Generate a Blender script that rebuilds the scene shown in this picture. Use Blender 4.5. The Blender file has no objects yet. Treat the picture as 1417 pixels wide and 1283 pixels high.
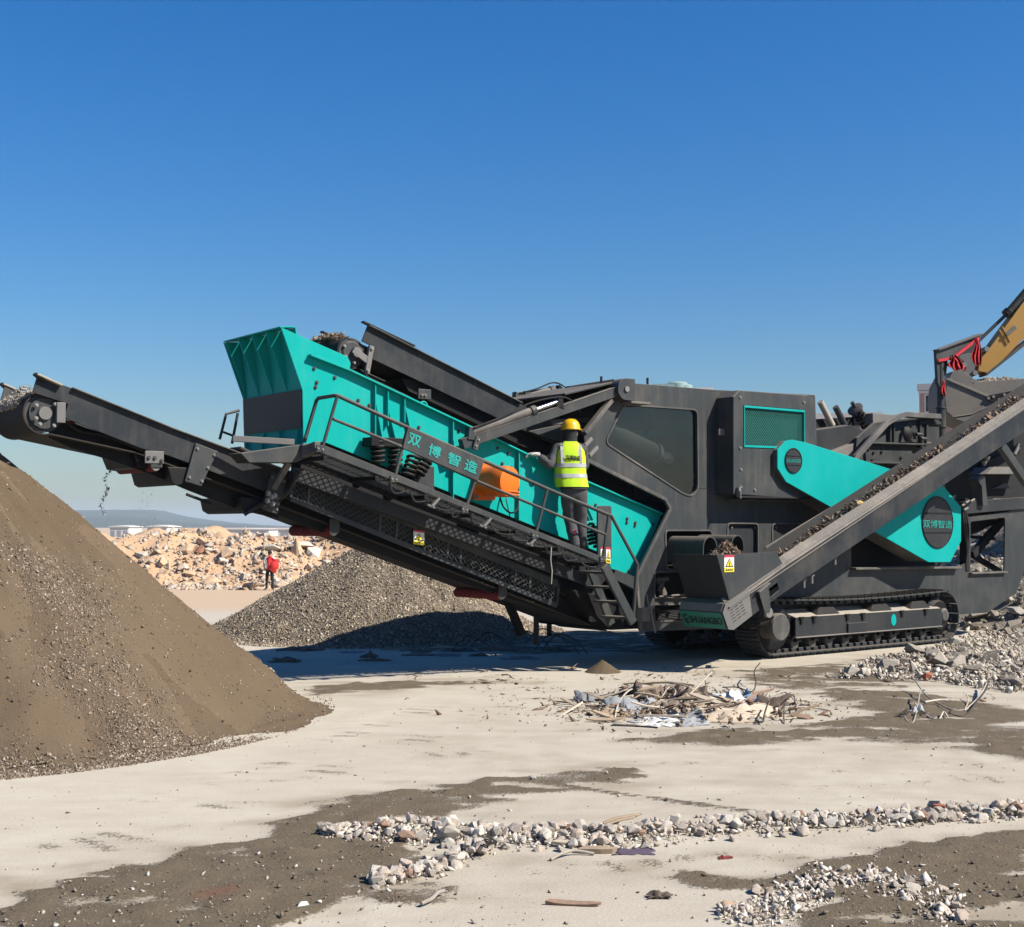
import bpy, bmesh, math, random
import numpy as np
from mathutils import Vector, Matrix, Quaternion, noise
from mathutils.geometry import tessellate_polygon

# ------------------------------------------------------------------ camera, sky, sun, exposure
sc = bpy.context.scene
COL = sc.collection
PI = math.pi
R = math.radians
FPX, CX, CY, HOR, CAMH = 1800.0, 708.5, 641.5, 728.0, 2.0
PITCH = math.atan((HOR - CY) / FPX)
cd = bpy.data.cameras.new('camera')
cam = bpy.data.objects.new('camera', cd)
COL.objects.link(cam)
cam.location = (0, 0, CAMH)
cam.rotation_euler = (PI / 2 + PITCH, 0, 0)
cd.sensor_fit = 'HORIZONTAL'
cd.sensor_width = 36.0
cd.lens = FPX / 1417.0 * 36.0
cd.clip_start = 0.1
cd.clip_end = 30000
sc.camera = cam

SUN_EL = R(42)
SUN_AZ = math.atan2(0.94, -0.36)          # compass style: angle from +Y towards +X
to_sun = Vector((math.sin(SUN_AZ) * math.cos(SUN_EL), math.cos(SUN_AZ) * math.cos(SUN_EL), math.sin(SUN_EL)))
w = bpy.data.worlds.new('World')
sc.world = w
w.use_nodes = True
nt = w.node_tree
nt.nodes.clear()
sky = nt.nodes.new('ShaderNodeTexSky')
sky.sky_type = 'NISHITA'
sky.sun_disc = False
sky.sun_elevation = SUN_EL
sky.sun_rotation = SUN_AZ
sky.altitude = 2000
sky.air_density = 1.8
sky.dust_density = 4.0
sky.ozone_density = 10.0
bg = nt.nodes.new('ShaderNodeBackground')
bg.inputs['Strength'].default_value = 0.062
wo = nt.nodes.new('ShaderNodeOutputWorld')
hs = nt.nodes.new('ShaderNodeHueSaturation')
hs.inputs['Hue'].default_value = .507
hs.inputs['Saturation'].default_value = 1.25
nt.links.new(sky.outputs[0], hs.inputs['Color'])
nt.links.new(hs.outputs[0], bg.inputs[0])
nt.links.new(bg.outputs[0], wo.inputs[0])
sd = bpy.data.lights.new('sun', 'SUN')
sd.energy = 4.85
sd.angle = R(0.53)
sd.color = (1.0, 0.93, 0.82)
sun = bpy.data.objects.new('sun', sd)
COL.objects.link(sun)
sun.rotation_euler = (-to_sun).to_track_quat('-Z', 'Y').to_euler()
sun.location = (20, -20, 30)
sc.view_settings.view_transform = 'Standard'
sc.view_settings.look = 'None'
sc.view_settings.exposure = 1.0
sc.view_settings.gamma = 1.0
sc.view_settings.use_curve_mapping = False

# ------------------------------------------------------------------ survey helpers: sight lines met with real planes
CAM = Vector((0, 0, CAMH))
_F = Vector((0, math.cos(PITCH), math.sin(PITCH)))
_U = Vector((0, -math.sin(PITCH), math.cos(PITCH)))
_R = Vector((1, 0, 0))
def ray(x, y): return _F + _R * ((x - CX) / FPX) + _U * ((CY - y) / FPX)
def G(x, y, z=0.0):                         # point of the ground plane at height z
    r = ray(x, y); return CAM + r * ((z - CAMH) / r.z)
def W(x, y, d):                             # point at depth d
    r = ray(x, y); return CAM + r * (d / r.y)
TH = R(37.5)
MU = Vector((math.cos(TH), math.sin(TH), 0))
MV = Vector((-math.sin(TH), math.cos(TH), 0))
P0 = G(1065, 913)
def pt(x, y, t):                            # machine coordinates (along, across, up) on the upright plane t
    r = ray(x, y); k = (t - (CAM - P0).dot(MV)) / r.dot(MV)
    q = CAM + r * k
    return Vector(((q - P0).dot(MU), t, q.z))
def PP(t, l): return [(p.x, p.z) for p in (pt(a, b, t) for a, b in l)]

# ------------------------------------------------------------------ materials
MATS = {}
AL = .69                                    # one scale for every base colour, set against the exposure
def newmat(name):
    m = bpy.data.materials.new(name); m.use_nodes = True
    n = m.node_tree; b = n.nodes['Principled BSDF']
    MATS[name] = m
    return m, n, b
def nd(n, t, **kw):
    x = n.nodes.new(t)
    for k, v in kw.items():
        if k in x.inputs: x.inputs[k].default_value = v
        else: setattr(x, k, v)
    return x
def ramp(n, src, p0, p1, c0=(0, 0, 0, 1), c1=(1, 1, 1, 1)):
    r = n.nodes.new('ShaderNodeValToRGB')
    r.color_ramp.elements[0].position = p0; r.color_ramp.elements[1].position = p1
    r.color_ramp.elements[0].color = c0; r.color_ramp.elements[1].color = c1
    n.links.new(src, r.inputs[0])
    return r.outputs[0]
def mixc(n, fac, a, b, mode='MIX'):
    m = n.nodes.new('ShaderNodeMix'); m.data_type = 'RGBA'; m.blend_type = mode
    for sock, v in ((0, fac), (6, a), (7, b)):
        if hasattr(v, 'is_linked') or hasattr(v, 'links'): n.links.new(v, m.inputs[sock])
        elif sock == 0: m.inputs[0].default_value = v
        else: m.inputs[sock].default_value = (*[c * AL for c in v[:3]], 1)
    return m.outputs[2]
def mathn(n, op, a, b=None, c=None, clamp=False):
    m = n.nodes.new('ShaderNodeMath'); m.operation = op; m.use_clamp = clamp
    for i, v in enumerate((a, b, c)):
        if v is None: continue
        if hasattr(v, 'links'): n.links.new(v, m.inputs[i])
        else: m.inputs[i].default_value = v
    return m.outputs[0]
def noisetex(n, scale, detail=6, rough=.6, vec=None, dist=0.0):
    t = nd(n, 'ShaderNodeTexNoise', Scale=scale, Detail=detail, Roughness=rough, Distortion=dist)
    if vec is not None: n.links.new(vec, t.inputs['Vector'])
    return t.outputs['Fac']
def bumpn(n, b, h, strength, dist):
    u = nd(n, 'ShaderNodeBump', Strength=strength, Distance=dist)
    n.links.new(h, u.inputs['Height']); n.links.new(u.outputs[0], b.inputs['Normal'])
def paint(name, col, rough=.45, dust=.25, top=.6, dcol=(.30, .25, .19), metal=0.0, spec=.5, streak=.3):
    m, n, b = newmat(name)
    tc = nd(n, 'ShaderNodeTexCoord'); ob = tc.outputs['Object']
    mp = nd(n, 'ShaderNodeMapping'); n.links.new(ob, mp.inputs[0]); mp.inputs['Scale'].default_value = (7, 7, .7)
    big = noisetex(n, 1.3, 8, .65, ob); fine = noisetex(n, 45, 4, .6, ob); st = noisetex(n, 2.0, 5, .6, mp.outputs[0])
    base = mixc(n, big, [c * .82 for c in col], [min(1, c * 1.15) for c in col])
    geo = nd(n, 'ShaderNodeNewGeometry'); sx = nd(n, 'ShaderNodeSeparateXYZ'); n.links.new(geo.outputs['Normal'], sx.inputs[0])
    upf = ramp(n, sx.outputs['Z'], .25, .95)
    d1 = mathn(n, 'MULTIPLY', ramp(n, big, .45, .8), dust)
    d2 = mathn(n, 'MULTIPLY', ramp(n, st, .5, .8), streak * dust * 1.5)
    d3 = mathn(n, 'MULTIPLY', upf, mathn(n, 'MULTIPLY', ramp(n, fine, .15, .75), top))
    scr = mathn(n, 'MULTIPLY', ramp(n, noisetex(n, 17, 9, .75, ob, 1.0), .66, .74), dust * 1.2)
    tot = mathn(n, 'ADD', mathn(n, 'ADD', d1, d2), mathn(n, 'ADD', d3, scr), clamp=True)
    n.links.new(mixc(n, tot, base, dcol), b.inputs['Base Color'])
    rr = mathn(n, 'ADD', mathn(n, 'MULTIPLY', fine, .25), mathn(n, 'MULTIPLY_ADD', tot, .35, rough - .1), clamp=True)
    n.links.new(rr, b.inputs['Roughness'])
    b.inputs['Metallic'].default_value = metal
    b.inputs['Specular IOR Level'].default_value = spec * .6
    bumpn(n, b, mathn(n, 'ADD', noisetex(n, 3.5, 3, .5, ob), mathn(n, 'MULTIPLY', fine, .05)), .12, .02)
    return m
def simple(name, col, rough=.7, var=.3, scale=8, metal=0.0, bump=.2, rnd=0.0, spec=.4):
    m, n, b = newmat(name)
    ob = nd(n, 'ShaderNodeTexCoord').outputs['Object']
    f = noisetex(n, scale, 7, .65, ob)
    c = mixc(n, f, [x * (1 - var) for x in col], [min(1, x * (1 + var)) for x in col])
    if rnd:
        oi = nd(n, 'ShaderNodeObjectInfo')
        c = mixc(n, 1.0, c, ramp(n, oi.outputs['Random'], 0, 1, (1 - rnd,) * 3 + (1,), (1 + rnd,) * 3 + (1,)), 'MULTIPLY')
    n.links.new(c, b.inputs['Base Color'])
    b.inputs['Roughness'].default_value = rough; b.inputs['Metallic'].default_value = metal
    b.inputs['Specular IOR Level'].default_value = spec
    if bump: bumpn(n, b, f, bump, .02)
    return m
def attrmat(name, rough=.9, scale=30, bump=.3, var=.2):
    m, n, b = newmat(name)
    at = nd(n, 'ShaderNodeAttribute', attribute_name='Col')
    ob = nd(n, 'ShaderNodeTexCoord').outputs['Object']
    f = noisetex(n, scale, 5, .65, ob)
    n.links.new(mixc(n, 1.0, at.outputs['Color'], ramp(n, f, .2, .8, ((1 - var) * AL,) * 3 + (1,), ((1 + var) * AL,) * 3 + (1,)), 'MULTIPLY'), b.inputs['Base Color'])
    b.inputs['Roughness'].default_value = rough; b.inputs['Specular IOR Level'].default_value = .2
    if bump: bumpn(n, b, f, bump, .01)
    return m
def stonemat(name, stops, rough=.9, dustcol=(.52, .47, .40), scale=14):
    m, n, b = newmat(name)
    oi = nd(n, 'ShaderNodeObjectInfo'); ob = nd(n, 'ShaderNodeTexCoord').outputs['Object']
    r = n.nodes.new('ShaderNodeValToRGB'); r.color_ramp.interpolation = 'CONSTANT'
    e = r.color_ramp.elements
    while len(e) < len(stops): e.new(.5)
    for k, (p, c) in enumerate(stops): e[k].position = p; e[k].color = (*[v * AL for v in c], 1)
    n.links.new(oi.outputs['Random'], r.inputs[0])
    f = noisetex(n, scale, 8, .7, ob); f2 = noisetex(n, scale * .25, 3, .6, ob)
    c = mixc(n, 1.0, r.outputs[0], ramp(n, f, .25, .75, (.62, .6, .58, 1), (1.2, 1.2, 1.2, 1)), 'MULTIPLY')
    c = mixc(n, mathn(n, 'MULTIPLY', ramp(n, f2, .4, .65), .55), c, dustcol)
    n.links.new(c, b.inputs['Base Color']); b.inputs['Roughness'].default_value = rough
    b.inputs['Specular IOR Level'].default_value = .2
    bumpn(n, b, f, .6, .03)
    return m

paint('teal', (.0005, .40, .36), .55, .13, .5, (.20, .31, .26), streak=.6, spec=.12)
paint('teal_clean', (.0005, .375, .35), .55, .10, .5, (.18, .31, .27), streak=.5, spec=.14)
paint('dark', (.039, .045, .048), .5, .18, .8, spec=.4, streak=.5)
paint('dark_blue', (.017, .022, .028), .5, .20, .75, spec=.35)
paint('dark_clean', (.027, .030, .034), .48, .08, .6, spec=.35)
paint('dusty', (.075, .073, .070), .6, .55, .95, (.34, .30, .25))
paint('black', (.007, .0075, .009), .6, .05, .4, spec=.3)
paint('grey_plate', (.16, .155, .15), .5, .35, .7)
paint('orange', (.85, .17, .008), .4, .06, .3)
paint('yellow', (.50, .27, .055), .5, .25, .6, (.30, .22, .12))
paint('steel', (.30, .29, .27), .45, .3, .5, metal=.6)
simple('shade_black', (.007, .007, .008), .9, .4, 6)  # near-black colour painting shade onto inner plates, walls and braces
simple('rubber', (.018, .017, .016), .85, .4, 12)
simple('belt', (.030, .027, .024), .9, .5, 5)
simple('belt_under', (.034, .027, .021), .92, .4, 6)
simple('red_disc', (.20, .022, .022), .7, .4, 20)
simple('chrome', (.55, .54, .52), .25, .15, 20, metal=.9)
simple('sign_white', (.80, .79, .75), .5, .05, 6)
simple('sign_yellow', (.80, .66, .03), .5, .06, 6)
simple('sign_red', (.55, .03, .06), .5, .06, 6)
simple('ink', (.012, .012, .012), .6, .1)
simple('mesh_green', (.008, .15, .125), .6, .2, 9)
simple('ink_green', (.004, .33, .29), .5, .1)
simple('green_panel', (.018, .20, .15), .5, .2, 5)
simple('brick_red', (.35, .11, .06), .9, .4)
simple('red_cloth', (.46, .010, .022), .8, .25, 9)
simple('concrete_dust', (.40, .36, .30), .95, .3)
# ------------------------------------------------------------------ mesh helpers
class MB:
    def __init__(s): s.v = []; s.f = []; s.m = []; s.cm = 0
    def add(s, vs, fs):
        o = len(s.v); s.v += [tuple(x) for x in vs]; s.f += [tuple(i + o for i in f) for f in fs]; s.m += [s.cm] * len(fs)
        return s
    def box(s, c, size, M=None):
        x, y, z = (k / 2 for k in size); M = M or Matrix.Identity(3); c = Vector(c)
        vs = [c + M @ Vector((a * x, b * y, d * z)) for d in (-1, 1) for b in (-1, 1) for a in (-1, 1)]
        return s.add(vs, [(0, 2, 3, 1), (4, 5, 7, 6), (0, 1, 5, 4), (2, 6, 7, 3), (0, 4, 6, 2), (1, 3, 7, 5)])
    def ab(s, a, b):
        a, b = Vector(a), Vector(b); return s.box((a + b) / 2, [abs(k) for k in (b - a)])
    def beam(s, p, q, wd, ht, side=(0, 1, 0)):          # wd measured along side, ht perpendicular to it
        p, q = Vector(p), Vector(q); d = q - p; x = d.normalized(); y = Vector(side); y = (y - x * y.dot(x)).normalized(); z = x.cross(y)
        return s.box((p + q) / 2, (d.length, wd, ht), Matrix((x, y, z)).transposed())
    def plate(s, outer, t0, t1, holes=()):               # upright plate: outline in (along, up), from t0 to t1
        loops = [list(outer)] + [list(h) for h in holes]
        flat = [p for l in loops for p in l]
        tris = tessellate_polygon([[Vector((a, b, 0)) for a, b in l] for l in loops])
        n = len(flat)
        vs = [(a, t0, b) for a, b in flat] + [(a, t1, b) for a, b in flat]
        fs = []
        for a, b, c in tris:
            A, B, C = (Vector(flat[k]) for k in (a, b, c))
            if (B - A).x * (C - A).y - (B - A).y * (C - A).x < 0: b, c = c, b
            fs.append((a, b, c)); fs.append((a + n, c + n, b + n))
        o = 0
        for li, l in enumerate(loops):
            k = len(l)
            ar = sum(l[i][0] * l[(i + 1) % k][1] - l[(i + 1) % k][0] * l[i][1] for i in range(k))
            ccw = (ar > 0) == (li == 0)
            for i in range(k):
                j = (i + 1) % k
                q = (o + i, o + n + i, o + n + j, o + j)
                fs.append(q if ccw else q[::-1])
            o += k
        return s.add(vs, fs)
    def tube(s, path, r, n=8, cap=True, r1=None):
        path = [Vector(p) for p in path]; k = len(path)
        tang = [(path[min(i + 1, k - 1)] - path[max(i - 1, 0)]).normalized() for i in range(k)]
        u = tang[0].orthogonal().normalized(); vs = []
        for i in range(k):
            u = (u - tang[i] * u.dot(tang[i])).normalized(); v2 = tang[i].cross(u)
            rr = r if r1 is None else r + (r1 - r) * i / (k - 1)
            if isinstance(r, (list, tuple)): rr = r[i]
            vs += [path[i] + (u * math.cos(2 * PI * a / n) + v2 * math.sin(2 * PI * a / n)) * rr for a in range(n)]
        fs = [(i * n + a, i * n + (a + 1) % n, (i + 1) * n + (a + 1) % n, (i + 1) * n + a) for i in range(k - 1) for a in range(n)]
        if cap: fs += [tuple(range(n))[::-1], tuple(range((k - 1) * n, k * n))]
        return s.add(vs, fs)
    def cyl(s, p, q, r, n=16, r1=None): return s.tube([p, q], r, n, True, r1)
    def lathe(s, p, ax, prof, n=20):                     # prof: (distance along axis, radius)
        p, ax = Vector(p), Vector(ax).normalized()
        u = ax.orthogonal().normalized(); v2 = ax.cross(u); k = len(prof); vs = []
        for d, r in prof:
            vs += [p + ax * d + (u * math.cos(2 * PI * a / n) + v2 * math.sin(2 * PI * a / n)) * r for a in range(n)]
        fs = [(i * n + a, i * n + (a + 1) % n, (i + 1) * n + (a + 1) % n, (i + 1) * n + a) for i in range(k - 1) for a in range(n)]
        fs += [tuple(range(n))[::-1], tuple(range((k - 1) * n, k * n))]
        return s.add(vs, fs)
    def strip(s, path, t0, t1, th):                      # a thick band: path in (along, up), from t0 to t1
        P = [Vector((a, 0, b)) for a, b in path]; k = len(P); vs = []
        for i in range(k):
            tg = (P[min(i + 1, k - 1)] - P[max(i - 1, 0)]).normalized(); nn = Vector((-tg.z, 0, tg.x)) * th
            for q in (P[i], P[i] + nn): vs += [(q.x, t0, q.z), (q.x, t1, q.z)]
        fs = []
        for i in range(k - 1):
            a, b = i * 4, i * 4 + 4
            fs += [(a, b, b + 1, a + 1), (a + 2, a + 3, b + 3, b + 2), (a, a + 2, b + 2, b), (a + 1, b + 1, b + 3, a + 3)]
        fs += [(0, 1, 3, 2), ((k - 1) * 4, (k - 1) * 4 + 2, (k - 1) * 4 + 3, (k - 1) * 4 + 1)]
        return s.add(vs, fs)
    def lattice(s, O, E1, E2, dx, dy, wd):               # expanded metal over a parallelogram
        O, E1, E2 = Vector(O), Vector(E1), Vector(E2); L1, L2 = E1.length, E2.length; a, b = E1 / L1, E2 / L2
        nn = a.cross(b).normalized(); nx, ny = int(L1 / dx), int(L2 / dy)
        for j in range(ny + 1):
            for i in range(nx):
                s0, s1 = (.5, -.5) if (i + j) % 2 else (-.5, .5)
                y0 = min(max((j + s0) * dy, 0), L2); y1 = min(max((j + s1) * dy, 0), L2)
                if abs(y0 - y1) < 1e-4: continue
                p, q = O + a * (i * dx) + b * y0, O + a * ((i + 1) * dx) + b * y1
                d = (q - p).normalized(); y = nn.cross(d) * wd / 2; z = nn * wd / 2
                s.add([p - y - z, p + y - z, p + y + z, p - y + z, q - y - z, q + y - z, q + y + z, q - y + z],
                      [(0, 4, 5, 1), (1, 5, 6, 2), (2, 6, 7, 3), (3, 7, 4, 0)])
        return s
    def mesh(s, name):
        me = bpy.data.meshes.new(name); me.from_pydata(s.v, [], s.f)
        if any(s.m): me.polygons.foreach_set('material_index', s.m)
        me.update(); return me
    def build(s, name, mat, parent=None, bevel=0.0, smooth=0, kind=None, loc=None, fix=True):
        me = s.mesh(name)
        if fix:
            bm = bmesh.new(); bm.from_mesh(me); bmesh.ops.recalc_face_normals(bm, faces=bm.faces[:]); bm.to_mesh(me); bm.free()
        return link(name, me, mat, parent, bevel, smooth, kind, loc)
def link(name, me, mat, parent=None, bevel=0.0, smooth=0, kind=None, loc=None):
    for k in (mat if isinstance(mat, (list, tuple)) else [mat]):
        me.materials.append(MATS[k])
    if smooth:
        me.polygons.foreach_set('use_smooth', [True] * len(me.polygons)); me.set_sharp_from_angle(angle=R(smooth))
    o = bpy.data.objects.new(name, me); COL.objects.link(o)
    if parent is not None: o.parent = parent
    if loc is not None: o.location = loc
    if bevel:
        b = o.modifiers.new('bevel', 'BEVEL'); b.width = bevel; b.segments = 2; b.limit_method = 'ANGLE'; b.angle_limit = R(35)
    if kind: o['kind'] = kind
    return o
def empty(name, loc=(0, 0, 0), rz=0.0, parent=None):
    o = bpy.data.objects.new(name, None); COL.objects.link(o); o.location = loc; o.rotation_euler = (0, 0, rz)
    o.empty_display_size = .2
    if parent is not None: o.parent = parent
    return o
def tag(o, label, cat, group=None, kind=None):
    o['label'] = label; o['category'] = cat
    if group: o['group'] = group
    if kind: o['kind'] = kind
    return o
def inst(o, name, parent, M):                            # a copy that shares the mesh
    c = o.copy(); c.name = name; COL.objects.link(c); c.parent = parent; c.matrix_parent_inverse = Matrix.Identity(4); c.matrix_basis = M
    return c
def bezier(pts, n=8):                                    # Catmull-Rom through points
    pts = [Vector(p) for p in pts]; out = []
    for i in range(len(pts) - 1):
        a, b, c, d = pts[max(i - 1, 0)], pts[i], pts[i + 1], pts[min(i + 2, len(pts) - 1)]
        for k in range(n):
            t = k / n
            out.append(.5 * ((2 * b) + (c - a) * t + (2 * a - 5 * b + 4 * c - d) * t * t + (3 * b - a - 3 * c + d) * t ** 3))
    return out + [pts[-1]]
def textmesh(body, BL, BR, TL, mat, name, parent, lift=.003, thick=.003, shear=0.0, bold=.0):
    cu = bpy.data.curves.new('lettering', 'FONT'); cu.body = body; cu.resolution_u = 3
    to = bpy.data.objects.new('lettering', cu); COL.objects.link(to)
    dg = bpy.context.evaluated_depsgraph_get(); me = bpy.data.meshes.new_from_object(to.evaluated_get(dg))
    COL.objects.unlink(to); bpy.data.objects.remove(to)
    BL, BR, TL = Vector(BL), Vector(BR), Vector(TL)
    xs = [v.co.x for v in me.vertices]; ys = [v.co.y for v in me.vertices]
    x0, x1, y0, y1 = min(xs), max(xs), min(ys), max(ys)
    E1, E2 = BR - BL, TL - BL; nn = E1.cross(E2).normalized()
    bm = bmesh.new(); bm.from_mesh(me)
    for v in bm.verts:
        a, b = (v.co.x - x0) / (x1 - x0), (v.co.y - y0) / (y1 - y0)
        v.co = BL + E1 * (a + shear * (b - .5)) + E2 * b + nn * lift
    bmesh.ops.recalc_face_normals(bm, faces=bm.faces[:])
    if bold:                                             # heavier strokes: the outline laid down again, shifted a little
        g0 = bm.verts[:] + bm.edges[:] + bm.faces[:]
        for k, (a, b) in enumerate(((1, 0), (-1, 0), (0, 1), (0, -1))):
            dp_ = bmesh.ops.duplicate(bm, geom=g0); sh_ = (E1.normalized() * a + E2.normalized() * b) * bold * E2.length + nn * .0004 * (k + 1)
            for q in dp_['geom']:
                if isinstance(q, bmesh.types.BMVert): q.co += sh_
    r = bmesh.ops.extrude_face_region(bm, geom=bm.faces[:])
    for g in r['geom']:
        if isinstance(g, bmesh.types.BMVert): g.co += nn * thick
    bmesh.ops.recalc_face_normals(bm, faces=bm.faces[:])
    bm.to_mesh(me); bm.free(); me.materials.clear()
    return link(name, me, mat, parent)
# rocks
def rockmesh(seed, n=13, flat=.75):
    rn = random.Random(seed); bm = bmesh.new()
    for _ in range(n):
        d = Vector((rn.gauss(0, 1), rn.gauss(0, 1), rn.gauss(0, 1))).normalized() * rn.uniform(.75, 1.0)
        bm.verts.new((d.x * rn.uniform(.85, 1.1), d.y * .85, d.z * flat))
    bmesh.ops.convex_hull(bm, input=bm.verts[:])
    for v in [v for v in bm.verts if not v.link_faces]: bm.verts.remove(v)
    bmesh.ops.recalc_face_normals(bm, faces=bm.faces[:])
    me = bpy.data.meshes.new('stone'); bm.to_mesh(me); bm.free()
    return me
_ico = None
def chips(name, pos, size, col, mat, seed=0, elong=1.0, parent=None, kind='stuff', flat=.7, lay=0.0):
    """thousands of small angular bits as one mesh, colour by attribute"""
    rg = np.random.default_rng(seed); N = len(pos)
    base = np.array([(1, 0, 0), (-1, 0, 0), (0, 1, 0), (0, -1, 0), (0, 0, 1), (0, 0, -1)], float)
    tri = np.array([(0, 2, 4), (2, 1, 4), (1, 3, 4), (3, 0, 4), (2, 0, 5), (1, 2, 5), (3, 1, 5), (0, 3, 5)])
    V = np.repeat(base[None], N, 0) * rg.uniform(.55, 1.25, (N, 6, 1)) + rg.normal(0, .18, (N, 6, 3))
    V *= np.stack([rg.uniform(.8, 1.2, N) * elong, rg.uniform(.6, 1.0, N), rg.uniform(.4, .9, N) * flat], 1)[:, None]
    q = rg.normal(0, 1, (N, 4)); q /= np.linalg.norm(q, axis=1, keepdims=True)
    if lay:                                              # lying flat: turned about the upright, tilted a little
        ya = rg.uniform(0, np.pi, N); ti = rg.normal(0, lay, (N, 2))
        q = np.stack([np.cos(ya), ti[:, 0], ti[:, 1], np.sin(ya)], 1); q /= np.linalg.norm(q, axis=1, keepdims=True)
    a, b, c, d = q.T
    M = np.stack([np.stack([1 - 2 * (c * c + d * d), 2 * (b * c - a * d), 2 * (b * d + a * c)], 1),
                  np.stack([2 * (b * c + a * d), 1 - 2 * (b * b + d * d), 2 * (c * d - a * b)], 1),
                  np.stack([2 * (b * d - a * c), 2 * (c * d + a * b), 1 - 2 * (b * b + c * c)], 1)], 1)
    V = np.einsum('nij,nkj->nki', M, V) * np.asarray(size)[:, None, None] + np.asarray(pos)[:, None]
    F = (tri[None] + (np.arange(N) * 6)[:, None, None]).reshape(-1, 3)
    me = bpy.data.meshes.new(name)
    me.vertices.add(N * 6); me.vertices.foreach_set('co', V.reshape(-1))
    me.loops.add(F.size); me.loops.foreach_set('vertex_index', F.reshape(-1))
    me.polygons.add(len(F)); me.polygons.foreach_set('loop_start', np.arange(0, F.size, 3))
    me.update(calc_edges=True)
    at = me.attributes.new('Col', 'FLOAT_COLOR', 'POINT')
    cc = np.concatenate([np.repeat(np.asarray(col)[:, None], 6, 1).reshape(-1, 3), np.ones((N * 6, 1))], 1)
    at.data.foreach_set('color', cc.reshape(-1).astype(np.float32))
    return link(name, me, mat, parent, kind=kind)
def ss(a, b, x):
    t = np.clip((x - a) / (b - a), 0, 1); return t * t * (3 - 2 * t)
def fbm(x, y, s=1.0, o=4, z=0.0): return noise.fractal(Vector((x * s, y * s, z)), 1.0, 2.0, o)
# ------------------------------------------------------------------ ground
def gz(x, y):
    t = min(max((y - 27) / 20, 0), 1); return -0.77 * t * t * (3 - 2 * t)
def axis(lo, hi, step, far, g=1.22):
    a = list(np.arange(lo, hi + 1e-6, step)); d = step
    l, h = [a[0]], [a[-1]]
    while h[-1] < far: d *= g; h.append(h[-1] + d)
    d = step
    while l[-1] > -far: d *= g; l.append(l[-1] - d)
    return np.array(l[:0:-1] + a + h[1:])
GX, GY = axis(-6.5, 11.5, .07, 4000), axis(5.2, 24.5, .07, 4000)
XX, YY = np.meshgrid(GX, GY, indexing='ij')
def sdpoly(poly, X, Y):                      # signed distance, positive inside
    P = np.array([(p.x, p.y) for p in poly]); ins = np.zeros(X.shape, bool); dm = np.full(X.shape, 1e9)
    for i in range(len(P)):
        (ax, ay), (bx, by) = P[i], P[(i + 1) % len(P)]
        c = ((ay > Y) != (by > Y)) & (X < (bx - ax) * (Y - ay) / (by - ay + 1e-12) + ax); ins ^= c
        dx, dy = bx - ax, by - ay
        t = np.clip(((X - ax) * dx + (Y - ay) * dy) / (dx * dx + dy * dy + 1e-9), 0, 1)
        dm = np.minimum(dm, np.hypot(X - ax - t * dx, Y - ay - t * dy))
    return np.where(ins, dm, -dm)
near = (XX > -7) & (XX < 12) & (YY > 5) & (YY < 25)
xn, yn = XX[near], YY[near]
n1 = np.array([fbm(a, b, .9, 5) for a, b in zip(xn, yn)])
n2 = np.array([fbm(a, b, 4.5, 4, 3.7) for a, b in zip(xn, yn)])
n3 = np.array([fbm(a * .35, b, 2.6, 4, 9.1) for a, b in zip(xn, yn)])
n4 = np.array([fbm(a, b, 12, 3, 5.5) for a, b in zip(xn, yn)])
ZONES = [  # (outline as surveyed on the ground, softness, strength)
    ([(-60, 1256), (60, 1236), (150, 1212), (250, 1180), (330, 1152), (440, 1128), (560, 1110), (620, 1098), (500, 1160), (600, 1190), (610, 1204), (540, 1222), (470, 1240), (420, 1262), (380, 1310), (-60, 1310)], .20, 1.0),
    ([(440, 1112), (560, 1090), (680, 1074), (860, 1064), (925, 1075), (850, 1090), (740, 1104), (620, 1126), (500, 1142), (400, 1140)], .22, .75),
    ([(860, 1236), (950, 1208), (1060, 1218), (1160, 1190), (1260, 1168), (1440, 1150), (1440, 1310), (1130, 1310), (1100, 1250), (980, 1244)], .18, .95),
    ([(830, 1022), (960, 1012), (1100, 1004), (1190, 985), (1130, 962), (1250, 950), (1440, 985), (1440, 1055), (1300, 1030), (1150, 1024), (1000, 1036)], .35, .72),
    ([(420, 950), (560, 942), (720, 944), (560, 954), (440, 962)], .3, .8),
    ([(1000, 930), (1150, 918), (1240, 905), (1400, 905), (1300, 940), (1160, 960), (1040, 950)], .4, .6),
    ([(560, 1225), (640, 1222), (640, 1245), (570, 1258), (520, 1245)], .12, .6),
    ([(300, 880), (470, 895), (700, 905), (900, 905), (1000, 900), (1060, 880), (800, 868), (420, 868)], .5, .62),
]
dirt = np.zeros(xn.shape); damp = np.zeros(xn.shape)
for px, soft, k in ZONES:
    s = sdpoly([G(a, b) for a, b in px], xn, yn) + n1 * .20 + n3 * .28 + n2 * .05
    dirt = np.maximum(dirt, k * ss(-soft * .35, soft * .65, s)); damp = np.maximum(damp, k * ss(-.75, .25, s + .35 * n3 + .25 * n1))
big = sdpoly([G(a, b_) for a, b_ in [(560, 1020), (760, 968), (1000, 930), (1460, 930), (1460, 1300), (560, 1300), (470, 1200)]], xn, yn)
damp = np.maximum(damp, .42 * ss(-1.2, .8, big + .9 * n1 + .5 * n3))
dirt = np.clip(dirt * (.86 + .5 * n2) - np.clip(n3 - .26, 0, 1) * 1.5, 0, 1)
film = np.clip(.5 + .7 * n1 + .35 * n3, 0, 1)
DZ = np.zeros(XX.shape); DI = np.zeros(XX.shape); FI = np.full(XX.shape, .5)
ca, cb = G(750, 1084), G(1065, 1127); cdx, cdy = cb.x - ca.x, cb.y - ca.y      # a joint in the slab
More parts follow.
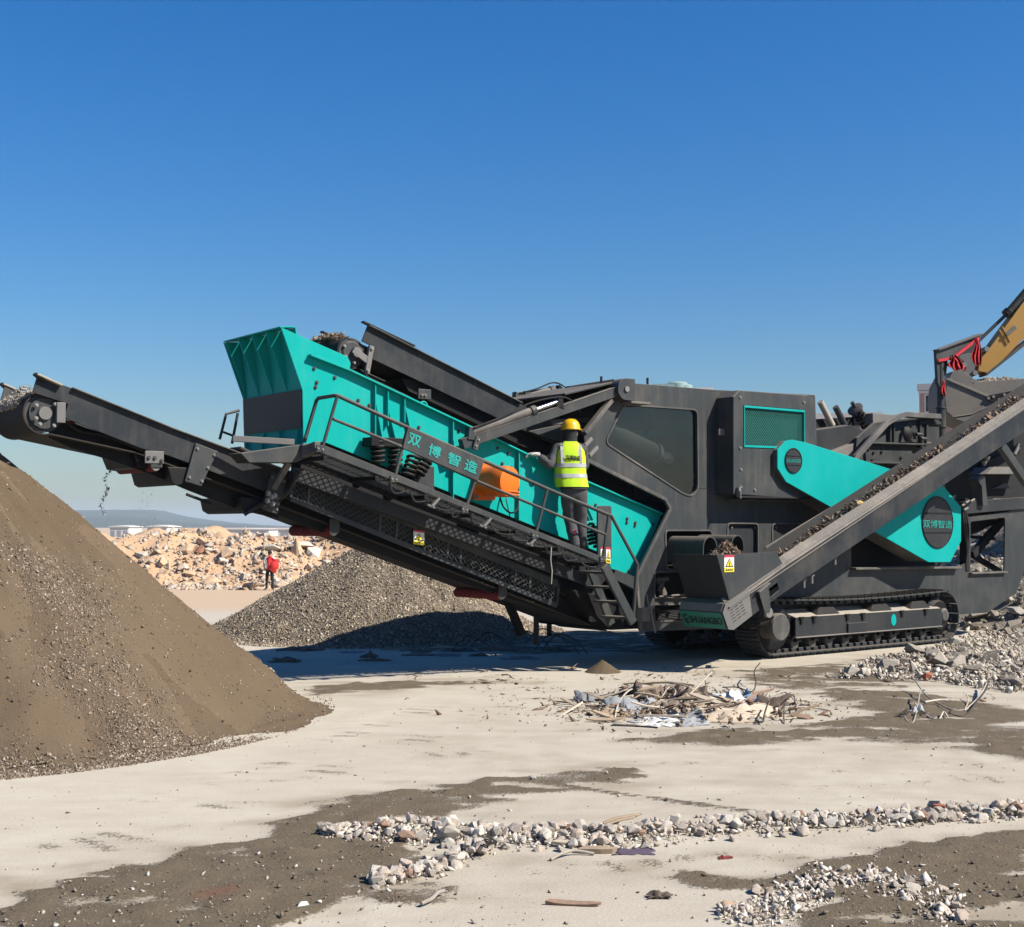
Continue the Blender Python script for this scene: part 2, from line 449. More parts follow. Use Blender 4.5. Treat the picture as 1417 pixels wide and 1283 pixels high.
ct = np.clip(((xn - ca.x) * cdx + (yn - ca.y) * cdy) / (cdx ** 2 + cdy ** 2), 0, 1); cdist = np.hypot(xn - ca.x - ct * cdx, yn - ca.y - ct * cdy) + .03 * n2
dirt = np.maximum(dirt, .62 * ss(.09, .0, cdist))
LANES = [([(-40, 1200), (150, 1165), (330, 1110), (520, 1045), (700, 985), (800, 940)], .30), ([(-40, 1150), (150, 1120), (330, 1072), (500, 1012), (640, 962), (700, 930)], .26), ([(440, 1283), (700, 1215), (1000, 1185), (1417, 1180)], .22),
         ([(520, 1090), (800, 1045), (1100, 1065), (1440, 1100)], .28), ([(560, 1050), (820, 1018), (1120, 1040), (1440, 1062)], .28), ([(640, 1283), (900, 1225), (1200, 1205), (1440, 1170)], .2), ([(900, 1110), (1150, 1085), (1440, 1075)], .25)]
for pl, wd_ in LANES:                          # wheel and track lanes: broken smears with cleat marks
    P_ = [G(a, b_) for a, b_ in pl]; best = np.full(xn.shape, 1e9); along = np.zeros(xn.shape); acc = 0
    for p_, q_ in zip(P_, P_[1:]):
        ex_, ey_ = q_.x - p_.x, q_.y - p_.y; L2 = ex_ ** 2 + ey_ ** 2; t_ = np.clip(((xn - p_.x) * ex_ + (yn - p_.y) * ey_) / L2, 0, 1)
        d_ = np.hypot(xn - p_.x - t_ * ex_, yn - p_.y - t_ * ey_); m_ = d_ < best; best = np.where(m_, d_, best); along = np.where(m_, acc + t_ * math.sqrt(L2), along); acc += math.sqrt(L2)
    lane = ss(wd_, wd_ * .45, best + .10 * n1 + .05 * n2) * (.55 + .45 * np.sin(along * 2 * math.pi / .24)) * np.clip(.25 + 1.5 * n3 + .6 * n1, 0, 1)
    dirt = np.maximum(dirt, .36 * lane); damp = np.maximum(damp, .5 * lane)
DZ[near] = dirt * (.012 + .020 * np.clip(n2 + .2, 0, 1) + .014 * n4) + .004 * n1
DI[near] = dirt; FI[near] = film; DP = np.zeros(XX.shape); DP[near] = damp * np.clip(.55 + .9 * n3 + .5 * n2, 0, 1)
ZZ = -0.77 * ss(27, 47, YY) + DZ
nx, ny = XX.shape
me = bpy.data.meshes.new('ground')
me.vertices.add(nx * ny); me.vertices.foreach_set('co', np.stack([XX, YY, ZZ], 2).reshape(-1))
ii, jj = np.meshgrid(np.arange(nx - 1), np.arange(ny - 1), indexing='ij'); a0 = ii * ny + jj
FQ = np.stack([a0, a0 + ny, a0 + ny + 1, a0 + 1], 2).reshape(-1, 4)
me.loops.add(FQ.size); me.loops.foreach_set('vertex_index', FQ.reshape(-1))
me.polygons.add(len(FQ)); me.polygons.foreach_set('loop_start', np.arange(0, FQ.size, 4)); me.update(calc_edges=True)
for nm, arr in (('dirt', DI), ('film', FI), ('damp', DP)):
    at = me.attributes.new(nm, 'FLOAT', 'POINT'); at.data.foreach_set('value', arr.reshape(-1).astype(np.float32))
me.polygons.foreach_set('use_smooth', [True] * len(me.polygons))
m, n, b = newmat('ground')
pos = nd(n, 'ShaderNodeNewGeometry').outputs['Position']
ad = nd(n, 'ShaderNodeAttribute', attribute_name='dirt').outputs['Fac']
af = nd(n, 'ShaderNodeAttribute', attribute_name='film').outputs['Fac']
fine = noisetex(n, 38, 6, .7, pos); mid = noisetex(n, 5.5, 6, .65, pos); vf = noisetex(n, 170, 3, .6, pos)
mp = nd(n, 'ShaderNodeMapping'); n.links.new(pos, mp.inputs[0]); mp.inputs['Scale'].default_value = (.35, 1.6, 1)
mp.inputs['Rotation'].default_value = (0, 0, R(-12)); stre = noisetex(n, 3.2, 7, .7, mp.outputs[0])
base = mixc(n, mathn(n, 'ADD', mathn(n, 'MULTIPLY', af, .6), mathn(n, 'MULTIPLY', mid, .5)), (.41, .35, .255), (.60, .545, .425))
base = mixc(n, mathn(n, 'MULTIPLY', ramp(n, stre, .46, .70), .45), base, (.345, .285, .21))
base = mixc(n, mathn(n, 'MULTIPLY', ramp(n, noisetex(n, 1.1, 9, .72, pos, .6), .48, .68), .6), base, (.38, .30, .215))
base = mixc(n, mathn(n, 'MULTIPLY', ramp(n, mathn(n, 'MULTIPLY', fine, mid), .335, .40), .55), base, (.23, .19, .15))
base = mixc(n, mathn(n, 'MULTIPLY', ramp(n, vf, .62, .74), .25), base, (.26, .23, .19))
base = mixc(n, mathn(n, 'MULTIPLY', ramp(n, vf, .40, .26), .35), base, (.66, .62, .56))
ap = nd(n, 'ShaderNodeAttribute', attribute_name='damp').outputs['Fac']
base = mixc(n, mathn(n, 'MULTIPLY', ap, .78), base, (.295, .24, .17))
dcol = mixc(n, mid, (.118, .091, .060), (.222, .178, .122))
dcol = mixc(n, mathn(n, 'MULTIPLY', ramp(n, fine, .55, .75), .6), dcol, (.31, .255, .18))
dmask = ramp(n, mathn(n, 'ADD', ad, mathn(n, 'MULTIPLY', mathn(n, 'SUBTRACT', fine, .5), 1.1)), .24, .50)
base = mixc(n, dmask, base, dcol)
sp = nd(n, 'ShaderNodeSeparateXYZ'); n.links.new(pos, sp.inputs[0])
base = mixc(n, ramp(n, mathn(n, 'DIVIDE', sp.outputs['Y'], 60), .48, .75), base, (.56, .42, .29))
rs = G(300, 1240)                             # a rust coloured stain trodden into the dirt
vd = nd(n, 'ShaderNodeVectorMath', operation='DISTANCE'); n.links.new(pos, vd.inputs[0]); vd.inputs[1].default_value = rs
base = mixc(n, mathn(n, 'MULTIPLY', ramp(n, mathn(n, 'ADD', vd.outputs['Value'], mathn(n, 'MULTIPLY', mid, .25)), .12, .30, (1, 1, 1, 1), (0, 0, 0, 1)), .45), base, (.33, .13, .07))
n.links.new(base, b.inputs['Base Color']); b.inputs['Roughness'].default_value = .95; b.inputs['Specular IOR Level'].default_value = .15
hgt = mathn(n, 'ADD', mathn(n, 'MULTIPLY', fine, .7), mathn(n, 'MULTIPLY', vf, .25))
hgt = mathn(n, 'MULTIPLY', hgt, mathn(n, 'MULTIPLY_ADD', dmask, 1.0, .35))
bumpn(n, b, hgt, .8, .022)
ground = link('ground', me, 'ground', kind='structure')

# ------------------------------------------------------------------ gravel piles
attrmat('chip', .9, 40, .2, .25)
def pilemat(name, c0, c1, c2):
    m, n, b = newmat(name)
    ob = nd(n, 'ShaderNodeTexCoord').outputs['Object']; g = nd(n, 'ShaderNodeAttribute', attribute_name='grit').outputs['Fac']
    f = noisetex(n, 60, 5, .7, ob); md = noisetex(n, 2.2, 6, .65, ob); vf = noisetex(n, 150, 2, .5, ob)
    tn = nd(n, 'ShaderNodeAttribute', attribute_name='tone').outputs['Fac']
    c = mixc(n, md, c0, c1); c = mixc(n, mathn(n, 'MULTIPLY', ramp(n, tn, .45, .8), .55), c, [k * .62 for k in c0]); c = mixc(n, mathn(n, 'MULTIPLY', ramp(n, tn, .42, .2), .5), c, [min(1, k * 1.25) for k in c1]); c = mixc(n, mathn(n, 'MULTIPLY', g, mathn(n, 'MULTIPLY', ramp(n, f, .45, .65), .8)), c, c2)
    c = mixc(n, mathn(n, 'MULTIPLY', ramp(n, vf, .5, .75), .45), c, [k * .45 for k in c0])
    n.links.new(c, b.inputs['Base Color']); b.inputs['Roughness'].default_value = .97; b.inputs['Specular IOR Level'].default_value = .1
    bumpn(n, b, mathn(n, 'ADD', mathn(n, 'MULTIPLY', f, mathn(n, 'MULTIPLY_ADD', g, .9, .25)), mathn(n, 'MULTIPLY', vf, .3)), .8, .03)
    return m
pilemat('pile_sand', (.124, .089, .057), (.168, .123, .080), (.26, .21, .155))
pilemat('pile_gravel', (.14, .115, .088), (.20, .168, .13), (.33, .285, .225))
def pileheight(cx, cy, RR, H, seed, foot, bumpy, x, y):
    dx, dy = x - cx, y - cy; r = math.hypot(dx, dy); a = math.atan2(dy, dx)
    Rl = RR * (1 + .035 * math.sin(3 * a + seed) + .03 * noise.noise(Vector((math.cos(a) * 2, math.sin(a) * 2, seed))))
    q = r / Rl
    q += .022 * noise.fractal(Vector((x * 2.2, y * 2.2, seed + 7)), 1, 2, 4) * float(ss(.6, 1, q))
    if q > 1.12: return -.05, q
    z = H * (1 - q)
    z = H * (math.sqrt((1 - q) ** 2 + .0016) - .04) if q < 1 else -.02
    k = max(0, 1 - abs(q - 1) / foot); z += H * .010 * k * k
    flow = noise.fractal(Vector((math.cos(a) * 3.5, math.sin(a) * 3.5, q * .8 + seed)), 1.0, 2.0, 4)
    z += bumpy * (flow * 1.1 * min(1, q * 3) + .5 * noise.fractal(Vector((x * 1.7, y * 1.7, seed)), 1.0, 2.0, 4)) * max(0, min(1, (1.1 - q) * 5))
    return z - .012, q
def pile(name, cx, cy, RR, H, seed, mat, bumpy, label, gritf, foot=.12):
    na, nr = 300, 120; vs = []; gr = []; tone = []
    for i in range(nr + 1):
        q = 1.12 * (i / nr) ** .9 * RR
        for j in range(na):
            a = 2 * PI * j / na; x, y = cx + math.cos(a) * q, cy + math.sin(a) * q
            z, qq = pileheight(cx, cy, RR, H, seed, foot, bumpy, x, y); vs.append((x - cx, y - cy, z)); gr.append(gritf(x, y, qq)); tone.append(.5 + .45 * noise.fractal(Vector((math.cos(a) * 5, math.sin(a) * 5, qq * 1.2 + seed)), 1, 2, 5) + .35 * noise.fractal(Vector((x * .8, y * .8, seed)), 1, 2, 4))
    fs = [(i * na + j, i * na + (j + 1) % na, (i + 1) * na + (j + 1) % na, (i + 1) * na + j) for i in range(nr) for j in range(na)]
    me = bpy.data.meshes.new(name); me.from_pydata(vs, [], fs); at = me.attributes.new('grit', 'FLOAT', 'POINT'); at.data.foreach_set('value', gr); at = me.attributes.new('tone', 'FLOAT', 'POINT'); at.data.foreach_set('value', tone)
    me.polygons.foreach_set('use_smooth', [True] * len(me.polygons))
    bm = bmesh.new(); bm.from_mesh(me); bmesh.ops.recalc_face_normals(bm, faces=bm.faces[:]); bm.to_mesh(me); bm.free()
    o = link(name, me, mat, loc=(cx, cy, 0)); tag(o, label, 'gravel pile', kind='stuff')
    return o
def pilechips(o, cx, cy, RR, H, seed, foot, bumpy, N, gritf, sz, pal, face=None, smin=.006):
    rn = random.Random(seed); pos = []; size = []; col = []
    while len(pos) < N:
        a = rn.uniform(0, 2 * PI); q = math.sqrt(rn.random()) * 1.06
        x, y = cx + math.cos(a) * q * RR, cy + math.sin(a) * q * RR
        if (y - cy) > .35 * RR + .25 * (x - cx) * 0 : continue         # far side stays bare sand: it is never in view
        g = gritf(x, y, q)
        if rn.random() > g * g + .03: continue
        z, _ = pileheight(cx, cy, RR, H, seed_of[o.name], foot, bumpy, x, y)
        s = min(sz * 2.6, smin + sz * (rn.paretovariate(3.2) - 1 + .25))
        pos.append((x - cx, y - cy, max(z, 0) + s * .15)); size.append(s)
        c = rn.choice(pal); k = rn.uniform(.65, 1.3); col.append([v * k for v in c])
    chips('loose_gravel', np.array(pos), np.array(size), np.array(col), 'chip', seed, 1.25, o)
seed_of = {}
def grit_left(x, y, q):
    a = math.atan2(y - 14.05, x + 6.25)                                   # sand streams run down from the top
    s = .72 + 1.25 * noise.fractal(Vector((x * .62, y * .62, 4.2)), 1.0, 2.0, 4) + .45 * noise.noise(Vector((math.cos(a) * 4, math.sin(a) * 4, 2)))
    s -= .95 * float(ss(-.85, -.25, a)) * (1 - float(ss(.80, 1.0, q)) * .5)    # the right flank is smooth sand
    s -= .75 * float(ss(.40, .15, q))
    s += .5 * float(ss(.86, .98, q)) * float(ss(-.3, -.9, a))
    return max(.03, min(1, s))
LP = (-6.25, 14.05, 4.08, 3.50)
seed_of['gravel_pile'] = 1.3
lp = pile('gravel_pile', *LP, 1.3, 'pile_sand', .085, 'tall brown pile of sand and fine gravel under the conveyor head at left', grit_left)
pilechips(lp, *LP, 11, .12, .085, 76000, grit_left, .008, [(.26, .20, .145), (.34, .275, .21), (.17, .125, .085), (.42, .36, .285), (.20, .15, .105), (.13, .10, .07)])
def grit_right(x, y, q): return .9
RP = (-2.55, 24.9, 3.35, 1.92)
seed_of['gravel_pile.001'] = 5.1
rp = pile('gravel_pile', *RP, 5.1, 'pile_gravel', .05, 'low heap of coarse grey gravel behind the crusher, half in its shadow', grit_right, .08)
pilechips(rp, *RP, 12, .08, .05, 52000, grit_right, .013, [(.34, .275, .20), (.44, .365, .27), (.21, .165, .12), (.54, .46, .36), (.27, .215, .16), (.15, .12, .09)], smin=.009)

# small cone of spilled dirt in front of the track, another low one beside it
for px, RR, H, lab in (((834, 930), .26, .17, 'small cone of spilled brown grit on the concrete before the machine'),):
    c = G(*px); seed_of['grit_cone'] = 2.2
    na, nr = 40, 10
    vs = [(math.cos(2 * PI * j / na) * RR * i / nr, math.sin(2 * PI * j / na) * RR * i / nr, H * (1 - i / nr) + .012 * noise.noise(Vector((j * .9, i * .7, 1))) - .004) for i in range(nr + 1) for j in range(na)]
    fs = [(i * na + j, i * na + (j + 1) % na, (i + 1) * na + (j + 1) % na, (i + 1) * na + j) for i in range(nr) for j in range(na)]
    me = bpy.data.meshes.new('grit_cone'); me.from_pydata(vs, [], fs); at = me.attributes.new('grit', 'FLOAT', 'POINT'); at.data.foreach_set('value', [.6] * len(vs))
    tag(link('grit_cone', me, 'pile_sand', loc=c, smooth=60), lab, 'grit pile', kind='stuff')

# ------------------------------------------------------------------ rubble
stonemat('rock_bank', [(0, (.66, .55, .43)), (.16, (.58, .52, .45)), (.34, (.66, .47, .31)), (.5, (.74, .68, .60)), (.66, (.62, .47, .33)), (.8, (.50, .45, .40)), (.94, (.50, .24, .14))], dustcol=(.68, .47, .30), scale=2.5)
stonemat('stone_row', [(0, (.76, .69, .60)), (.2, (.66, .59, .51)), (.38, (.84, .78, .69)), (.55, (.58, .50, .43)), (.68, (.74, .61, .50)), (.84, (.40, .34, .30)), (.91, (.42, .22, .14)), (.94, (.88, .83, .75))], scale=30, dustcol=(.70, .62, .52))
stonemat('stone_heap', [(0, (.54, .50, .43)), (.2, (.42, .37, .31)), (.4, (.62, .58, .51)), (.55, (.32, .27, .22)), (.72, (.52, .47, .39)), (.84, (.24, .20, .16)), (.96, (.42, .2, .13))], scale=20)
ROCKS = [rockmesh(k, 11 + k % 5, .6 + .1 * (k % 4)) for k in range(18)]
def rocks_for(mat):
    out = []
    for r in ROCKS:
        c = r.copy(); c.name = 'stone'; c.materials.append(MATS[mat]); out.append(c)
    return out
def addstone(parent, meshes, rn, p, s, name='stone'):
    o = bpy.data.objects.new(name, rn.choice(meshes)); COL.objects.link(o); o.parent = parent
    o.location = Vector(p) - parent.location
    o.rotation_euler = (rn.uniform(-.5, .5), rn.uniform(-.5, .5), rn.uniform(0, 2 * PI))
    o.scale = (s * rn.uniform(.8, 1.3), s * rn.uniform(.8, 1.2), s * rn.uniform(.7, 1.1))
    return o
# bank of rubble far behind
simple('bank_dirt', (.60, .39, .23), .97, .35, .9, bump=.6)
def bankz(x, y):
    u = (y - 57.0) / 6.5
    prof = float(ss(0, 1, u)) if u < 1 else 1 - .25 * float(ss(1.6, 3, u))
    top = 2.30 + .40 * noise.noise(Vector((x * .22, 3, 0))) + .34 * noise.noise(Vector((x * .7, 9, 0)))
    return -.80 + prof * top + .42 * noise.fractal(Vector((x * .5, y * .5, 2)), 1, 2, 6) * float(ss(0, .35, u))
bx = np.linspace(-34, 34, 230); by = np.linspace(56, 80, 60)
vs = [(x, y, bankz(x, y) - (0.4 if y > 79 else 0)) for x in bx for y in by]
fs = [(i * 60 + j, (i + 1) * 60 + j, (i + 1) * 60 + j + 1, i * 60 + j + 1) for i in range(229) for j in range(59)]
bank = empty('rubble_bank', (-13, 60, -.77))
tag(bank, 'long bank of orange earth and pale broken concrete in the background', 'rubble bank')
me = bpy.data.meshes.new('earth'); me.from_pydata([(a + 13, b - 60, c + .77) for a, b, c in vs], [], fs)
link('earth', me, 'bank_dirt', bank, smooth=60)
rn = random.Random(21); RM = rocks_for('rock_bank')
for k in range(290):
    x = rn.gauss(-12.3, 3.2); x = max(-20, min(-6.5, x)); u = rn.random() ** 1.15; y = 56.9 + u * 6.6
    if x < -15.5 and u > .45 and rn.random() < .8: y = 57 + .4 * 6.6 * rn.random()
    s = min(.65, .115 * rn.paretovariate(1.85))
    addstone(bank, RM, rn, (x, y, bankz(x, y) + s * .15), s)
pos = []; sz = []; co = []
for k in range(6500):
    x = rn.uniform(-22, 0) if k % 2 else rn.gauss(-12.5, 3); y = 56.5 + rn.random() ** 1.2 * 7.5; s = .04 + .06 * (rn.paretovariate(2.3) - 1)
    pos.append((x + 13, y - 60, bankz(x, y) + .77)); sz.append(min(s, .25)); c = rn.choice([(.55, .44, .32), (.58, .50, .41), (.52, .36, .23), (.44, .38, .31)]); co.append(c)
chips('small_rubble', np.array(pos), np.array(sz), np.array(co), 'chip', 3, 1.2, bank)

# heap of broken concrete at right, spilling forward in front of it
HC = Vector((12.6, 29.2, 0))
def heapz(x, y):
    dx, dy = (x - HC.x) / 5.0, (y - HC.y) / 6.2; r = math.hypot(dx, dy)
    return max(0, 2.9 * (1 - r)) * (1 + .25 * noise.noise(Vector((x * .8, y * .8, 4)))) + (.12 * noise.fractal(Vector((x, y, 1)), 1, 2, 4) if r < 1 else 0)
heap = empty('rubble_heap', (HC.x, HC.y, 0)); tag(heap, 'grey white heap of broken concrete behind the chassis end at right', 'rubble heap')
gxs = np.linspace(-7, 7, 90); vs = [(a, b2, heapz(HC.x + a, HC.y + b2) - .03) for a in gxs for b2 in gxs]
fs = [(i * 90 + j, (i + 1) * 90 + j, (i + 1) * 90 + j + 1, i * 90 + j + 1) for i in range(89) for j in range(89)]
me = bpy.data.meshes.new('crushed_base'); me.from_pydata(vs, [], fs); simple('crushed', (.27, .235, .19), .97, .4, 9, bump=.8); link('crushed_base', me, 'crushed', heap, smooth=60)
SH = rocks_for('stone_heap'); rn = random.Random(5)
for k in range(260):
    x = HC.x + rn.uniform(-4.8, 2.0); y = HC.y + rn.uniform(-6.3, .5); z = heapz(x, y)
    if z <= .02: continue
    s = min(.30, .075 * rn.paretovariate(2.0)); addstone(heap, SH, rn, (x, y, z + s * .2), s)
pos = []; sz = []; co = []
for k in range(9000):
    x = HC.x + rn.uniform(-5, 3.5); y = HC.y + rn.uniform(-6.4, 1.5); z = heapz(x, y)
    if z <= .01 and rn.random() < .8: continue
    pos.append((x - HC.x, y - HC.y, z)); sz.append(min(.1, .018 * rn.paretovariate(2))); c = rn.choice([(.48, .43, .36), (.34, .29, .23), (.56, .51, .44), (.22, .18, .14)]); co.append(c)
chips('small_rubble', np.array(pos), np.array(sz), np.array(co), 'chip', 4, 1.1, heap)
# low spread of white rubble in front of the heap
spread = empty('rubble_spread', G(1330, 925)); tag(spread, 'flat spread of white concrete chunks on the ground beside the right end of the track', 'rubble spread')
rn = random.Random(9); k = 0; pos = []; sz = []; co = []
poly = [G(a, b) for a, b in [(1165, 940), (1215, 915), (1300, 898), (1360, 880), (1450, 860), (1460, 950), (1400, 958), (1300, 942)]]
while k < 210:
    px, py = rn.uniform(1165, 1450), rn.uniform(862, 958); p = G(px, py)
    if sdpoly(poly, np.array([p.x]), np.array([p.y]))[0] < 0: continue
    s = min(.17, .045 * rn.paretovariate(2.2)); addstone(spread, SH, rn, (p.x, p.y, s * .35 + rn.random() * .06), s); k += 1
while len(pos) < 5000:
    px, py = rn.uniform(1160, 1460), rn.uniform(860, 960); p = G(px, py)
    if sdpoly(poly, np.array([p.x]), np.array([p.y]))[0] < -.12: continue
    pos.append((p.x - spread.location.x, p.y - spread.location.y, .012 + rn.random() * .05)); sz.append(min(.07, .014 * rn.paretovariate(2))); co.append(rn.choice([(.58, .52, .44), (.44, .39, .32), (.66, .60, .52), (.3, .25, .2)]))
chips('small_rubble', np.array(pos), np.array(sz), np.array(co), 'chip', 6, 1.1, spread)

# rows of stones across the foreground
def interp(cl, t):
    k = min(int(t * (len(cl) - 1)), len(cl) - 2); f = t * (len(cl) - 1) - k
    return [cl[k][i] * (1 - f) + cl[k + 1][i] * f for i in range(len(cl[0]))]
ROUND = [rockmesh(100 + k, 20 + k % 6, .72 + .08 * (k % 3)) for k in range(16)]
SR = []
for r_ in ROUND: c_ = r_.copy(); c_.name = 'stone'; c_.materials.append(MATS['stone_row']); SR.append(c_)
def stonerow(name, label, cl, N, M, seed, smin=.034, smax=.062, hump=.055):
    c0 = G(*interp(cl, .5)[:2]); e = empty(name, c0); tag(e, label, 'stone patch' if 'patch' in name else 'stone row'); rn = random.Random(seed)
    pos = []; sz = []; co = []
    for k in range(N + M):
        cx, cy, hw = interp(cl, rn.random()); off = max(-1.15, min(1.15, rn.gauss(0, .48)))
        p = G(cx + rn.uniform(-8, 8), cy + off * hw)
        up = hump * max(0, 1 - off * off) * rn.uniform(.1, 1)
        if k < N:
            s = min(smax, smin * rn.paretovariate(4.0)); addstone(e, SR, rn, (p.x, p.y, s * .28 + up), s)
        else:
            s = min(.030, .0085 * rn.paretovariate(1.9)); pos.append((p.x - c0.x, p.y - c0.y, s * .4 + up * .4)); sz.append(s); co.append(rn.choice([(.66, .59, .50), (.50, .43, .36), (.76, .70, .61), (.28, .23, .18)]))
    chips('small_stones', np.array(pos), np.array(sz), np.array(co), 'chip', seed, 1.1, e)
    return e
stonerow('stone_row', 'long low row of pale broken stones running across the foreground to the right edge',
         [(448, 1156, 5), (490, 1155, 10), (540, 1154, 18), (600, 1154, 23), (660, 1162, 20), (720, 1160, 16), (800, 1162, 15), (880, 1158, 17), (960, 1150, 16), (1040, 1145, 14), (1120, 1139, 13), (1200, 1136, 13), (1280, 1132, 12), (1350, 1128, 12), (1430, 1122, 12)], 300, 3000, 31)
stonerow('stone_row', 'short spur of pale stones bending left on the dark dirt, below the long row',
         [(665, 1178, 9), (630, 1192, 13), (590, 1207, 12), (550, 1216, 8), (515, 1225, 5)], 75, 350, 32)
stonerow('stone_patch', 'loose patch of whitish rubble on the dirt at the bottom right corner',
         [(1000, 1268, 8), (1060, 1262, 26), (1100, 1240, 34), (1150, 1222, 22), (1210, 1216, 16), (1260, 1240, 30), (1330, 1260, 40)], 110, 1400, 33, .018, .07, .04)
# pebbles, clods and splinters strewn over the whole yard
rn = random.Random(77); pos = []; sz = []; co = []
for k in range(14000):
    px, py = rn.uniform(-30, 1450), 905 + 400 * rn.random() ** .8
    p = G(px, py); dval = 0
    if (p.x - LP[0]) ** 2 + (p.y - LP[1]) ** 2 < (LP[2] * .97) ** 2: continue
    cl = noise.fractal(Vector((p.x * .7, p.y * .7, 8)), 1, 2, 4)
    i = int(np.clip(np.searchsorted(GX, p.x), 0, nx - 1)); j = int(np.clip(np.searchsorted(GY, p.y), 0, ny - 1))
    if rn.random() > .045 + .85 * DI[i, j] + max(0, cl) * .35: continue
    s = min(.018, .0036 * rn.paretovariate(2.0)); pos.append((p.x, p.y, ZZ[i, j] + s * .3)); sz.append(s)
    sh_ = rn.uniform(.8, 1.2); co.append([v * sh_ for v in rn.choice([(.16, .125, .09), (.22, .18, .135), (.30, .26, .2), (.55, .51, .44), (.18, .14, .1), (.40, .35, .28)])])
o = chips('pebbles', np.array(pos), np.array(sz), np.array(co), 'chip', 8, 1.3, lay=.35)
tag(o, 'small pebbles, clods and splinters strewn over the concrete yard', 'pebbles', kind='stuff')

# ------------------------------------------------------------------ far hills and buildings
m, n, b = newmat('hill')
pos_ = nd(n, 'ShaderNodeNewGeometry').outputs['Position']
n.links.new(mixc(n, noisetex(n, .01, 6, .6, pos_), (.035, .05, .03), (.07, .085, .05)), b.inputs['Base Color']); b.inputs['Roughness'].default_value = 1
def hills(name, d, prof, depth, seed):
    N = 160; vs = []; fs = []
    xs = [prof[0][0] + (prof[-1][0] - prof[0][0]) * i / N for i in range(N + 1)]
    for i, px in enumerate(xs):
        py = np.interp(px, [a for a, _ in prof], [b2 for _, b2 in prof]) + .8 * noise.noise(Vector((px * .06, seed, 0)))
        for k in range(9):
            u = k / 4 - 1; y = d + u * depth; x = (px - CX) / FPX * d
            h = (HOR - py) / FPX * d + CAMH
            z = (h + 8) * max(0, math.cos(u * PI / 2)) ** .8 * (1 + .10 * noise.noise(Vector((px * .05, k * .6, seed)))) - 8
            if k == 4: z = h
            vs.append((x, y, z))
    fs = [(i * 9 + k, (i + 1) * 9 + k, (i + 1) * 9 + k + 1, i * 9 + k + 1) for i in range(N) for k in range(8)]
    me = bpy.data.meshes.new(name); me.from_pydata(vs, [], fs)
    return link(name, me, 'hill', smooth=60, kind='structure')
hills('hills', 3000, [(-500, 722), (-100, 716), (60, 712), (120, 706), (150, 706), (205, 705), (222, 708), (250, 715), (300, 722), (380, 728), (600, 729), (1000, 724), (1500, 722), (2200, 722)], 500, 1)
hills('hills', 2300, [(-500, 728), (60, 719), (140, 716), (170, 714), (210, 719), (260, 724), (330, 727), (390, 729), (2200, 729)], 350, 2)
simple('pink_wall', (.50, .33, .27), .9, .12, .6, bump=0)
simple('white_wall', (.68, .68, .66), .85, .08, .5, bump=0)
simple('roof_grey', (.30, .31, .33), .8, .15, .5, bump=0)
simple('dark_glass', (.03, .04, .05), .15, .2, 3, bump=0)
simple('tank_green', (.28, .40, .38), .5, .2, 2, bump=0)
def block(name, label, px0, px1, ptop, d, dep, wall='pink_wall', trim='white_wall', rows=3, cols=5, base=-1.0, roofbits=()):
    a, c = W(px0, ptop, d), W(px1, ptop, d); yaw = -math.atan2((a.x + c.x) / 2, d); h = a.z - base; wd = c.x - a.x
    e = empty(name, ((a.x + c.x) / 2 - math.sin(yaw) * dep / 2, d + math.cos(yaw) * dep / 2, base), yaw)
    tag(e, label, 'building')
    MB().ab((-wd / 2, -dep / 2, 0), (wd / 2, dep / 2, h - .5)).build('wall', wall, e)
    MB().ab((-wd / 2 - .15, -dep / 2 - .15, h - .5), (wd / 2 + .15, dep / 2 + .15, h)).build('parapet', trim, e)
    for r_ in range(rows):
        z0 = h * (r_ + .35) / rows
        MB().ab((-wd / 2 - .05, -dep / 2 - .12, h * (r_ + 1) / rows - .75), (wd / 2 + .05, -dep / 2, h * (r_ + 1) / rows - .55)).build('floor_band', trim, e)
        for k in range(cols):
            x = -wd / 2 + wd * (k + .5) / cols; ww = wd / cols * .28
            f_ = MB().ab((x - ww, -dep / 2 - .06, z0), (x + ww, -dep / 2 + .1, z0 + h / rows * .42)).build('window', trim, e)
            MB().ab((x - ww + .12, -dep / 2 - .08, z0 + .12), (x + ww - .12, -dep / 2 - .03, z0 + h / rows * .42 - .12)).build('pane', 'dark_glass', f_)
    for nm, mb, mt in roofbits: mb(e, h, wd, dep, nm, mt)
    return e
def tank(fx, r, hh):
    def fn(e, h, wd, dep, nm, mt):
        x = wd * fx; MB().lathe((x, 0, h), (0, 0, 1), [(0, r), (hh, r), (hh * 1.15, r * .8), (hh * 1.25, r * .1)], 18).build(nm, mt, e, smooth=40)
    return fn
def shed(fx, ww, hh):
    def fn(e, h, wd, dep, nm, mt): MB().ab((wd * fx - ww / 2, -2, h), (wd * fx + ww / 2, 2, h + hh)).build(nm, mt, e)
    return fn
def frame_(fx, ww, hh):
    def fn(e, h, wd, dep, nm, mt):
        mb = MB(); x = wd * fx
        for a in (-1, 1):
            for c in (-1, 1): mb.cyl((x + a * ww / 2, c * 1.5, h), (x + a * ww / 2, c * 1.5, h + hh), .12, 6)
        mb.ab((x - ww / 2 - .3, -1.8, h + hh), (x + ww / 2 + .3, 1.8, h + hh + .25)); mb.build(nm, mt, e)
    return fn
block('apartment_building', 'pink building with rooftop tanks peeping over the dark housing roof', 905, 985, 537, 112, 14, cols=5,
      roofbits=[('water_tank', tank(-.1, 1.0, 1.1), 'tank_green'), ('water_tank', tank(.02, .8, .9), 'tank_green'), ('rooftop_shed', shed(.18, 2.0, .5), 'white_wall'), ('pergola', frame_(-.35, 1.4, .7), 'tank_green')])
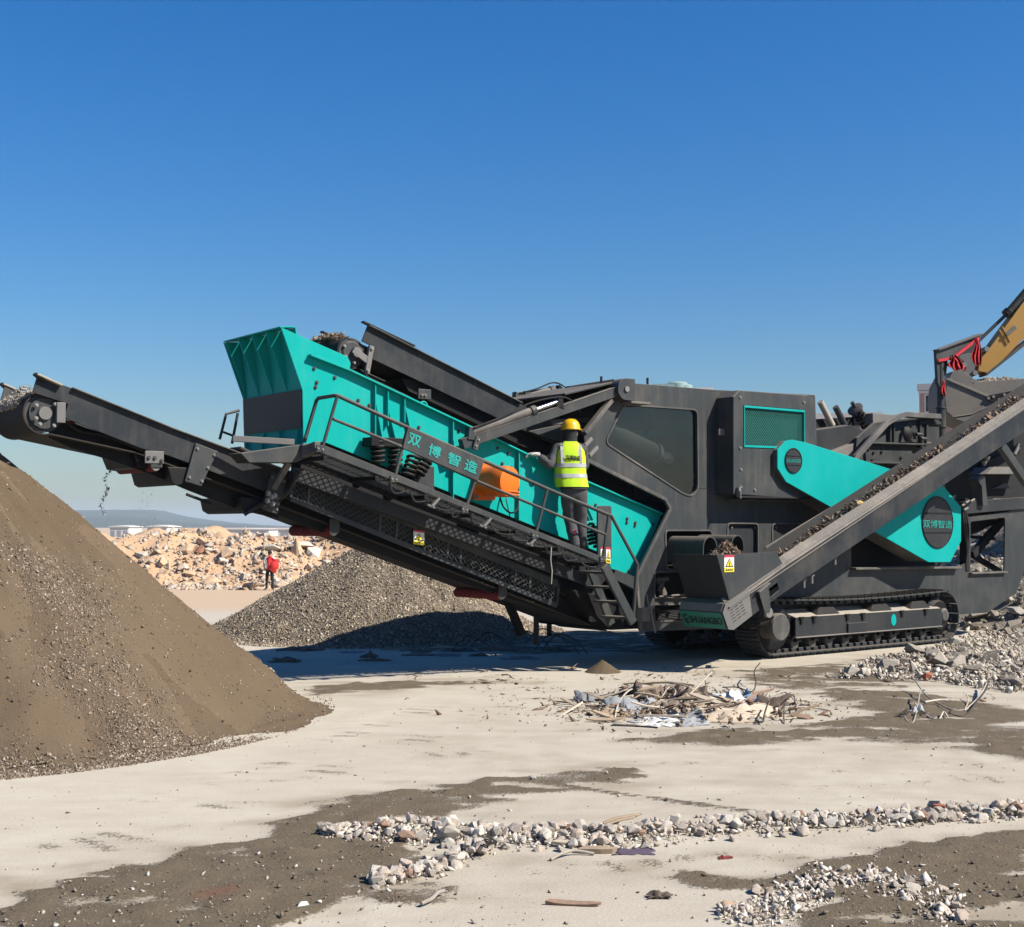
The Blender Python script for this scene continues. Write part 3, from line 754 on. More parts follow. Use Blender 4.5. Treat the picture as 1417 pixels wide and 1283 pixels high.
block('apartment_building', 'low pink building behind the cabinet, only white roof domes showing', 1000, 1070, 547, 118, 14, cols=4,
      roofbits=[('roof_dome', tank(-.12, 1.4, .6), 'white_wall'), ('roof_dome', tank(.2, 1.0, .5), 'white_wall')])
block('apartment_building', 'pink building with white parapet behind the dusty rods and spring', 1090, 1216, 572, 105, 14, cols=6, rows=3, roofbits=[('roof_gable', shed(-.02, 4.0, .35), 'white_wall')])
block('apartment_building', 'pink tower block standing behind the dark mast and excavator bucket', 1278, 1560, 526, 100, 14, cols=9, rows=4)
def hall(name, label, px0, px1, ptop, d, dep):
    a, c = W(px0, ptop, d), W(px1, ptop, d); h = a.z + .8; wd = c.x - a.x; e = empty(name, ((a.x + c.x) / 2, d + dep / 2, -.8)); tag(e, label, 'building')
    MB().ab((-wd / 2, -dep / 2, 0), (wd / 2, dep / 2, h * .86)).build('wall', 'white_wall', e)
    mb = MB(); mb.plate([(-wd / 2 - .3, h * .84), (wd / 2 + .3, h * .84), (wd / 2 + .3, h * .9), (0, h), (-wd / 2 - .3, h * .9)], -dep / 2 - .3, dep / 2 + .3); mb.build('roof', 'white_wall', e)
    for k in range(3):
        x = -wd / 2 + wd * (k + .5) / 3; MB().ab((x - wd * .1, -dep / 2 - .06, 0), (x + wd * .1, -dep / 2 + .1, h * .55)).build('door', 'roof_grey', e)
hall('storage_hall', 'leftmost small white flat building on the horizon beside the hills', 152, 178, 727.0, 330, 12)
hall('storage_hall', 'wider white building on the horizon just right of the leftmost one', 204, 231, 726.5, 300, 12)
hall('storage_hall', 'grey white roof on the horizon left of the discharge conveyor', 296, 372, 731.0, 340, 14)
hall('storage_hall', 'far white hall on the horizon behind the red ribbed roller', 385, 440, 731.0, 340, 14)
# ------------------------------------------------------------------ the tracked crusher
crusher = empty('mobile_crusher', (P0.x, P0.y, 0), TH)
tag(crusher, 'large dark grey and teal tracked crushing and screening machine with conveyors', 'crusher')
def part(mb, name, mat, parent=crusher, bevel=.006, smooth=0, kind=None): return mb.build(name, mat, parent, bevel, smooth, kind)
BOLT = MB().cyl((0, 0, 0), (0, -.022, 0), .017, 6).cyl((0, .004, 0), (0, -.006, 0), .024, 10).mesh('bolt')
BOLTS = {}
def bolts(parent, pts, mat='dark_clean', sc_=1.0):
    if mat not in BOLTS: c = BOLT.copy(); c.name = 'bolt'; c.materials.append(MATS[mat]); BOLTS[mat] = c
    for p in pts:
        o = bpy.data.objects.new('bolt', BOLTS[mat]); COL.objects.link(o); o.parent = parent; o.location = p; o.scale = (sc_,) * 3
def rounded(poly, r, k=4):                               # round the corners of an outline
    out = []; n_ = len(poly)
    for i in range(n_):
        a, b_, c = Vector(poly[i - 1]), Vector(poly[i]), Vector(poly[(i + 1) % n_])
        d0 = min(r, (a - b_).length * .45); d1 = min(r, (c - b_).length * .45)
        p, q = b_ + (a - b_).normalized() * d0, b_ + (c - b_).normalized() * d1
        for j in range(k + 1):
            t = j / k; x = p * (1 - t) ** 2 + b_ * 2 * t * (1 - t) + q * t * t; out.append((x.x, x.y))
    return out
def rim(name, poly, t0, t1, wd, mat, parent=crusher):    # a raised frame round an outline
    P = [Vector(p) for p in poly]; n_ = len(P); inn = []
    c = sum(P, Vector((0, 0))) / n_
    for i in range(n_):
        e = (P[(i + 1) % n_] - P[i - 1]).normalized(); nn = Vector((-e.y, e.x))
        if nn.dot(c - P[i]) < 0: nn = -nn
        inn.append(tuple(P[i] + nn * wd))
    return part(MB().plate(poly, t0, t1, [inn]), name, mat, parent, .003)

# ---- housing and chassis side
win = rounded(PP(.45, [(864, 561), (964, 568), (965, 676), (957, 686), (945, 682), (838, 612)]), .09)
hole_a = rounded(PP(.45, [(921, 735), (984, 735), (984, 788), (923, 787)]), .06)
hole_b = rounded(PP(.45, [(906, 793), (1010, 790), (1010, 826), (906, 827)]), .04)
hole_c = rounded(PP(.45, [(905, 838), (1004, 836), (1004, 858), (906, 859)]), .04)
hole_d = rounded(PP(.45, [(1007, 725), (1048, 725.5), (1048, 772), (1007, 772)]), .06)
hole_e = rounded(PP(.45, [(1069, 725.5), (1112, 726), (1112, 772), (1069, 772)]), .06)
hole_f = rounded(PP(.45, [(1343, 722), (1391, 716), (1390, 790), (1343, 792)]), .05)
outer = PP(.45, [(848, 531), (862, 530.5), (987, 542), (1128, 549), (1131, 640), (1178, 650), (1178, 786), (1326, 784.5), (1336, 780), (1338, 716), (1396, 708), (1404, 704), (1442, 702),
                 (1436, 740), (1406, 821), (1366, 848), (1300, 852), (1100, 864), (947, 872), (886, 874), (880, 800), (926, 706), (920, 692), (812, 637), (808, 600), (846, 553)])
body = part(MB().plate(outer, .45, .48, [win, hole_a, hole_b, hole_c, hole_d, hole_e, hole_f]), 'housing_panel', 'dark', bevel=.008)
for nm, hp in (('window_frame', win), ('opening_frame', hole_a), ('opening_frame', hole_b), ('opening_frame', hole_c), ('opening_frame', hole_d), ('opening_frame', hole_e)):
    rim(nm, hp, .435, .452, -.022, 'dusty', body)
# seams on the panel: narrow raised strips
mb = MB()
for l in ([(964, 675), (1001, 676)], [(945, 682), (923, 692)]):
    a, c = pt(*l[0], .447), pt(*l[1], .447); mb.beam(a, c, .008, .008)
part(mb, 'weld_seam', 'dark', body, 0)
# edge flange where the panel wraps round the screen
edge = [pt(x, y, .44) for x, y in [(812, 637), (920, 691), (927, 704), (880, 799), (886, 872)]]
mb = MB()
for a, c in zip(edge, edge[1:]): mb.beam(a, c, .05, .05)
part(mb, 'edge_flange', 'dusty')
mb = MB(); mb.beam(pt(845, 554, .42), pt(808, 600, .42), .10, .06); part(mb, 'edge_strut', 'dusty')
mb = MB(); mb.beam(pt(818, 607, .36), pt(809, 617, .30), .05, .05); mb.beam(pt(826, 619, .36), pt(815, 631, .28), .05, .05); part(mb, 'mounting_peg', 'grey_plate')
# far wall, roof, floor of the housing
far = PP(.45, [(848, 531), (862, 530.5), (987, 542), (1128, 549), (1131, 640), (1178, 650), (1178, 786), (1326, 784.5), (1396, 708), (1442, 702), (1436, 740), (1406, 821), (1366, 848), (1100, 864), (886, 874), (880, 800), (926, 706), (812, 637), (808, 600)])
part(MB().plate(far, 2.30, 2.34), 'far_housing_panel', 'dark')
rA, rB, rC = (pt(x, y, .45) for x, y in [(850, 531), (987, 542), (1128, 549)])
mb = MB(); mb.strip([(rA.x - .9, rA.z - .22), (rA.x, rA.z), (rB.x, rB.z), (rC.x, rC.z)], .452, 2.33, .03)
part(mb, 'housing_roof', 'dark')
part(MB().plate(PP(.45, [(990, 690), (1126, 690), (1126, 780), (1000, 860), (890, 865), (890, 810), (930, 720)]), 1.0, 1.04), 'inner_bulkhead', 'shade_black')
part(MB().plate(PP(.45, [(1128, 560), (1178, 650), (1178, 790), (1126, 790)]), .9, .94), 'inner_bulkhead', 'shade_black')
part(MB().ab((pt(886, 860, .45).x, .5, .55), (pt(1366, 840, .45).x, 2.30, .60)), 'chassis_floor', 'shade_black')
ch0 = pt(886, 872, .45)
part(MB().plate(PP(.45, [(1180, 740), (1325, 735), (1325, 783), (1180, 785)]), .85, .9), 'inner_bulkhead', 'shade_black')
part(MB().beam(pt(1180, 787, .40), pt(1327, 785.5, .40), .14, .035), 'ledge', 'dusty')
part(MB().beam(pt(1342, 793.5, .43), pt(1392, 792, .43), .10, .03), 'ledge', 'dusty')
# recessed covers behind the two lower openings
for hp in ([(1004, 722), (1051, 722), (1051, 775), (1004, 775)], [(1066, 722), (1115, 722), (1115, 775), (1066, 775)]):
    c = part(MB().plate(PP(.5, hp), .50, .53), 'access_cover', 'dark_clean')
    (x0, z1), (x1, _), (_, z0), _2 = PP(.5, hp)
    bolts(c, [(x0 + .12, .498, z1 - .09), (x1 - .12, .498, z1 - .09), (x0 + .12, .498, z0 + .1), (x1 - .12, .498, z0 + .1)], 'steel', .9)
# roof pins
for px, y0, y1 in ((832, 521, 534), (896, 523, 536)): part(MB().cyl(pt(px, y1, .9), pt(px, y0, .9), .018, 8), 'roof_pin', 'black', bevel=0)

# inside of the housing seen through the big window
a, c = pt(846, 600, .66), pt(904, 627, .66); d_ = (c - a)
drum = part(MB().lathe(a - d_ * .3, d_, [(0, .145), (d_.length * 1.25, .145), (d_.length * 1.27, .13), (d_.length * 1.30, .13)], 28), 'inner_drum', 'dusty', bevel=0, smooth=40)
e_ = pt(904, 627, .66); mb = MB(); mb.lathe(e_, d_, [(0, .16), (.05, .16), (.05, .13), (.09, .13)], 24); part(mb, 'drum_collar', 'steel', drum, 0, 40)
part(MB().lathe(e_ + d_.normalized() * .09, d_, [(0, .11), (.20, .11), (.24, .09), (.25, .02)], 24), 'drum_cap', 'chrome', drum, 0, 40)
part(MB().plate(PP(1.5, [(880, 600), (955, 603), (955, 700), (880, 690)]), 1.5, 1.55), 'inner_panel', 'dusty')
part(MB().plate(PP(1.5, [(868, 597), (985, 590), (985, 602), (870, 607)]), 1.44, 1.50), 'inner_rail', 'teal')
part(MB().beam(pt(893, 562, .8), pt(893, 600, .8), .05, .05), 'inner_post', 'dusty')
part(MB().plate(PP(1.3, [(900, 657), (975, 652), (975, 661), (900, 667)]), 1.2, 1.3), 'inner_rail', 'grey_plate')
part(MB().plate(PP(.8, [(961, 580), (968, 580), (968, 690), (961, 690)]), .7, .8), 'inner_post', 'teal')

gm, gn, gb = newmat('window_glass'); gn.nodes.remove(gb)          # tinted, dusty pane
tr_ = nd(gn, 'ShaderNodeBsdfTransparent'); tr_.inputs[0].default_value = (.60, .63, .63, 1); gl_ = nd(gn, 'ShaderNodeBsdfGlossy', Roughness=.03); gl_.inputs[0].default_value = (.9, .9, .9, 1); df_ = nd(gn, 'ShaderNodeBsdfDiffuse'); df_.inputs[0].default_value = (.20, .185, .16, 1)
mx1 = nd(gn, 'ShaderNodeMixShader'); mx1.inputs[0].default_value = .05; gn.links.new(tr_.outputs[0], mx1.inputs[1]); gn.links.new(gl_.outputs[0], mx1.inputs[2])
mx2 = nd(gn, 'ShaderNodeMixShader'); dn_ = ramp(gn, noisetex(gn, 2.5, 7, .7, nd(gn, 'ShaderNodeTexCoord').outputs['Object']), .40, .85, (.002, .002, .002, 1), (.03, .03, .03, 1)); gn.links.new(dn_, mx2.inputs[0]); gn.links.new(mx1.outputs[0], mx2.inputs[1]); gn.links.new(df_.outputs[0], mx2.inputs[2])
gn.links.new(mx2.outputs[0], [k for k in gn.nodes if k.type == 'OUTPUT_MATERIAL'][0].inputs[0])
wc = sum((Vector(p) for p in win), Vector((0, 0))) / len(win)
part(MB().plate([tuple(wc + (Vector(p) - wc) * 1.02) for p in win], .484, .490), 'window_pane', 'window_glass', body, 0)

# ---- cabinet with green mesh grille
cf = [(1015, 549), (1023, 540), (1118, 547), (1128, 557), (1128, 640), (1128, 692), (1015, 684)]
cabp = PP(.10, cf)
gr = PP(.10, [(1029, 561), (1113, 568), (1113, 622), (1029, 619)])
cab = part(MB().plate(cabp, .10, .13, [gr]), 'cabinet', 'dark', bevel=.012)
part(MB().plate(cabp, .13, .449, [PP(.10, [(1017, 552), (1024, 544), (1117, 550), (1126, 560), (1126, 680), (1017, 681)])]), 'cabinet_shell', 'dark', cab)
rim('grille_frame', gr, .085, .125, .035, 'teal_clean', cab)
g0, g1, g3 = (Vector((p[0], .125, p[1])) for p in (gr[3], gr[2], gr[0]))
part(MB().lattice(g0, g1 - g0, g3 - g0, .026, .026, .007), 'grille_mesh', 'mesh_green', cab, 0)
simple('green_void', (.012, .13, .105), .8, .3, 20)
part(MB().plate(PP(.2, [(1024, 557), (1120, 564), (1120, 630), (1024, 625)]), .19, .20), 'grille_backing', 'green_void', cab)
bolts(cab, [pt(x, y, .10) for x, y in [(1024, 550), (1112, 557), (1025, 650), (1044, 678), (1025, 674), (1024, 620)]], 'steel')
part(MB().beam(pt(1016, 688, .13), pt(1128, 690, .13), .08, .03), 'sill_rail', 'black')
part(MB().beam(pt(1007, 692, .40), pt(1128, 694, .40), .10, .02), 'sill_rail', 'dusty')
mb = MB(); p = pt(1022, 682, .07); mb.ab(p + Vector((-.02, -.03, -.06)), p + Vector((.02, .03, .08))); mb.cyl(p + Vector((0, -.04, .03)), p + Vector((0, -.04, -.09)), .012, 8); part(mb, 'latch', 'steel', cab)
mb = MB(); p = pt(998, 598, .3); mb.ab(p + Vector((-.06, -.02, -.05)), p + Vector((.05, .02, .05))); part(mb, 'hinge', 'steel', cab)

# ---- belt guard (teal)
gp = PP(0, [(1087, 610), (1096, 608.5), (1114, 612), (1222, 646), (1306, 673), (1330, 702), (1330, 749), (1315, 778), (1285, 778), (1214.5, 738), (1150, 702), (1088, 667), (1076, 648), (1076, 622)])
guard = part(MB().plate(gp, 0, .025), 'belt_guard', 'teal_clean', bevel=.006)
ctr = sum((Vector(p) for p in gp), Vector((0, 0))) / len(gp)
inn = [tuple(ctr + (Vector(p) - ctr) * .992) for p in gp]
part(MB().plate(inn, .025, .44, [[tuple(ctr + (Vector(p) - ctr) * .965) for p in gp]]), 'guard_rim', 'dusty', guard)
def disc(cpx, rad, t, nm):
    c = pt(*cpx, t); pr = [(c.x + rad * math.cos(2 * PI * k / 40), c.z + rad * math.sin(2 * PI * k / 40)) for k in range(40)]
    o = part(MB().plate(pr, t - .012, t + .0), nm, 'dark_clean', guard, .004)
    rim('disc_ring', pr, t - .018, t - .011, .02, 'black', guard)
    return c
c = disc((1297, 723), .445, -.002, 'inspection_disc')
mb = MB()
for dz in (.155, -.175): mb.ab((c.x - .40, -.020, c.z + dz - .012), (c.x + .40, -.014, c.z + dz + .012))
part(mb, 'disc_bar', 'black', guard, 0)
textmesh('双博智造', pt(1277, 730, -.016), pt(1317.5, 731.5, -.016), pt(1277, 719, -.016), 'ink_green', 'lettering', guard, .002, .003)
c = disc((1097.5, 637.5), .195, -.002, 'inspection_disc')
mb = MB()
for dz in (.07, -.07): mb.ab((c.x - .175, -.020, c.z + dz - .006), (c.x + .175, -.014, c.z + dz + .006))
part(mb, 'disc_bar', 'black', guard, 0)
textmesh('SHUANGBO', pt(1088, 640, -.016), pt(1108, 640.5, -.016), pt(1088, 635.5, -.016), 'ink_green', 'lettering', guard, .002, .003)
bolts(guard, [(gp[-1][0] + .02, .18, gp[-1][1] - .1), (gp[-1][0] + .02, .30, gp[-1][1] - .1)], 'steel')

# ---- tracks
Lc, Rc, RAD = Vector((.16, 0, .47)), Vector((4.45, 0, .47)), .40
def track(t0, nm):
    wd = .45; root = part(MB().ab((.55, t0 + .10, .30), (4.1, t0 + wd - .02, .62)), nm, 'black')
    # shoes
    L = Rc.x - Lc.x; per = 2 * L + 2 * PI * RAD; N = 64; shoe = None
    mesh = MB(); mesh.box((0, wd / 2, .012), (per / N * .93, wd, .024)); mesh.box((-.03, wd / 2, .035), (.018, wd * .98, .03)); mesh.box((.035, wd / 2, .032), (.014, wd * .98, .02))
    mesh.box((0, wd * .3, -.03), (per / N * .6, .05, .05)); mesh.box((0, wd * .7, -.03), (per / N * .6, .05, .05))
    for k in range(N):
        s = per * k / N
        if s < L: x, z, ang = Lc.x + s, Lc.z - RAD, PI
        elif s < L + PI * RAD: a = -PI / 2 + (s - L) / RAD; x, z, ang = Rc.x + RAD * math.cos(a), Rc.z + RAD * math.sin(a), a - PI / 2
        elif s < 2 * L + PI * RAD: q = s - L - PI * RAD; x, z, ang = Rc.x - q, Rc.z + RAD - .05 * math.sin(PI * q / L), 0
        else: a = PI / 2 + (s - 2 * L - PI * RAD) / RAD; x, z, ang = Lc.x + RAD * math.cos(a), Lc.z + RAD * math.sin(a), a - PI / 2
        M = Matrix.Translation((x, t0, z)) @ Matrix.Rotation(-ang, 4, 'Y')
        if shoe is None: shoe = mesh.build('track_shoe', 'dark', root, .003); shoe.matrix_basis = M
        else: inst(shoe, 'track_shoe', root, M)
    # frame with sloped dusty top, bolted cover blocks, stiffeners
    mb = MB(); mb.plate([(.62, .30), (4.38, .30), (4.42, .40), (4.38, .60), (.62, .60)], t0 + .02, t0 + .06); part(mb, 'side_frame', 'dark_clean', root)
    mb = MB(); mb.ab((.60, t0 - .01, .285), (4.37, t0 + .07, .305)); part(mb, 'frame_lip', 'grey_plate', root)
    mb = MB(); mb.add([(.62, t0 + .015, .60), (4.36, t0 + .015, .60), (4.36, t0 + .36, .70), (.62, t0 + .36, .70), (.62, t0 + .36, .58), (4.36, t0 + .36, .58)], [(0, 1, 2, 3), (0, 3, 4), (1, 5, 2), (3, 2, 5, 4), (0, 4, 5, 1)])
    part(mb, 'frame_top', 'concrete_dust', root, 0)
    for x in (1.45, 2.80, 3.85):
        mb = MB(); mb.add([(x - .28, t0 + .06, .62), (x + .28, t0 + .06, .62), (x + .28, t0 + .30, .66), (x - .28, t0 + .30, .66), (x - .17, t0 + .10, .73), (x + .17, t0 + .10, .73), (x + .17, t0 + .26, .76), (x - .17, t0 + .26, .76)],
                          [(0, 1, 5, 4), (1, 2, 6, 5), (2, 3, 7, 6), (3, 0, 4, 7), (4, 5, 6, 7)]); part(mb, 'track_support', 'black', root)
    for x in (.72, 1.02, 1.83, 2.22, 3.25, 3.9):
        mb = MB(); mb.ab((x, t0 - .005, .50), (x + .05, t0 + .02, .605)); mb.ab((x - .03, t0 - .01, .585), (x + .08, t0 + .03, .607)); part(mb, 'hinge_lug', 'black', root, .003)
    mb = MB(); mb.ab((1.85, t0 - .012, .31), (2.35, t0 + .03, .46)); part(mb, 'cover_plate', 'dark_clean', root)
    for k in range(9):
        x = .72 + k * .41
        part(MB().lathe((x, t0 + .10, .20), (0, 1, 0), [(0, .05), (.02, .09), (.08, .09), (.08, .075), (.18, .075), (.18, .09), (.25, .09)], 16), 'bottom_roller', 'dusty', root, 0, 40)
        part(MB().ab((x - .06, t0 + .04, .22), (x + .06, t0 + .10, .30)), 'roller_bracket', 'black', root, .003)
    part(MB().lathe((Lc.x, t0 + .02, Lc.z), (0, 1, 0), [(0, .10), (0, .16), (.03, .18), (.03, .33), (.05, .36), (.30, .36), (.32, .33), (.38, .2)], 36), 'idler_wheel', 'black', root, 0, 40)
    part(MB().lathe((Rc.x, t0 + .10, Rc.z), (0, 1, 0), [(0, .12), (0, .24), (.03, .27), (.05, .33), (.34, .33), (.36, .2)], 24), 'sprocket', 'black', root, 0, 40)
    part(MB().lathe((Rc.x + .12, t0 + .06, Rc.z), (0, 1, 0), [(0, .09), (.03, .12), (.05, .12)], 18), 'hub_cap', 'dusty', root, 0, 40)
    return root
tr = track(0.0, 'track')
p = pt(1261, 862, .0)
mb = MB(); mb.plate([(3.05 + .09 * math.cos(2 * PI * k / 8 + .39) * .8, .46 + .10 * math.sin(2 * PI * k / 8 + .39)) for k in range(8)], .012, .022); part(mb, 'teal_badge', 'teal_clean', tr, 0)
track(2.05, 'track')
# big pivot drum by the idler (hydraulic motor cover)
part(MB().lathe((-.02, -.25, .50), (0, 1, 0), [(0, .05), (0, .19), (.02, .205), (.12, .205), (.14, .19), (.30, .19)], 36), 'drive_cover', 'dusty', bevel=0, smooth=40)
# undercarriage cross beams
for s0 in (1.0, 3.4): part(MB().ab((s0, .40, .30), (s0 + .35, 2.1, .58)), 'cross_beam', 'black')

# ---- screen box
sp_px = [(389, 453), (481, 493.5), (485.5, 503), (483.5, 512.5), (653, 592), (769, 648), (916, 711), (880, 798), (846, 787), (838, 768), (452, 613), (420, 620), (418.6, 540)]
sp_ = PP(.65, sp_px)
screen = part(MB().plate(sp_, .65, .675), 'screen_side_plate', 'teal', bevel=.004)
part(MB().plate(sp_, 2.22, 2.245), 'far_screen_side_plate', 'teal', bevel=.004)
mb = MB(); fl = [pt(x, y, .61) for x, y in [(428, 491.5), (483.5, 513), (653, 592.5), (769, 648.5), (915, 711.5)]]
for a, c in zip(fl, fl[1:]): mb.beam(a, c, .09, .022)
part(mb, 'top_flange', 'teal', screen, .003)
def rib(px0, px1, wd=.06, th=.014, taper=False):
    a, c = pt(*px0, .65), pt(*px1, .65); return MB().beam(a + Vector((0, -wd / 2, 0)), c + Vector((0, -wd / 2, 0)), wd, th)
for a, c in (((516.5, 532), (516.5, 620)), ((517, 555), (528, 618)), ((534, 541), (534, 590)), ((534, 565), (547, 618)), ((557, 551), (557, 585)), ((557, 560), (566, 600)), ((624, 580), (624, 690)), ((715, 624), (715, 720)), ((653, 593), (640, 606))):
    part(rib(a, c), 'stiffener', 'teal', screen, .002)
part(rib((435, 492), (480, 509), .02, .02), 'stiffener', 'teal', screen, .002)
z2 = lambda x, y: (300 + x / 3.5425, 430 + y / 3.5425)
z3 = lambda x, y: (560 + x / 3.5425, 500 + y / 3.5425)
bp = [z2(*q) for q in [(477, 283), (578, 328), (490, 352), (484, 375), (693, 440), (747, 465), (990, 573), (1187, 590)]] + [z3(*q) for q in [(265, 340), (508, 452), (478, 502), (522, 522), (455, 425), (935, 705), (1090, 772), (1088, 790), (1130, 792), (1128, 806), (1315 - 100, 800), (1098, 1028), (1085, 1043), (630, 600)]]
bolts(screen, [pt(x, y, .65) for x, y in bp], 'dark', 1.05)
# left end: flared lip with gussets, rubber curtain, lower end plate
TA, TB, TC, TD = (Vector((x, .65, z)) for x, z in (sp_[0], sp_[12], (pt(419.3, 592, .65).x, pt(419.3, 592, .65).z), sp_[11]))
WD = 1.57
def across(p, t): return Vector((p.x, .65 + t, p.z))
def sheet(mb, p, q, th, t0=.026, t1=WD - .002):
    p, q = Vector(p), Vector(q); d = (q - p).normalized(); nn = Vector((-d.z, 0, d.x)) * th
    vs = [across(p, t0), across(p, t1), across(q, t1), across(q, t0)]
    return mb.add(vs + [v + nn for v in vs], [(0, 1, 2, 3), (4, 7, 6, 5), (0, 4, 5, 1), (1, 5, 6, 2), (2, 6, 7, 3), (3, 7, 4, 0)])
T2 = TA + Vector((.20, 0, .02))
flare = part(sheet(MB(), T2, TB + Vector((.02, 0, 0)), .015), 'flared_end_plate', 'teal', bevel=.003)
part(sheet(MB(), TA, T2 - Vector((.004, 0, 0)), .015), 'end_lip', 'teal', flare, .002)
for k in range(4):
    tt = .65 + .03 + (WD - .06) * (k + 1) / 4 - (.0 if k < 3 else .02)
    mb = MB(); mb.add([(TA.x + .004, tt, TA.z - .004), (T2.x - .006, tt, T2.z - .012), (TB.x + .012, tt, TB.z + .02)] + [(TA.x + .004, tt + .014, TA.z - .004), (T2.x - .006, tt + .014, T2.z - .012), (TB.x + .012, tt + .014, TB.z + .02)],
                      [(0, 1, 2), (3, 5, 4), (0, 3, 4, 1), (1, 4, 5, 2), (2, 5, 3, 0)]); part(mb, 'gusset', 'teal', flare, .001)
simple('curtain', (.022, .020, .024), .6, .5, 6)
part(sheet(MB(), TB + Vector((-.02, 0, .01)), TC + Vector((-.012, 0, 0)), .012), 'rubber_curtain', 'curtain', bevel=.002)
endp = part(sheet(MB(), TC + Vector((.012, 0, .02)), TD + Vector((.01, 0, -.0)), .015), 'lower_end_plate', 'teal', bevel=.002)
for k in range(4):
    tt = .65 + .1 + k * .46; part(MB().ab((TC.x - .03, tt, TD.z), (TC.x + .01, tt + .014, TC.z - .01)), 'stiffener', 'teal', endp, .001)
bolts(flare, [])
mb = MB(); sheet(mb, TB + Vector((.3, 0, -.3)), Vector((sp_[6][0] - .3, 0, sp_[6][1] - .35)), .03); part(mb, 'screen_deck', 'black')
mb = MB(); sheet(mb, TD + Vector((.05, 0, .03)), Vector((sp_[7][0] - .25, 0, sp_[7][1] + .16)), .02); part(mb, 'screen_floor', 'black')
# springs under the screen
def coil(c, r, h, turns, wr, tilt=(0, 0, 1)):
    ax = Vector(tilt).normalized(); u = ax.orthogonal().normalized(); v2 = ax.cross(u); n_ = int(turns * 14)
    return MB().tube([Vector(c) + ax * (h * k / n_) + (u * math.cos(2 * PI * turns * k / n_) + v2 * math.sin(2 * PI * turns * k / n_)) * r for k in range(n_ + 1)], wr, 7)
for (x, y), tl in (((523, 643), (0, 0, 1)), ((547, 648), (0, 0, 1)), ((563, 661), (.35, 0, .9)), ((577, 658), (.6, 0, .85))):
    part(coil(pt(x, y, .48), .075, .30, 5, .020, tl), 'spring', 'black', bevel=0, smooth=60)
part(MB().ab(pt(514, 617, .40), pt(556, 614, .62) + Vector((0, 0, .05))), 'spring_bracket', 'black')
for (x, y), tl in (((822, 752), (-.35, 0, .9)), ((829, 756), (-.35, 0, .9))):
    part(coil(pt(x, y, .48), .07, .27, 5, .019, tl), 'spring', 'black', bevel=0, smooth=60)
mb = MB(); q0, q1, q2 = pt(806, 688, .60), pt(821, 722, .60), pt(807, 724, .60)
mb.beam(q0, q1, .06, .03); mb.beam(q0, q2, .06, .03); mb.beam(q1, q2, .10, .04); part(mb, 'spring_bracket', 'teal')
part(MB().plate(PP(.55, [(574, 640), (601, 646), (601, 680), (574, 670)]), .55, .6), 'opening_fill', 'dark')  # dark plate standing in for the shaded inside of an opening
# vibration motor
c0 = pt(672, 666, .62); ax = Vector((.22, -1, -.04)).normalized()
motor = part(MB().lathe(c0, ax, [(0, .10), (.0, .20), (.20, .20), (.21, .205), (.38, .205), (.42, .195), (.435, .15), (.44, .01)], 32), 'vibration_motor', 'orange', bevel=0, smooth=40)
mb = MB(); mb.plate([(c0.x - .20, c0.z - .25), (c0.x + .14, c0.z - .25), (c0.x + .20, c0.z - .10), (c0.x + .10, c0.z + .24), (c0.x - .20, c0.z + .24)], .60, .645); part(mb, 'mounting_flange', 'orange', motor)
for dz in (-.16, -.12): part(MB().beam(c0 + Vector((-.06, -.36, dz)), c0 + Vector((.22, -.40, dz - .03)), .1, .02), 'cooling_fin', 'orange', motor, .002)
bolts(motor, [c0 + Vector((dx, -.025, dz)) for dx, dz in ((-.16, .2), (-.16, -.21), (-.17, 0))], 'steel', 1.2)
part(MB().tube(bezier([c0 + Vector((.08, -.2, -.2)), pt(697, 702, .3), pt(708, 710, .3), pt(717, 700, .35), pt(714, 670, .45), pt(712, 650, .6)]), .012, 8), 'cable', 'rubber', motor, 0, 60)
part(MB().tube(bezier([pt(700, 690, .5), pt(704, 708, .45), pt(706, 716, .45)]), .008, 6), 'cable', 'rubber', motor, 0, 60)

# ---- walkway
toe = PP(-.05, [(446, 615.5), (560, 661), (647.5, 697.5), (834, 771), (836, 780), (741, 742), (543, 664.5), (440, 625)])
walk = part(MB().plate(toe, -.06, -.03), 'walkway', 'dark', bevel=.004)
A_, B_ = pt(441, 626, -.05), pt(836, 781, -.05)
dirw = (B_ - A_).normalized(); nrm = Vector((-dirw.z, 0, dirw.x))
part(MB().lattice(A_ + Vector((0, .03, 0)), B_ - A_, Vector((0, .60, 0)), .050, .036, .009), 'deck_mesh', 'dark', walk, 0)
mb = MB()
mb.beam(A_ + Vector((0, .62, -.02)), B_ + Vector((0, .62, -.02)), .05, .09)
part(mb, 'inner_rail_beam', 'black', walk)
for k in range(7):
    q = A_ + (B_ - A_) * (.02 + .16 * k); part(MB().beam(q + Vector((0, 0, -.035)), q + Vector((0, .62, -.035)), .05, .05, (1, 0, 0)), 'cross_member', 'black', walk, .003)
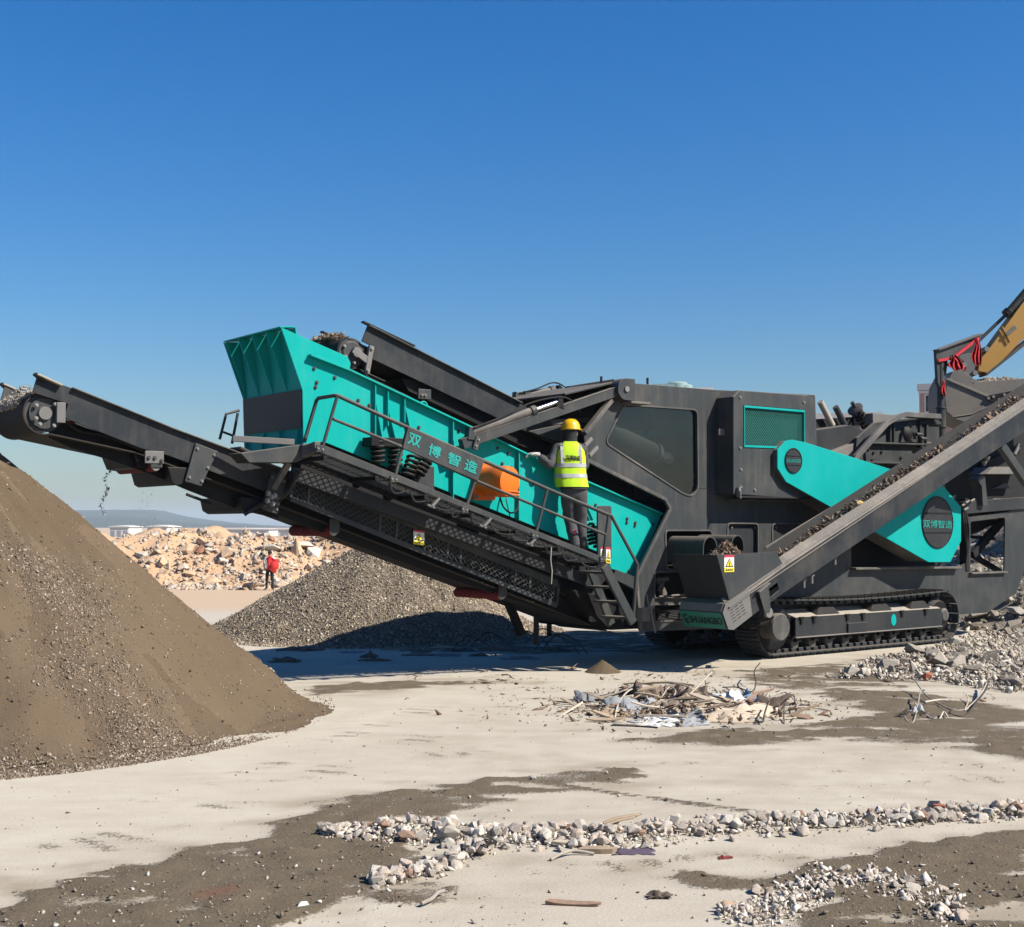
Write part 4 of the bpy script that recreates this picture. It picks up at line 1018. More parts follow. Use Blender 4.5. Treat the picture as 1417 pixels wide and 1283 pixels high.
# left end deck beams
part(MB().beam(pt(441, 618, -.03), pt(404, 633, .65), .10, .12, (1, 0, 0)), 'end_beam', 'dusty', walk)
part(MB().plate(PP(.3, [(333, 627), (404, 617), (441, 612), (450, 622), (410, 640), (345, 640)]), .30, .62), 'end_beam', 'dark', walk)
part(MB().beam(pt(322, 607, .62), pt(407, 612, .40), .05, .07), 'hinge_arm', 'grey_plate', walk)
def rail(pts, r=.021, nm='railing', parent=walk): return part(MB().tube(pts, r, 8), nm, 'dark', parent, 0, 60)
TLr, TRr = pt(468, 548, -.05), pt(842, 713, -.05)
rail([pt(421, 612, .42), pt(438, 553, .42) + Vector((0, 0, -.01)), pt(441, 551, .36), pt(463, 547.5, .02), TLr + Vector((0, 0, .0)), pt(560, 590, -.05), pt(667, 637, -.05), pt(758, 677, -.05), pt(838, 711, -.05), pt(846, 714, -.05), pt(882, 781, -.05), pt(880, 800, -.05), pt(876, 862, -.05)], .024)
rail([pt(461, 580, -.05), pt(560, 620, -.05), pt(661.5, 666.5, -.05), pt(748, 703, -.05), pt(838, 740, -.05)], .019)
for a, c in (((466.5, 549), (444, 627)), ((564, 592), (545, 666)), ((667, 637), (643, 708)), ((757.5, 677), (740, 744)), ((842, 714), (834, 776))):
    part(MB().tube([pt(*a, -.05), pt(*c, -.05)], .021, 8), 'railing_post', 'dark', walk, 0, 60)
for a, c in (((545, 664), 1), ((643, 706), 1), ((740, 742), 1), ((443, 622), 1), ((834, 775), 1)):
    q = pt(*a, -.07); o = part(MB().ab(q + Vector((-.05, -.008, -.03)), q + Vector((.05, .008, .05))), 'post_foot', 'dark', walk, .002); bolts(o, [q + Vector((-.03, -.008, .01)), q + Vector((.03, -.008, .0))], 'steel', .6)
sb = PP(-.085, [(565, 591), (670.5, 637), (661.5, 665.5), (557.5, 620)])
sign = part(MB().plate(sb, -.085, -.078), 'name_board', 'dark', walk, .002)
for k, ch in enumerate('双博智造'):
    cx_, cy_ = [(572.6, 608.5), (600.5, 623.4), (627.2, 635), (651, 644.6)][k]
    BLp, BRp, TLp = pt(cx_ - 9.2, cy_ + 5.0, -.085), pt(cx_ + 7.2, cy_ + 11.5, -.085), pt(cx_ - 5.8, cy_ - 10.0, -.085)
    textmesh(ch, BLp, BRp, TLp, 'ink_green', 'lettering', sign, .002, .003, bold=.03)
# cables and hangers dangling under the deck edge
rn = random.Random(3)
for k in range(11):
    f0 = .22 + .068 * k; q = A_ + (B_ - A_) * f0; L = rn.uniform(.2, .5)
    part(MB().tube(bezier([q + Vector((0, .02, -.03)), q + dirw * L * .3 + Vector((0, .04, -.10 - rn.random() * .04)), q + dirw * L * .7 + Vector((0, .02, -.09)), q + dirw * L + Vector((0, .04, -.02))], 5), .012, 6), 'hose', 'rubber', walk, 0, 60)
for f0 in (.37, .55, .72):
    q = A_ + (B_ - A_) * f0; mb = MB(); mb.beam(q + Vector((-.05, 0, -.10)), q + Vector((.06, .0, .0)), .04, .03); mb.beam(q + Vector((-.12, 0, -.08)), q + Vector((.0, .02, -.12)), .04, .02); part(mb, 'hanger', 'grey_plate', walk, .002)
part(MB().tube([pt(763, 757, -.06), pt(762, 775, -.06), pt(764, 790, -.06), pt(763, 808, -.06)], .008, 6), 'hanging_wire', 'concrete_dust', walk, 0)
# access ladder at the right end of the walkway
lad = part(MB().beam(pt(836, 783, -.05), pt(876, 862, -.05), .05, .13), 'ladder', 'dark')
part(MB().beam(pt(815, 783, .45), pt(846, 864, .45), .05, .12), 'stringer', 'dark', lad)
for f0 in (.12, .38, .64, .92):
    q = pt(836, 783, -.05).lerp(pt(876, 862, -.05), f0); part(MB().ab(q + Vector((-.10, .03, -.015)), q + Vector((.08, .50, .015))), 'tread', 'dark', lad, .003)
part(MB().plate(PP(.4, [(880, 800), (850, 788), (845, 800), (880, 818)]), .36, .40), 'bracket_plate', 'dark')
mb = MB(); q = pt(893, 850, .3); mb.ab(q + Vector((-.08, -.03, -.1)), q + Vector((.07, .1, .09))); mb.cyl(q + Vector((-.1, -.05, .09)), q + Vector((.12, -.05, .09)), .015, 8); mb.cyl(q + Vector((-.02, -.05, .28)), q + Vector((.03, -.05, .09)), .012, 8); part(mb, 'lock_pin_bracket', 'grey_plate')
part(MB().tube([pt(900, 838, .25), pt(903, 856, .25), pt(907, 876, .25)], .014, 8), 'lock_lever', 'grey_plate', bevel=0)
# outer safety plate with the red-white stickers at the rail end
o = part(MB().plate(rounded(PP(.3, [(826, 700), (845, 700), (845, 775), (826, 770)]), .05), .28, .31), 'end_plate', 'dark')
def warning(parent, tl, tr_, bl, t, nm='warning_sticker'):
    a, b_, c = pt(*tl, t), pt(*tr_, t), pt(*bl, t); E1, E2 = b_ - a, c - a
    def Q(u, v, e): return a + E1 * u + E2 * v + Vector((0, -e, 0))
    def quad(u0, v0, u1, v1, e): return MB().add([Q(u0, v0, e), Q(u1, v0, e), Q(u1, v1, e), Q(u0, v1, e)] + [Q(u0, v0, e - .003), Q(u1, v0, e - .003), Q(u1, v1, e - .003), Q(u0, v1, e - .003)], [(3, 2, 1, 0), (4, 5, 6, 7), (0, 1, 5, 4), (1, 2, 6, 5), (2, 3, 7, 6), (3, 0, 4, 7)])
    s_ = part(quad(0, 0, 1, 1, .004), nm, 'sign_white', parent, 0)
    part(quad(0, 0, 1, .13, .006), 'red_band', 'sign_red', s_, 0); part(quad(0, .74, 1, 1, .006), 'yellow_band', 'sign_yellow', s_, 0)
    def tri(k, e): 
        cu, cv = .5, .50; pts_ = [(cu, cv - .30 * k), (cu + .42 * k, cv + .20 * k), (cu - .42 * k, cv + .20 * k)]
        return MB().add([Q(u, v, e) for u, v in pts_] + [Q(u, v, e - .0025) for u, v in pts_], [(2, 1, 0), (3, 4, 5), (0, 1, 4, 3), (1, 2, 5, 4), (2, 0, 3, 5)])
    part(tri(1.0, .0065), 'triangle_border', 'ink', s_, 0); part(tri(.72, .0085), 'triangle_field', 'sign_yellow', s_, 0)
    mk = MB()
    for q in (quad(.46, .42, .54, .57, .0105), quad(.45, .60, .55, .64, .0105)): mk.add(q.v, q.f)
    for k in range(4):
        q = quad(.14 + .19 * k, .82, .26 + .19 * k, .93, .0085); mk.add(q.v, q.f)
    part(mk, 'sticker_print', 'ink', s_, 0, 0, 'stuff')
warning(o, (838.5, 757), (844.5, 758), (838.5, 779), .279)
warning(o, (831, 757), (835, 758), (831, 775), .279)

# ---- product conveyor running from under the machine to the left
cvn = PP(.85, [(52, 520), (99, 537), (240, 594), (387, 648), (830, 806), (820, 838), (600, 760), (370, 681), (232, 630), (197, 621), (89, 578), (94, 559), (45, 543)])
conv = part(MB().plate(cvn, .85, .875), 'discharge_conveyor', 'dark_blue', bevel=.004)
part(MB().plate(cvn, 2.0, 2.025), 'far_side_plate', 'dark', conv, .004)
for t in (.83, 2.04):
    mb = MB(); l = [pt(x, y, .85) for x, y in [(99, 537), (240, 594), (387, 648), (600, 724)]]
    for a, c in zip(l, l[1:]): mb.beam(Vector((a.x, t, a.z)), Vector((c.x, t, c.z)), .07, .012)
    part(mb, 'top_lip', 'dusty', conv, .002)
    mb = MB(); a, c = pt(52, 520, .85), pt(99, 537, .85); mb.beam(Vector((a.x - .02, t + .01, a.z + .012)), Vector((c.x - .12, t + .01, c.z + .018)), .13, .02); part(mb, 'rubber_skirt', 'concrete_dust', conv, .004)
    mb = MB(); mb.beam(Vector((a.x - .03, t + .03, a.z + .022)), Vector((c.x - .3, t + .03, c.z + .05)), .09, .03); part(mb, 'rubber_skirt', 'rubber', conv, .004)
hp = pt(62, 572, .90); PR = .205
bl = [pt(x, y, 1.97) for x, y in [(775, 866), (600, 800), (428, 735), (215, 657), (141, 631)]]
path = [(p.x, p.z) for p in bl]; belt_xs = [p.x for p in bl][::-1]; belt_zs = [p.z for p in bl][::-1]
path += [(hp.x + (PR + .012) * math.cos(a), hp.z + (PR + .012) * math.sin(a)) for a in [(-.42 - k / 16 * .92) * PI for k in range(17)]]
path += [(p.x, p.z) for p in (pt(x, y, .90) for x, y in [(100, 556), (240, 612), (430, 682), (812, 822)])]
part(MB().strip(path, .90, 1.98, .014), 'belt', 'belt_under', conv, 0, 50)
part(MB().lathe((hp.x, .905, hp.z), (0, 1, 0), [(0, .03), (0, .165), (.03, .17), (.03, PR), (1.03, PR), (1.06, .1)], 40), 'head_pulley', 'dark', conv, 0, 40)
mb = MB(); mb.lathe((hp.x, .87, hp.z), (0, 1, 0), [(0, .055), (.0, .07), (.04, .075), (.06, .04)], 20)
part(mb, 'bearing', 'grey_plate', conv, 0, 40)
q = pt(84, 570, .86); part(MB().ab(q + Vector((-.05, -.03, -.12)), q + Vector((.045, .02, .10))), 'bearing_bracket', 'grey_plate', conv)
bolts(conv, [hp + Vector((dx, -.035, dz)) for dx, dz in ((-.10, .08), (-.10, -.06), (.09, -.13), (.1, .1), (-.06, -.12))], 'steel', .9)
part(MB().tube(bezier([pt(92, 585, .95), pt(110, 597, 1.0), pt(140, 602, 1.0), pt(170, 612, .95), pt(198, 624, .9)]), .016, 8), 'hose', 'rubber', conv, 0, 60)
for a, c in (((92, 583), (102, 590)), ((146, 606), (197, 624))): part(MB().plate(PP(1.1, [(a[0], a[1]), (a[0] + 14, a[1] - 2), (c[0], c[1]), (c[0] - 16, c[1] - 4)]), 1.1, 1.12), 'red_guard', 'red_disc', conv, 0)
def roller(x, y, nm='ribbed_roller'):
    p = pt(x, y, .87); p.z = float(np.interp(p.x, belt_xs, belt_zs)) - .085; prof = [(0, .03)]
    for k in range(22): prof += [(.05 + k * .046, .045), (.05 + k * .046, .066), (.05 + k * .046 + .020, .066), (.05 + k * .046 + .020, .045)]
    prof += [(1.1, .03)]
    o = part(MB().lathe(p, (0, 1, 0), prof, 18), nm, 'red_disc', conv, 0, 30)
    part(MB().lathe(p - Vector((0, .02, 0)), (0, 1, 0), [(0, .03), (0, .055), (.02, .06), (.04, .02)], 16), 'end_disc', 'steel', conv, 0, 40)
    part(MB().ab(p + Vector((-.07, -.04, -.02)), p + Vector((.07, -.015, .15))), 'roller_bracket', 'dark', conv)
    for tt in (1.0, ): pass
for x, y in ((215, 647), (461, 735), (694, 823)): roller(x, y)
for x, y in ((214, 634),): 
    q = pt(x, y, .82); o = part(MB().ab(q + Vector((-.11, 0, -.06)), q + Vector((.11, .03, .08))), 'bracket_plate', 'grey_plate', conv); bolts(o, [q + Vector((dx, 0, dz)) for dx, dz in ((-.07, .0), (.0, .0), (.08, -.03))], 'dark')
for poly_, nm in (([(271, 613), (302, 625), (290, 648), (279, 673), (256, 666)], 'hinge_plate'), ([(376, 653), (397, 661), (384, 712), (362, 704)], 'hinge_plate')):
    o = part(MB().plate(PP(.82, poly_), .82, .848), nm, 'dark', conv); xs = PP(.82, poly_); cc = sum((Vector(k) for k in xs), Vector((0, 0))) / len(xs)
    bolts(o, [(cc.x + (a - cc.x) * .75, .82, cc.y + (b_ - cc.y) * .75) for a, b_ in xs], 'grey_plate', .9)
# trough guards slung below the return belt
part(MB().plate(PP(1.05, [(70, 580), (197, 612), (372, 672), (386, 718), (330, 705), (262, 679), (205, 655), (141, 633), (98, 620), (68, 606)]), 1.05, 1.09), 'inner_frame', 'black', conv)
for poly_ in ([(230, 646), (236, 668), (242, 672), (257, 668), (266, 648)], [(330, 688), (334, 706), (342, 711), (374, 706), (382, 692)]):
    xs = PP(.9, poly_); part(MB().plate(xs, .86, 2.0), 'belt_trough', 'black', conv, .01)
part(MB().tube([pt(258, 684, .9), pt(292, 697, .9)], .018, 8), 'stay_rod', 'black', conv, 0)
part(MB().plate(PP(.95, [(184, 626), (228, 636), (214, 650), (192, 646)]), .95, 1.95), 'belt_trough', 'black', conv)
# corrugated hose over the hinge
part(MB().tube(bezier([pt(412, 652, .5), pt(402, 676, .6), pt(388, 690, .7), pt(370, 695, .78), pt(352, 703, .82), pt(338, 712, .85)]), .026, 8), 'armoured_hose', 'rubber', conv, 0, 60)
bolts(conv, [pt(x, y, .72) for x, y in ((371, 683), (376, 688), (370, 693), (377, 697), (380, 686))], 'steel', 1.4)
part(MB().beam(pt(400, 640, .5), pt(378, 676, .7), .06, .07), 'support_strut', 'dusty', conv)
part(MB().beam(pt(342, 628, .95), pt(325, 620, .95), .3, .03), 'hinge_bracket', 'dark', conv)
# mesh guard alongside the lower conveyor, with frame
ga, gb = pt(402, 690, .74), pt(770, 838, .74); gh = Vector((0, 0, .30))
gdd = part(MB().beam(ga, gb, .04, .06), 'mesh_guard', 'dark', bevel=.003)
part(MB().beam(ga + gh, gb + gh, .05, .10), 'guard_frame', 'dark', gdd, .003)
part(MB().lattice(ga, gb - ga, gh, .046, .034, .010), 'guard_mesh', 'dark', gdd, 0)
for f0 in (0, .055, .30, .36, .55, .60, .82, .88, 1): part(MB().beam(ga.lerp(gb, f0), (ga + gh).lerp(gb + gh, f0) + Vector((.03, 0, 0)), .035, .035), 'guard_bar', 'dark', gdd, .003)
part(MB().beam(pt(405, 655, .62), pt(826, 808, .62), .06, .16), 'screen_base_beam', 'dark_clean')
part(MB().plate(PP(.69, [(404, 632), (452, 606), (838, 760), (848, 790), (828, 815), (404, 665)]), .69, .72), 'screen_skirt', 'shade_black')
part(MB().plate(PP(.9, [(395, 655), (830, 808), (822, 866), (600, 792), (428, 728), (388, 712)]), 1.0, 1.03), 'conveyor_backing', 'shade_black')
warning(gdd, (572, 733), (587, 735), (572, 753), .70)
# tail end below
q = pt(833, 850, .7); mb = MB(); mb.lathe(q, (0, 1, 0), [(0, .03), (0, .09), (.06, .10), (.10, .05)], 18); mb.ab(q + Vector((-.18, .02, -.10)), q + Vector((.08, .08, .08))); part(mb, 'tail_bearing', 'grey_plate', conv)
part(MB().lathe(pt(836, 850, .95), (0, 1, 0), [(0, .03), (0, .17), (1.0, .17), (1.02, .05)], 24), 'tail_pulley', 'black', conv, 0, 40)
for x, y0, y1, t in ((742, 850, 893, 1.1), (760, 852, 880, 2.1)): part(MB().beam(pt(x, y0, t), pt(x, y1, t), .06, .06), 'support_leg', 'black')
part(MB().beam(pt(700, 826, 1.6), pt(722, 878, 1.6), .1, .1), 'support_leg', 'black')
mb = MB(); mb.plate(PP(.6, [(788, 815), (886, 838), (886, 870), (845, 872)]), .60, 2.2); part(mb, 'chassis_nose', 'black')
# far side railing frame behind the screen
fr = part(MB().tube([pt(304, 608, 2.9), pt(313, 573, 2.9), pt(331, 568, 2.9)], .02, 8), 'far_railing', 'dark', bevel=0)
part(MB().tube([pt(321, 614, 2.9), pt(329, 572, 2.9)], .02, 8), 'railing_post', 'dark', fr, 0)
part(MB().tube([pt(309, 598, 2.9), pt(325, 604, 2.9)], .016, 8), 'railing_rung', 'dark', fr, 0)

# ---- upper feed conveyor
ucn = PP(.95, [(509, 451), (715, 556), (790, 596), (850, 628), (845, 650), (780, 622), (687, 578), (516, 497), (517, 480), (501, 472)])
uc = part(MB().plate(ucn, .95, .975), 'feed_conveyor', 'dark_blue', bevel=.004)
part(MB().plate(ucn, 1.95, 1.975), 'far_side_plate', 'dark', uc, .004)
for t in (.93, 1.99):
    mb = MB(); a, c = pt(509, 451, .95), pt(720, 558, .95); mb.beam(Vector((a.x, t, a.z)), Vector((c.x, t, c.z)), .08, .012); part(mb, 'top_lip', 'dusty', uc, .002)
    mb = MB(); mb.beam(Vector((a.x - .08, t + .02, a.z + .045)), Vector((a.x + .7, t + .02, a.z - .20)), .07, .02); part(mb, 'rubber_skirt', 'rubber', uc, .002)
up = pt(487, 488, 1.0); UR = .185
ub = [(p.x, p.z) for p in (pt(x, y, 1.0) for x, y in [(840, 690), (700, 618), (560, 545), (512, 522)])]
ub += [(up.x + (UR + .012) * math.cos(a), up.z + (UR + .012) * math.sin(a)) for a in [(-.36 - k / 16 * 1.0) * PI for k in range(17)]]
ub += [(p.x, p.z) for p in (pt(x, y, 1.0) for x, y in [(520, 487), (600, 525), (840, 645)])]
part(MB().strip(ub, 1.0, 1.93, .013), 'belt', 'belt', uc, 0, 50)
part(MB().lathe((up.x, .985, up.z), (0, 1, 0), [(0, .03), (0, .13), (.02, .15), (.02, UR), (.9, UR), (.93, .1)], 36), 'head_pulley', 'dark', uc, 0, 40)
mb = MB(); q = pt(510, 497, .93); mb.beam(q + Vector((.04, 0, .17)), q + Vector((-.03, 0, -.19)), .05, .07); mb.beam(q + Vector((-.02, 0, -.02)), up + Vector((-.02, -.06, .03)), .04, .09); part(mb, 'bearing_bracket', 'grey_plate', uc)
part(MB().lathe((up.x + .04, .92, up.z), (0, 1, 0), [(0, .05), (0, .065), (.06, .065), (.07, .03)], 16), 'bearing', 'grey_plate', uc, 0, 40)
bolts(uc, [q + Vector((.03, -.03, .13)), q + Vector((-.03, -.03, -.15)), up + Vector((-.12, -.02, .07)), up + Vector((-.1, -.02, -.06)), up + Vector((.02, -.02, -.13))], 'steel', .9)
q = pt(588, 545, .93); o = part(MB().ab(q + Vector((-.1, 0, -.07)), q + Vector((.1, .03, .06))), 'bracket_plate', 'dark', uc); bolts(o, [q + Vector((-.05, 0, -.02)), q + Vector((.0, 0, -.02))], 'grey_plate')
part(MB().tube([pt(586, 562, .75) + Vector((.055 * math.cos(a), 0, .055 * math.sin(a))) for a in [k / 10 * PI for k in range(11)]], .013, 8), 'lifting_eye', 'teal', screen, 0, 60)
part(MB().plate(PP(1.5, [(530, 528), (560, 530), (700, 600), (840, 668), (840, 690), (700, 622), (540, 545)]), 1.05, 1.9), 'belt_trough', 'black', uc)

# ---- lifting arms with cylinders, near and far
def arm(t, dx, dy, far=False):
    def p_(x, y): return pt(x + dx, y + dy, t)
    a, c = (pt(638, 615, t), pt(858, 540, t)) if not far else (pt(712, 560, t), pt(810, 548, t))
    ar = part(MB().beam(a, c, .10, .13), 'lifting_arm', 'dark', bevel=.006)
    part(MB().beam(a + Vector((0, -.0, .068)), c + Vector((0, 0, .068)), .12, .008), 'arm_top_plate', 'dusty', ar, .002)
    d = (c - a).normalized(); nn = Vector((-d.z, 0, d.x))
    if not far:
        lug = c + d * .02
        pr = [(lug.x + .155 * math.cos(k), lug.z + .155 * math.sin(k)) for k in [PI / 2 + PI * j / 12 for j in range(13)]] + [(lug.x + .17, lug.z - .155), (lug.x + .17, lug.z + .155)]
        o = part(MB().plate(pr, t - .11, t + .06), 'pivot_lug', 'dark', ar); part(MB().lathe((lug.x, t - .135, lug.z), (0, 1, 0), [(0, .02), (0, .04), (.03, .045)], 12), 'pivot_pin', 'steel', ar, 0, 40)
        part(MB().ab((lug.x + .05, t - .16, lug.z - .20), (lug.x + .42, t + .05, lug.z - .165)), 'pivot_shelf', 'dusty', ar)
        c0, c1 = pt(652, 598, t - .02), pt(735, 569, t - .02); c2 = pt(772, 556, t - .02)
    else:
        c0, c1 = pt(716, 549, t - .02), pt(762, 541, t - .02); c2 = pt(772, 541, t - .02)
        o = part(MB().plate(PP(t - .08, [(715, 565), (722, 546), (731, 540), (739, 552), (735, 562)]), t - .09, t - .06), 'clevis_plate', 'dark', ar)
        bolts(o, [pt(x, y, t - .09) for x, y in ((724, 551), (726, 543), (734, 549), (735, 557))], 'black')
    part(MB().cyl(c0, c1, .055, 18), 'cylinder_barrel', 'dusty', ar, 0, 40); part(MB().cyl(c1, c2, .03, 14), 'cylinder_rod', 'chrome', ar, 0, 40)
    part(MB().lathe(c1 - (c1 - c0).normalized() * .02, c1 - c0, [(0, .06), (.0, .072), (.08, .072), (.08, .05)], 18), 'cylinder_gland', 'dark', ar, 0, 40)
    part(MB().plate([(c0.x - .08, c0.z - .10), (c0.x + .06, c0.z - .11), (c0.x + .03, c0.z + .05), (c0.x - .06, c0.z + .07)], t - .07, t + .03), 'clevis', 'dark', ar)
    part(MB().plate([(c2.x - .06, c2.z - .06), (c2.x + .08, c2.z - .10), (c2.x + .06, c2.z + .06), (c2.x, c2.z + .09)], t - .06, t + .03), 'clevis', 'black', ar)
    for q in range(2):
        o_ = Vector((0, -.05 - .02 * q, .05)); s0 = c0 + o_
        part(MB().tube(bezier([s0, c0.lerp(c1, .5) + o_ + Vector((0, 0, .02)), c1 + o_ + Vector((0, 0, .07)), c2 + Vector((.12, -.03, .06)), c2 + Vector((.5, .1, -.12))]), .011, 6), 'hose', 'rubber', ar, 0, 60)
arm(.40, 0, 0); arm(2.15, 0, 0, True)
q = pt(659, 613, .33); o = part(MB().beam(q + Vector((-.03, 0, -.09)), q + Vector((.03, 0, .08)), .04, .08), 'arm_clamp', 'dark'); bolts(o, [q + Vector((.02, -.02, .04)), q + Vector((-.02, -.02, -.04))], 'steel', .8)
# inner structures between the feed conveyor and the housing
part(MB().plate(PP(1.0, [(730, 590), (800, 575), (838, 560), (812, 640), (760, 640)]), 1.2, 1.24), 'inner_chute', 'dark_clean')
part(MB().plate(PP(.9, [(762, 581), (830, 577), (830, 583), (764, 588)]), .9, 1.8), 'inner_ledge', 'dusty')
part(MB().plate(PP(.95, [(728, 597), (772, 588), (800, 602), (790, 620)]), .90, .94), 'chute_plate', 'dark')
part(MB().beam(pt(786, 541, 1.9), pt(848, 531, 1.9), .1, .14), 'roof_beam', 'black')
part(MB().plate(PP(1.6, [(775, 548), (850, 536), (850, 585), (775, 590)]), 1.6, 1.64), 'inner_chute', 'dark_clean')
part(MB().beam(pt(816, 566, 1.3), pt(816, 578, 1.3), .03, .03), 'inner_post', 'black')
# ---- side conveyor climbing to the right
T0, T1 = -.95, -.10
sn = PP(T0, [(1036, 815), (1090, 777), (1291, 646), (1417, 562), (1490, 513), (1490, 552), (1381, 621), (1307, 670.5), (1090, 817), (1041, 852), (1030, 858)])
slot_hole = PP(T0, [(1064, 815), (1076, 806), (1078, 817), (1066, 827)])
side = part(MB().plate(sn, T0, T0 + .02, [slot_hole]), 'side_conveyor', 'dark_blue', bevel=.004)
# sloped lip along the near plate
l = [pt(x, y, T0) for x, y in [(1006, 837), (1090, 777), (1291, 646), (1417, 562), (1490, 513)]]
mb = MB()
for a, c in zip(l, l[1:]):
    o1, o2 = Vector((0, -.03, -.03)), Vector((0, .11, .085)); vs = [a + o1, c + o1, c + o2, a + o2]; mb.add(vs + [v + Vector((0, .01, -.014)) for v in vs], [(0, 1, 2, 3), (7, 6, 5, 4), (0, 4, 5, 1), (1, 5, 6, 2), (2, 6, 7, 3), (3, 7, 4, 0)])
part(mb, 'near_skirt', 'dusty', side, .003)
mb = MB(); a, c = pt(1006, 837, T0), pt(1490, 513, T0); mb.beam(a + Vector((0, -.035, -.035)), c + Vector((0, -.035, -.035)), .03, .012); part(mb, 'lip_edge', 'grey_plate', side, .002)
fn = PP(T1, [(1060, 757), (1090, 738), (1302, 611), (1417, 538), (1500, 487), (1500, 540), (1417, 590), (1302, 664), (1060, 810)])
part(MB().plate(fn, T1, T1 + .02), 'far_skirt', 'dusty', side, .003)
# belt
b0, b1 = pt(1020, 852, T0), pt(1490, 535, T0); dd = (b1 - b0).normalized(); nn = Vector((-dd.z, 0, dd.x))
mb = MB(); sec = [(-.86, .07), (-.70, .0), (-.36, .0), (-.18, .09)]
vs = []
for p in (b0, b1):
    for t, h in sec: q = p + nn * (h + .16); vs.append((q.x, t, q.z))
    for t, h in sec: q = p + nn * (h + .148); vs.append((q.x, t, q.z))
fs = [(k, k + 1, k + 9, k + 8) for k in range(3)] + [(k + 4, k + 12, k + 13, k + 5) for k in range(3)] + [(0, 8, 12, 4), (3, 7, 15, 11)]
mb.add(vs, fs); part(mb, 'belt', 'belt', side, 0)
mb = MB(); q0, q1 = b0 + nn * -.02, b1 + nn * -.02; mb.add([(q0.x, -.85, q0.z), (q0.x, -.2, q0.z), (q1.x, -.2, q1.z), (q1.x, -.85, q1.z)] + [(q0.x, -.85, q0.z - .012), (q0.x, -.2, q0.z - .012), (q1.x, -.2, q1.z - .012), (q1.x, -.85, q1.z - .012)], [(0, 1, 2, 3), (7, 6, 5, 4), (0, 4, 5, 1), (1, 5, 6, 2), (2, 6, 7, 3), (3, 7, 4, 0)]); part(mb, 'return_belt', 'belt', side, 0)
part(MB().plate([(p[0], p[1] - .02) for p in PP(T1, [(1080, 775), (1302, 640), (1500, 512), (1500, 545), (1302, 664), (1090, 803)])], T1 - .06, T1 - .02), 'far_frame', 'dark', side)
for k in range(14):
    q = b0 + dd * (.6 + .58 * k) + nn * .02; part(MB().cyl(q + Vector((0, .05, 0)), q + Vector((0, .78, 0)), .035, 12), 'idler_roller', 'black', side, 0, 40)
# tail box
Ct, Am, Bb = pt(1004, 836, T0 - .02), pt(1000, 848, T0 - .02), pt(1008, 871, T0 - .02)
Br, Tr = pt(1015, 872, T0 - .02), pt(1041, 852, T0 - .02); Tt = pt(1036, 815, T0 - .02)
tb = [(p.x, p.z) for p in (Ct, Am, Bb, Br, Tr, Tt)]
box = part(MB().plate(tb, T0 - .001, T1 - .03), 'tail_box', 'dark', side)
holes = []
ex, ey = (Tr - Br).normalized(), Vector((-(Tr - Br).normalized().z, 0, (Tr - Br).normalized().x))
for r_ in range(6):
    for c_ in range(3):
        o_ = Br + ex * (.035 + .105 * c_) + ey * (.09 + .042 * r_) + ex * .02 * 0 + Vector((-.06, 0, .02)) * 0
        if r_ == 5 and c_ == 2: continue
        w_, h_ = .075, .014; o_ = o_ - ex * .05 * 0
        holes.append([(o_.x, o_.z), ((o_ + ex * w_).x, (o_ + ex * w_).z), ((o_ + ex * w_ + ey * h_).x, (o_ + ex * w_ + ey * h_).z), ((o_ + ey * h_).x, (o_ + ey * h_).z)])
def inside(poly, p):
    c = False
    for i in range(len(poly)):
        a, b_ = poly[i], poly[i - 1]
        if (a[1] > p[1]) != (b_[1] > p[1]) and p[0] < (b_[0] - a[0]) * (p[1] - a[1]) / (b_[1] - a[1]) + a[0]: c = not c
    return c
cvp = [(p[0], p[1]) for p in tb]; cc = sum((Vector(p) for p in cvp), Vector((0, 0))) / len(cvp); shr = [tuple(cc + (Vector(p) - cc) * .96) for p in cvp]
holes = [h for h in holes if all(inside(shr, q) for q in h)]
part(MB().plate(cvp, T0 - .022, T0 - .012, holes), 'slotted_cover', 'grey_plate', side, .002)
# green name panel on the end and the grey panel above
def endpanel(p, q, off, th, inset, nm, mat):
    d = (q - p).normalized(); n_ = Vector((-d.z, 0, d.x)); n_ = n_ if n_.x < 0 else -n_
    a, b_ = p + d * inset, q - d * inset; vs = []
    for k in (off, off + th):
        for v, t in ((a, T0 + .01), (a, T1 - .05), (b_, T1 - .05), (b_, T0 + .01)): w_ = v + n_ * k; vs.append((w_.x, t, w_.z))
    o = part(MB().add(vs, [(3, 2, 1, 0), (4, 5, 6, 7), (0, 1, 5, 4), (1, 2, 6, 5), (2, 3, 7, 6), (3, 0, 4, 7)]), nm, mat, side, .003)
    return a + n_ * (off + th), b_ + n_ * (off + th)
a_, b_ = endpanel(Am, Bb, .0, .012, .005, 'name_panel', 'green_panel')
endpanel(Ct, Am, .0, .010, .006, 'end_panel', 'grey_plate')
def EP(u, v):                                            # point on the name panel, u from its left (far) edge
    q = a_.lerp(b_, v); return Vector((q.x, (T1 - .05) + ((T0 + .01) - (T1 - .05)) * u, q.z))
textmesh('SHUANGBO', EP(.20, .72), EP(.97, .72), EP(.20, .30), 'ink', 'lettering', side, .003, .003, bold=.03)
lg = MB()
for (u0, v0, u1, v1) in ((.06, .22, .10, .40), (.12, .18, .17, .30), (.06, .50, .11, .72), (.12, .46, .16, .60), (.10, .66, .16, .80)):
    vs = [EP(u0, v1), EP(u1, v1), EP(u1, v0), EP(u0, v0)]; nv = (vs[1] - vs[0]).cross(vs[3] - vs[0]).normalized(); lg.add([v + nv * .003 for v in vs] + [v + nv * .006 for v in vs], [(3, 2, 1, 0), (4, 5, 6, 7), (0, 1, 5, 4), (1, 2, 6, 5), (2, 3, 7, 6), (3, 0, 4, 7)])
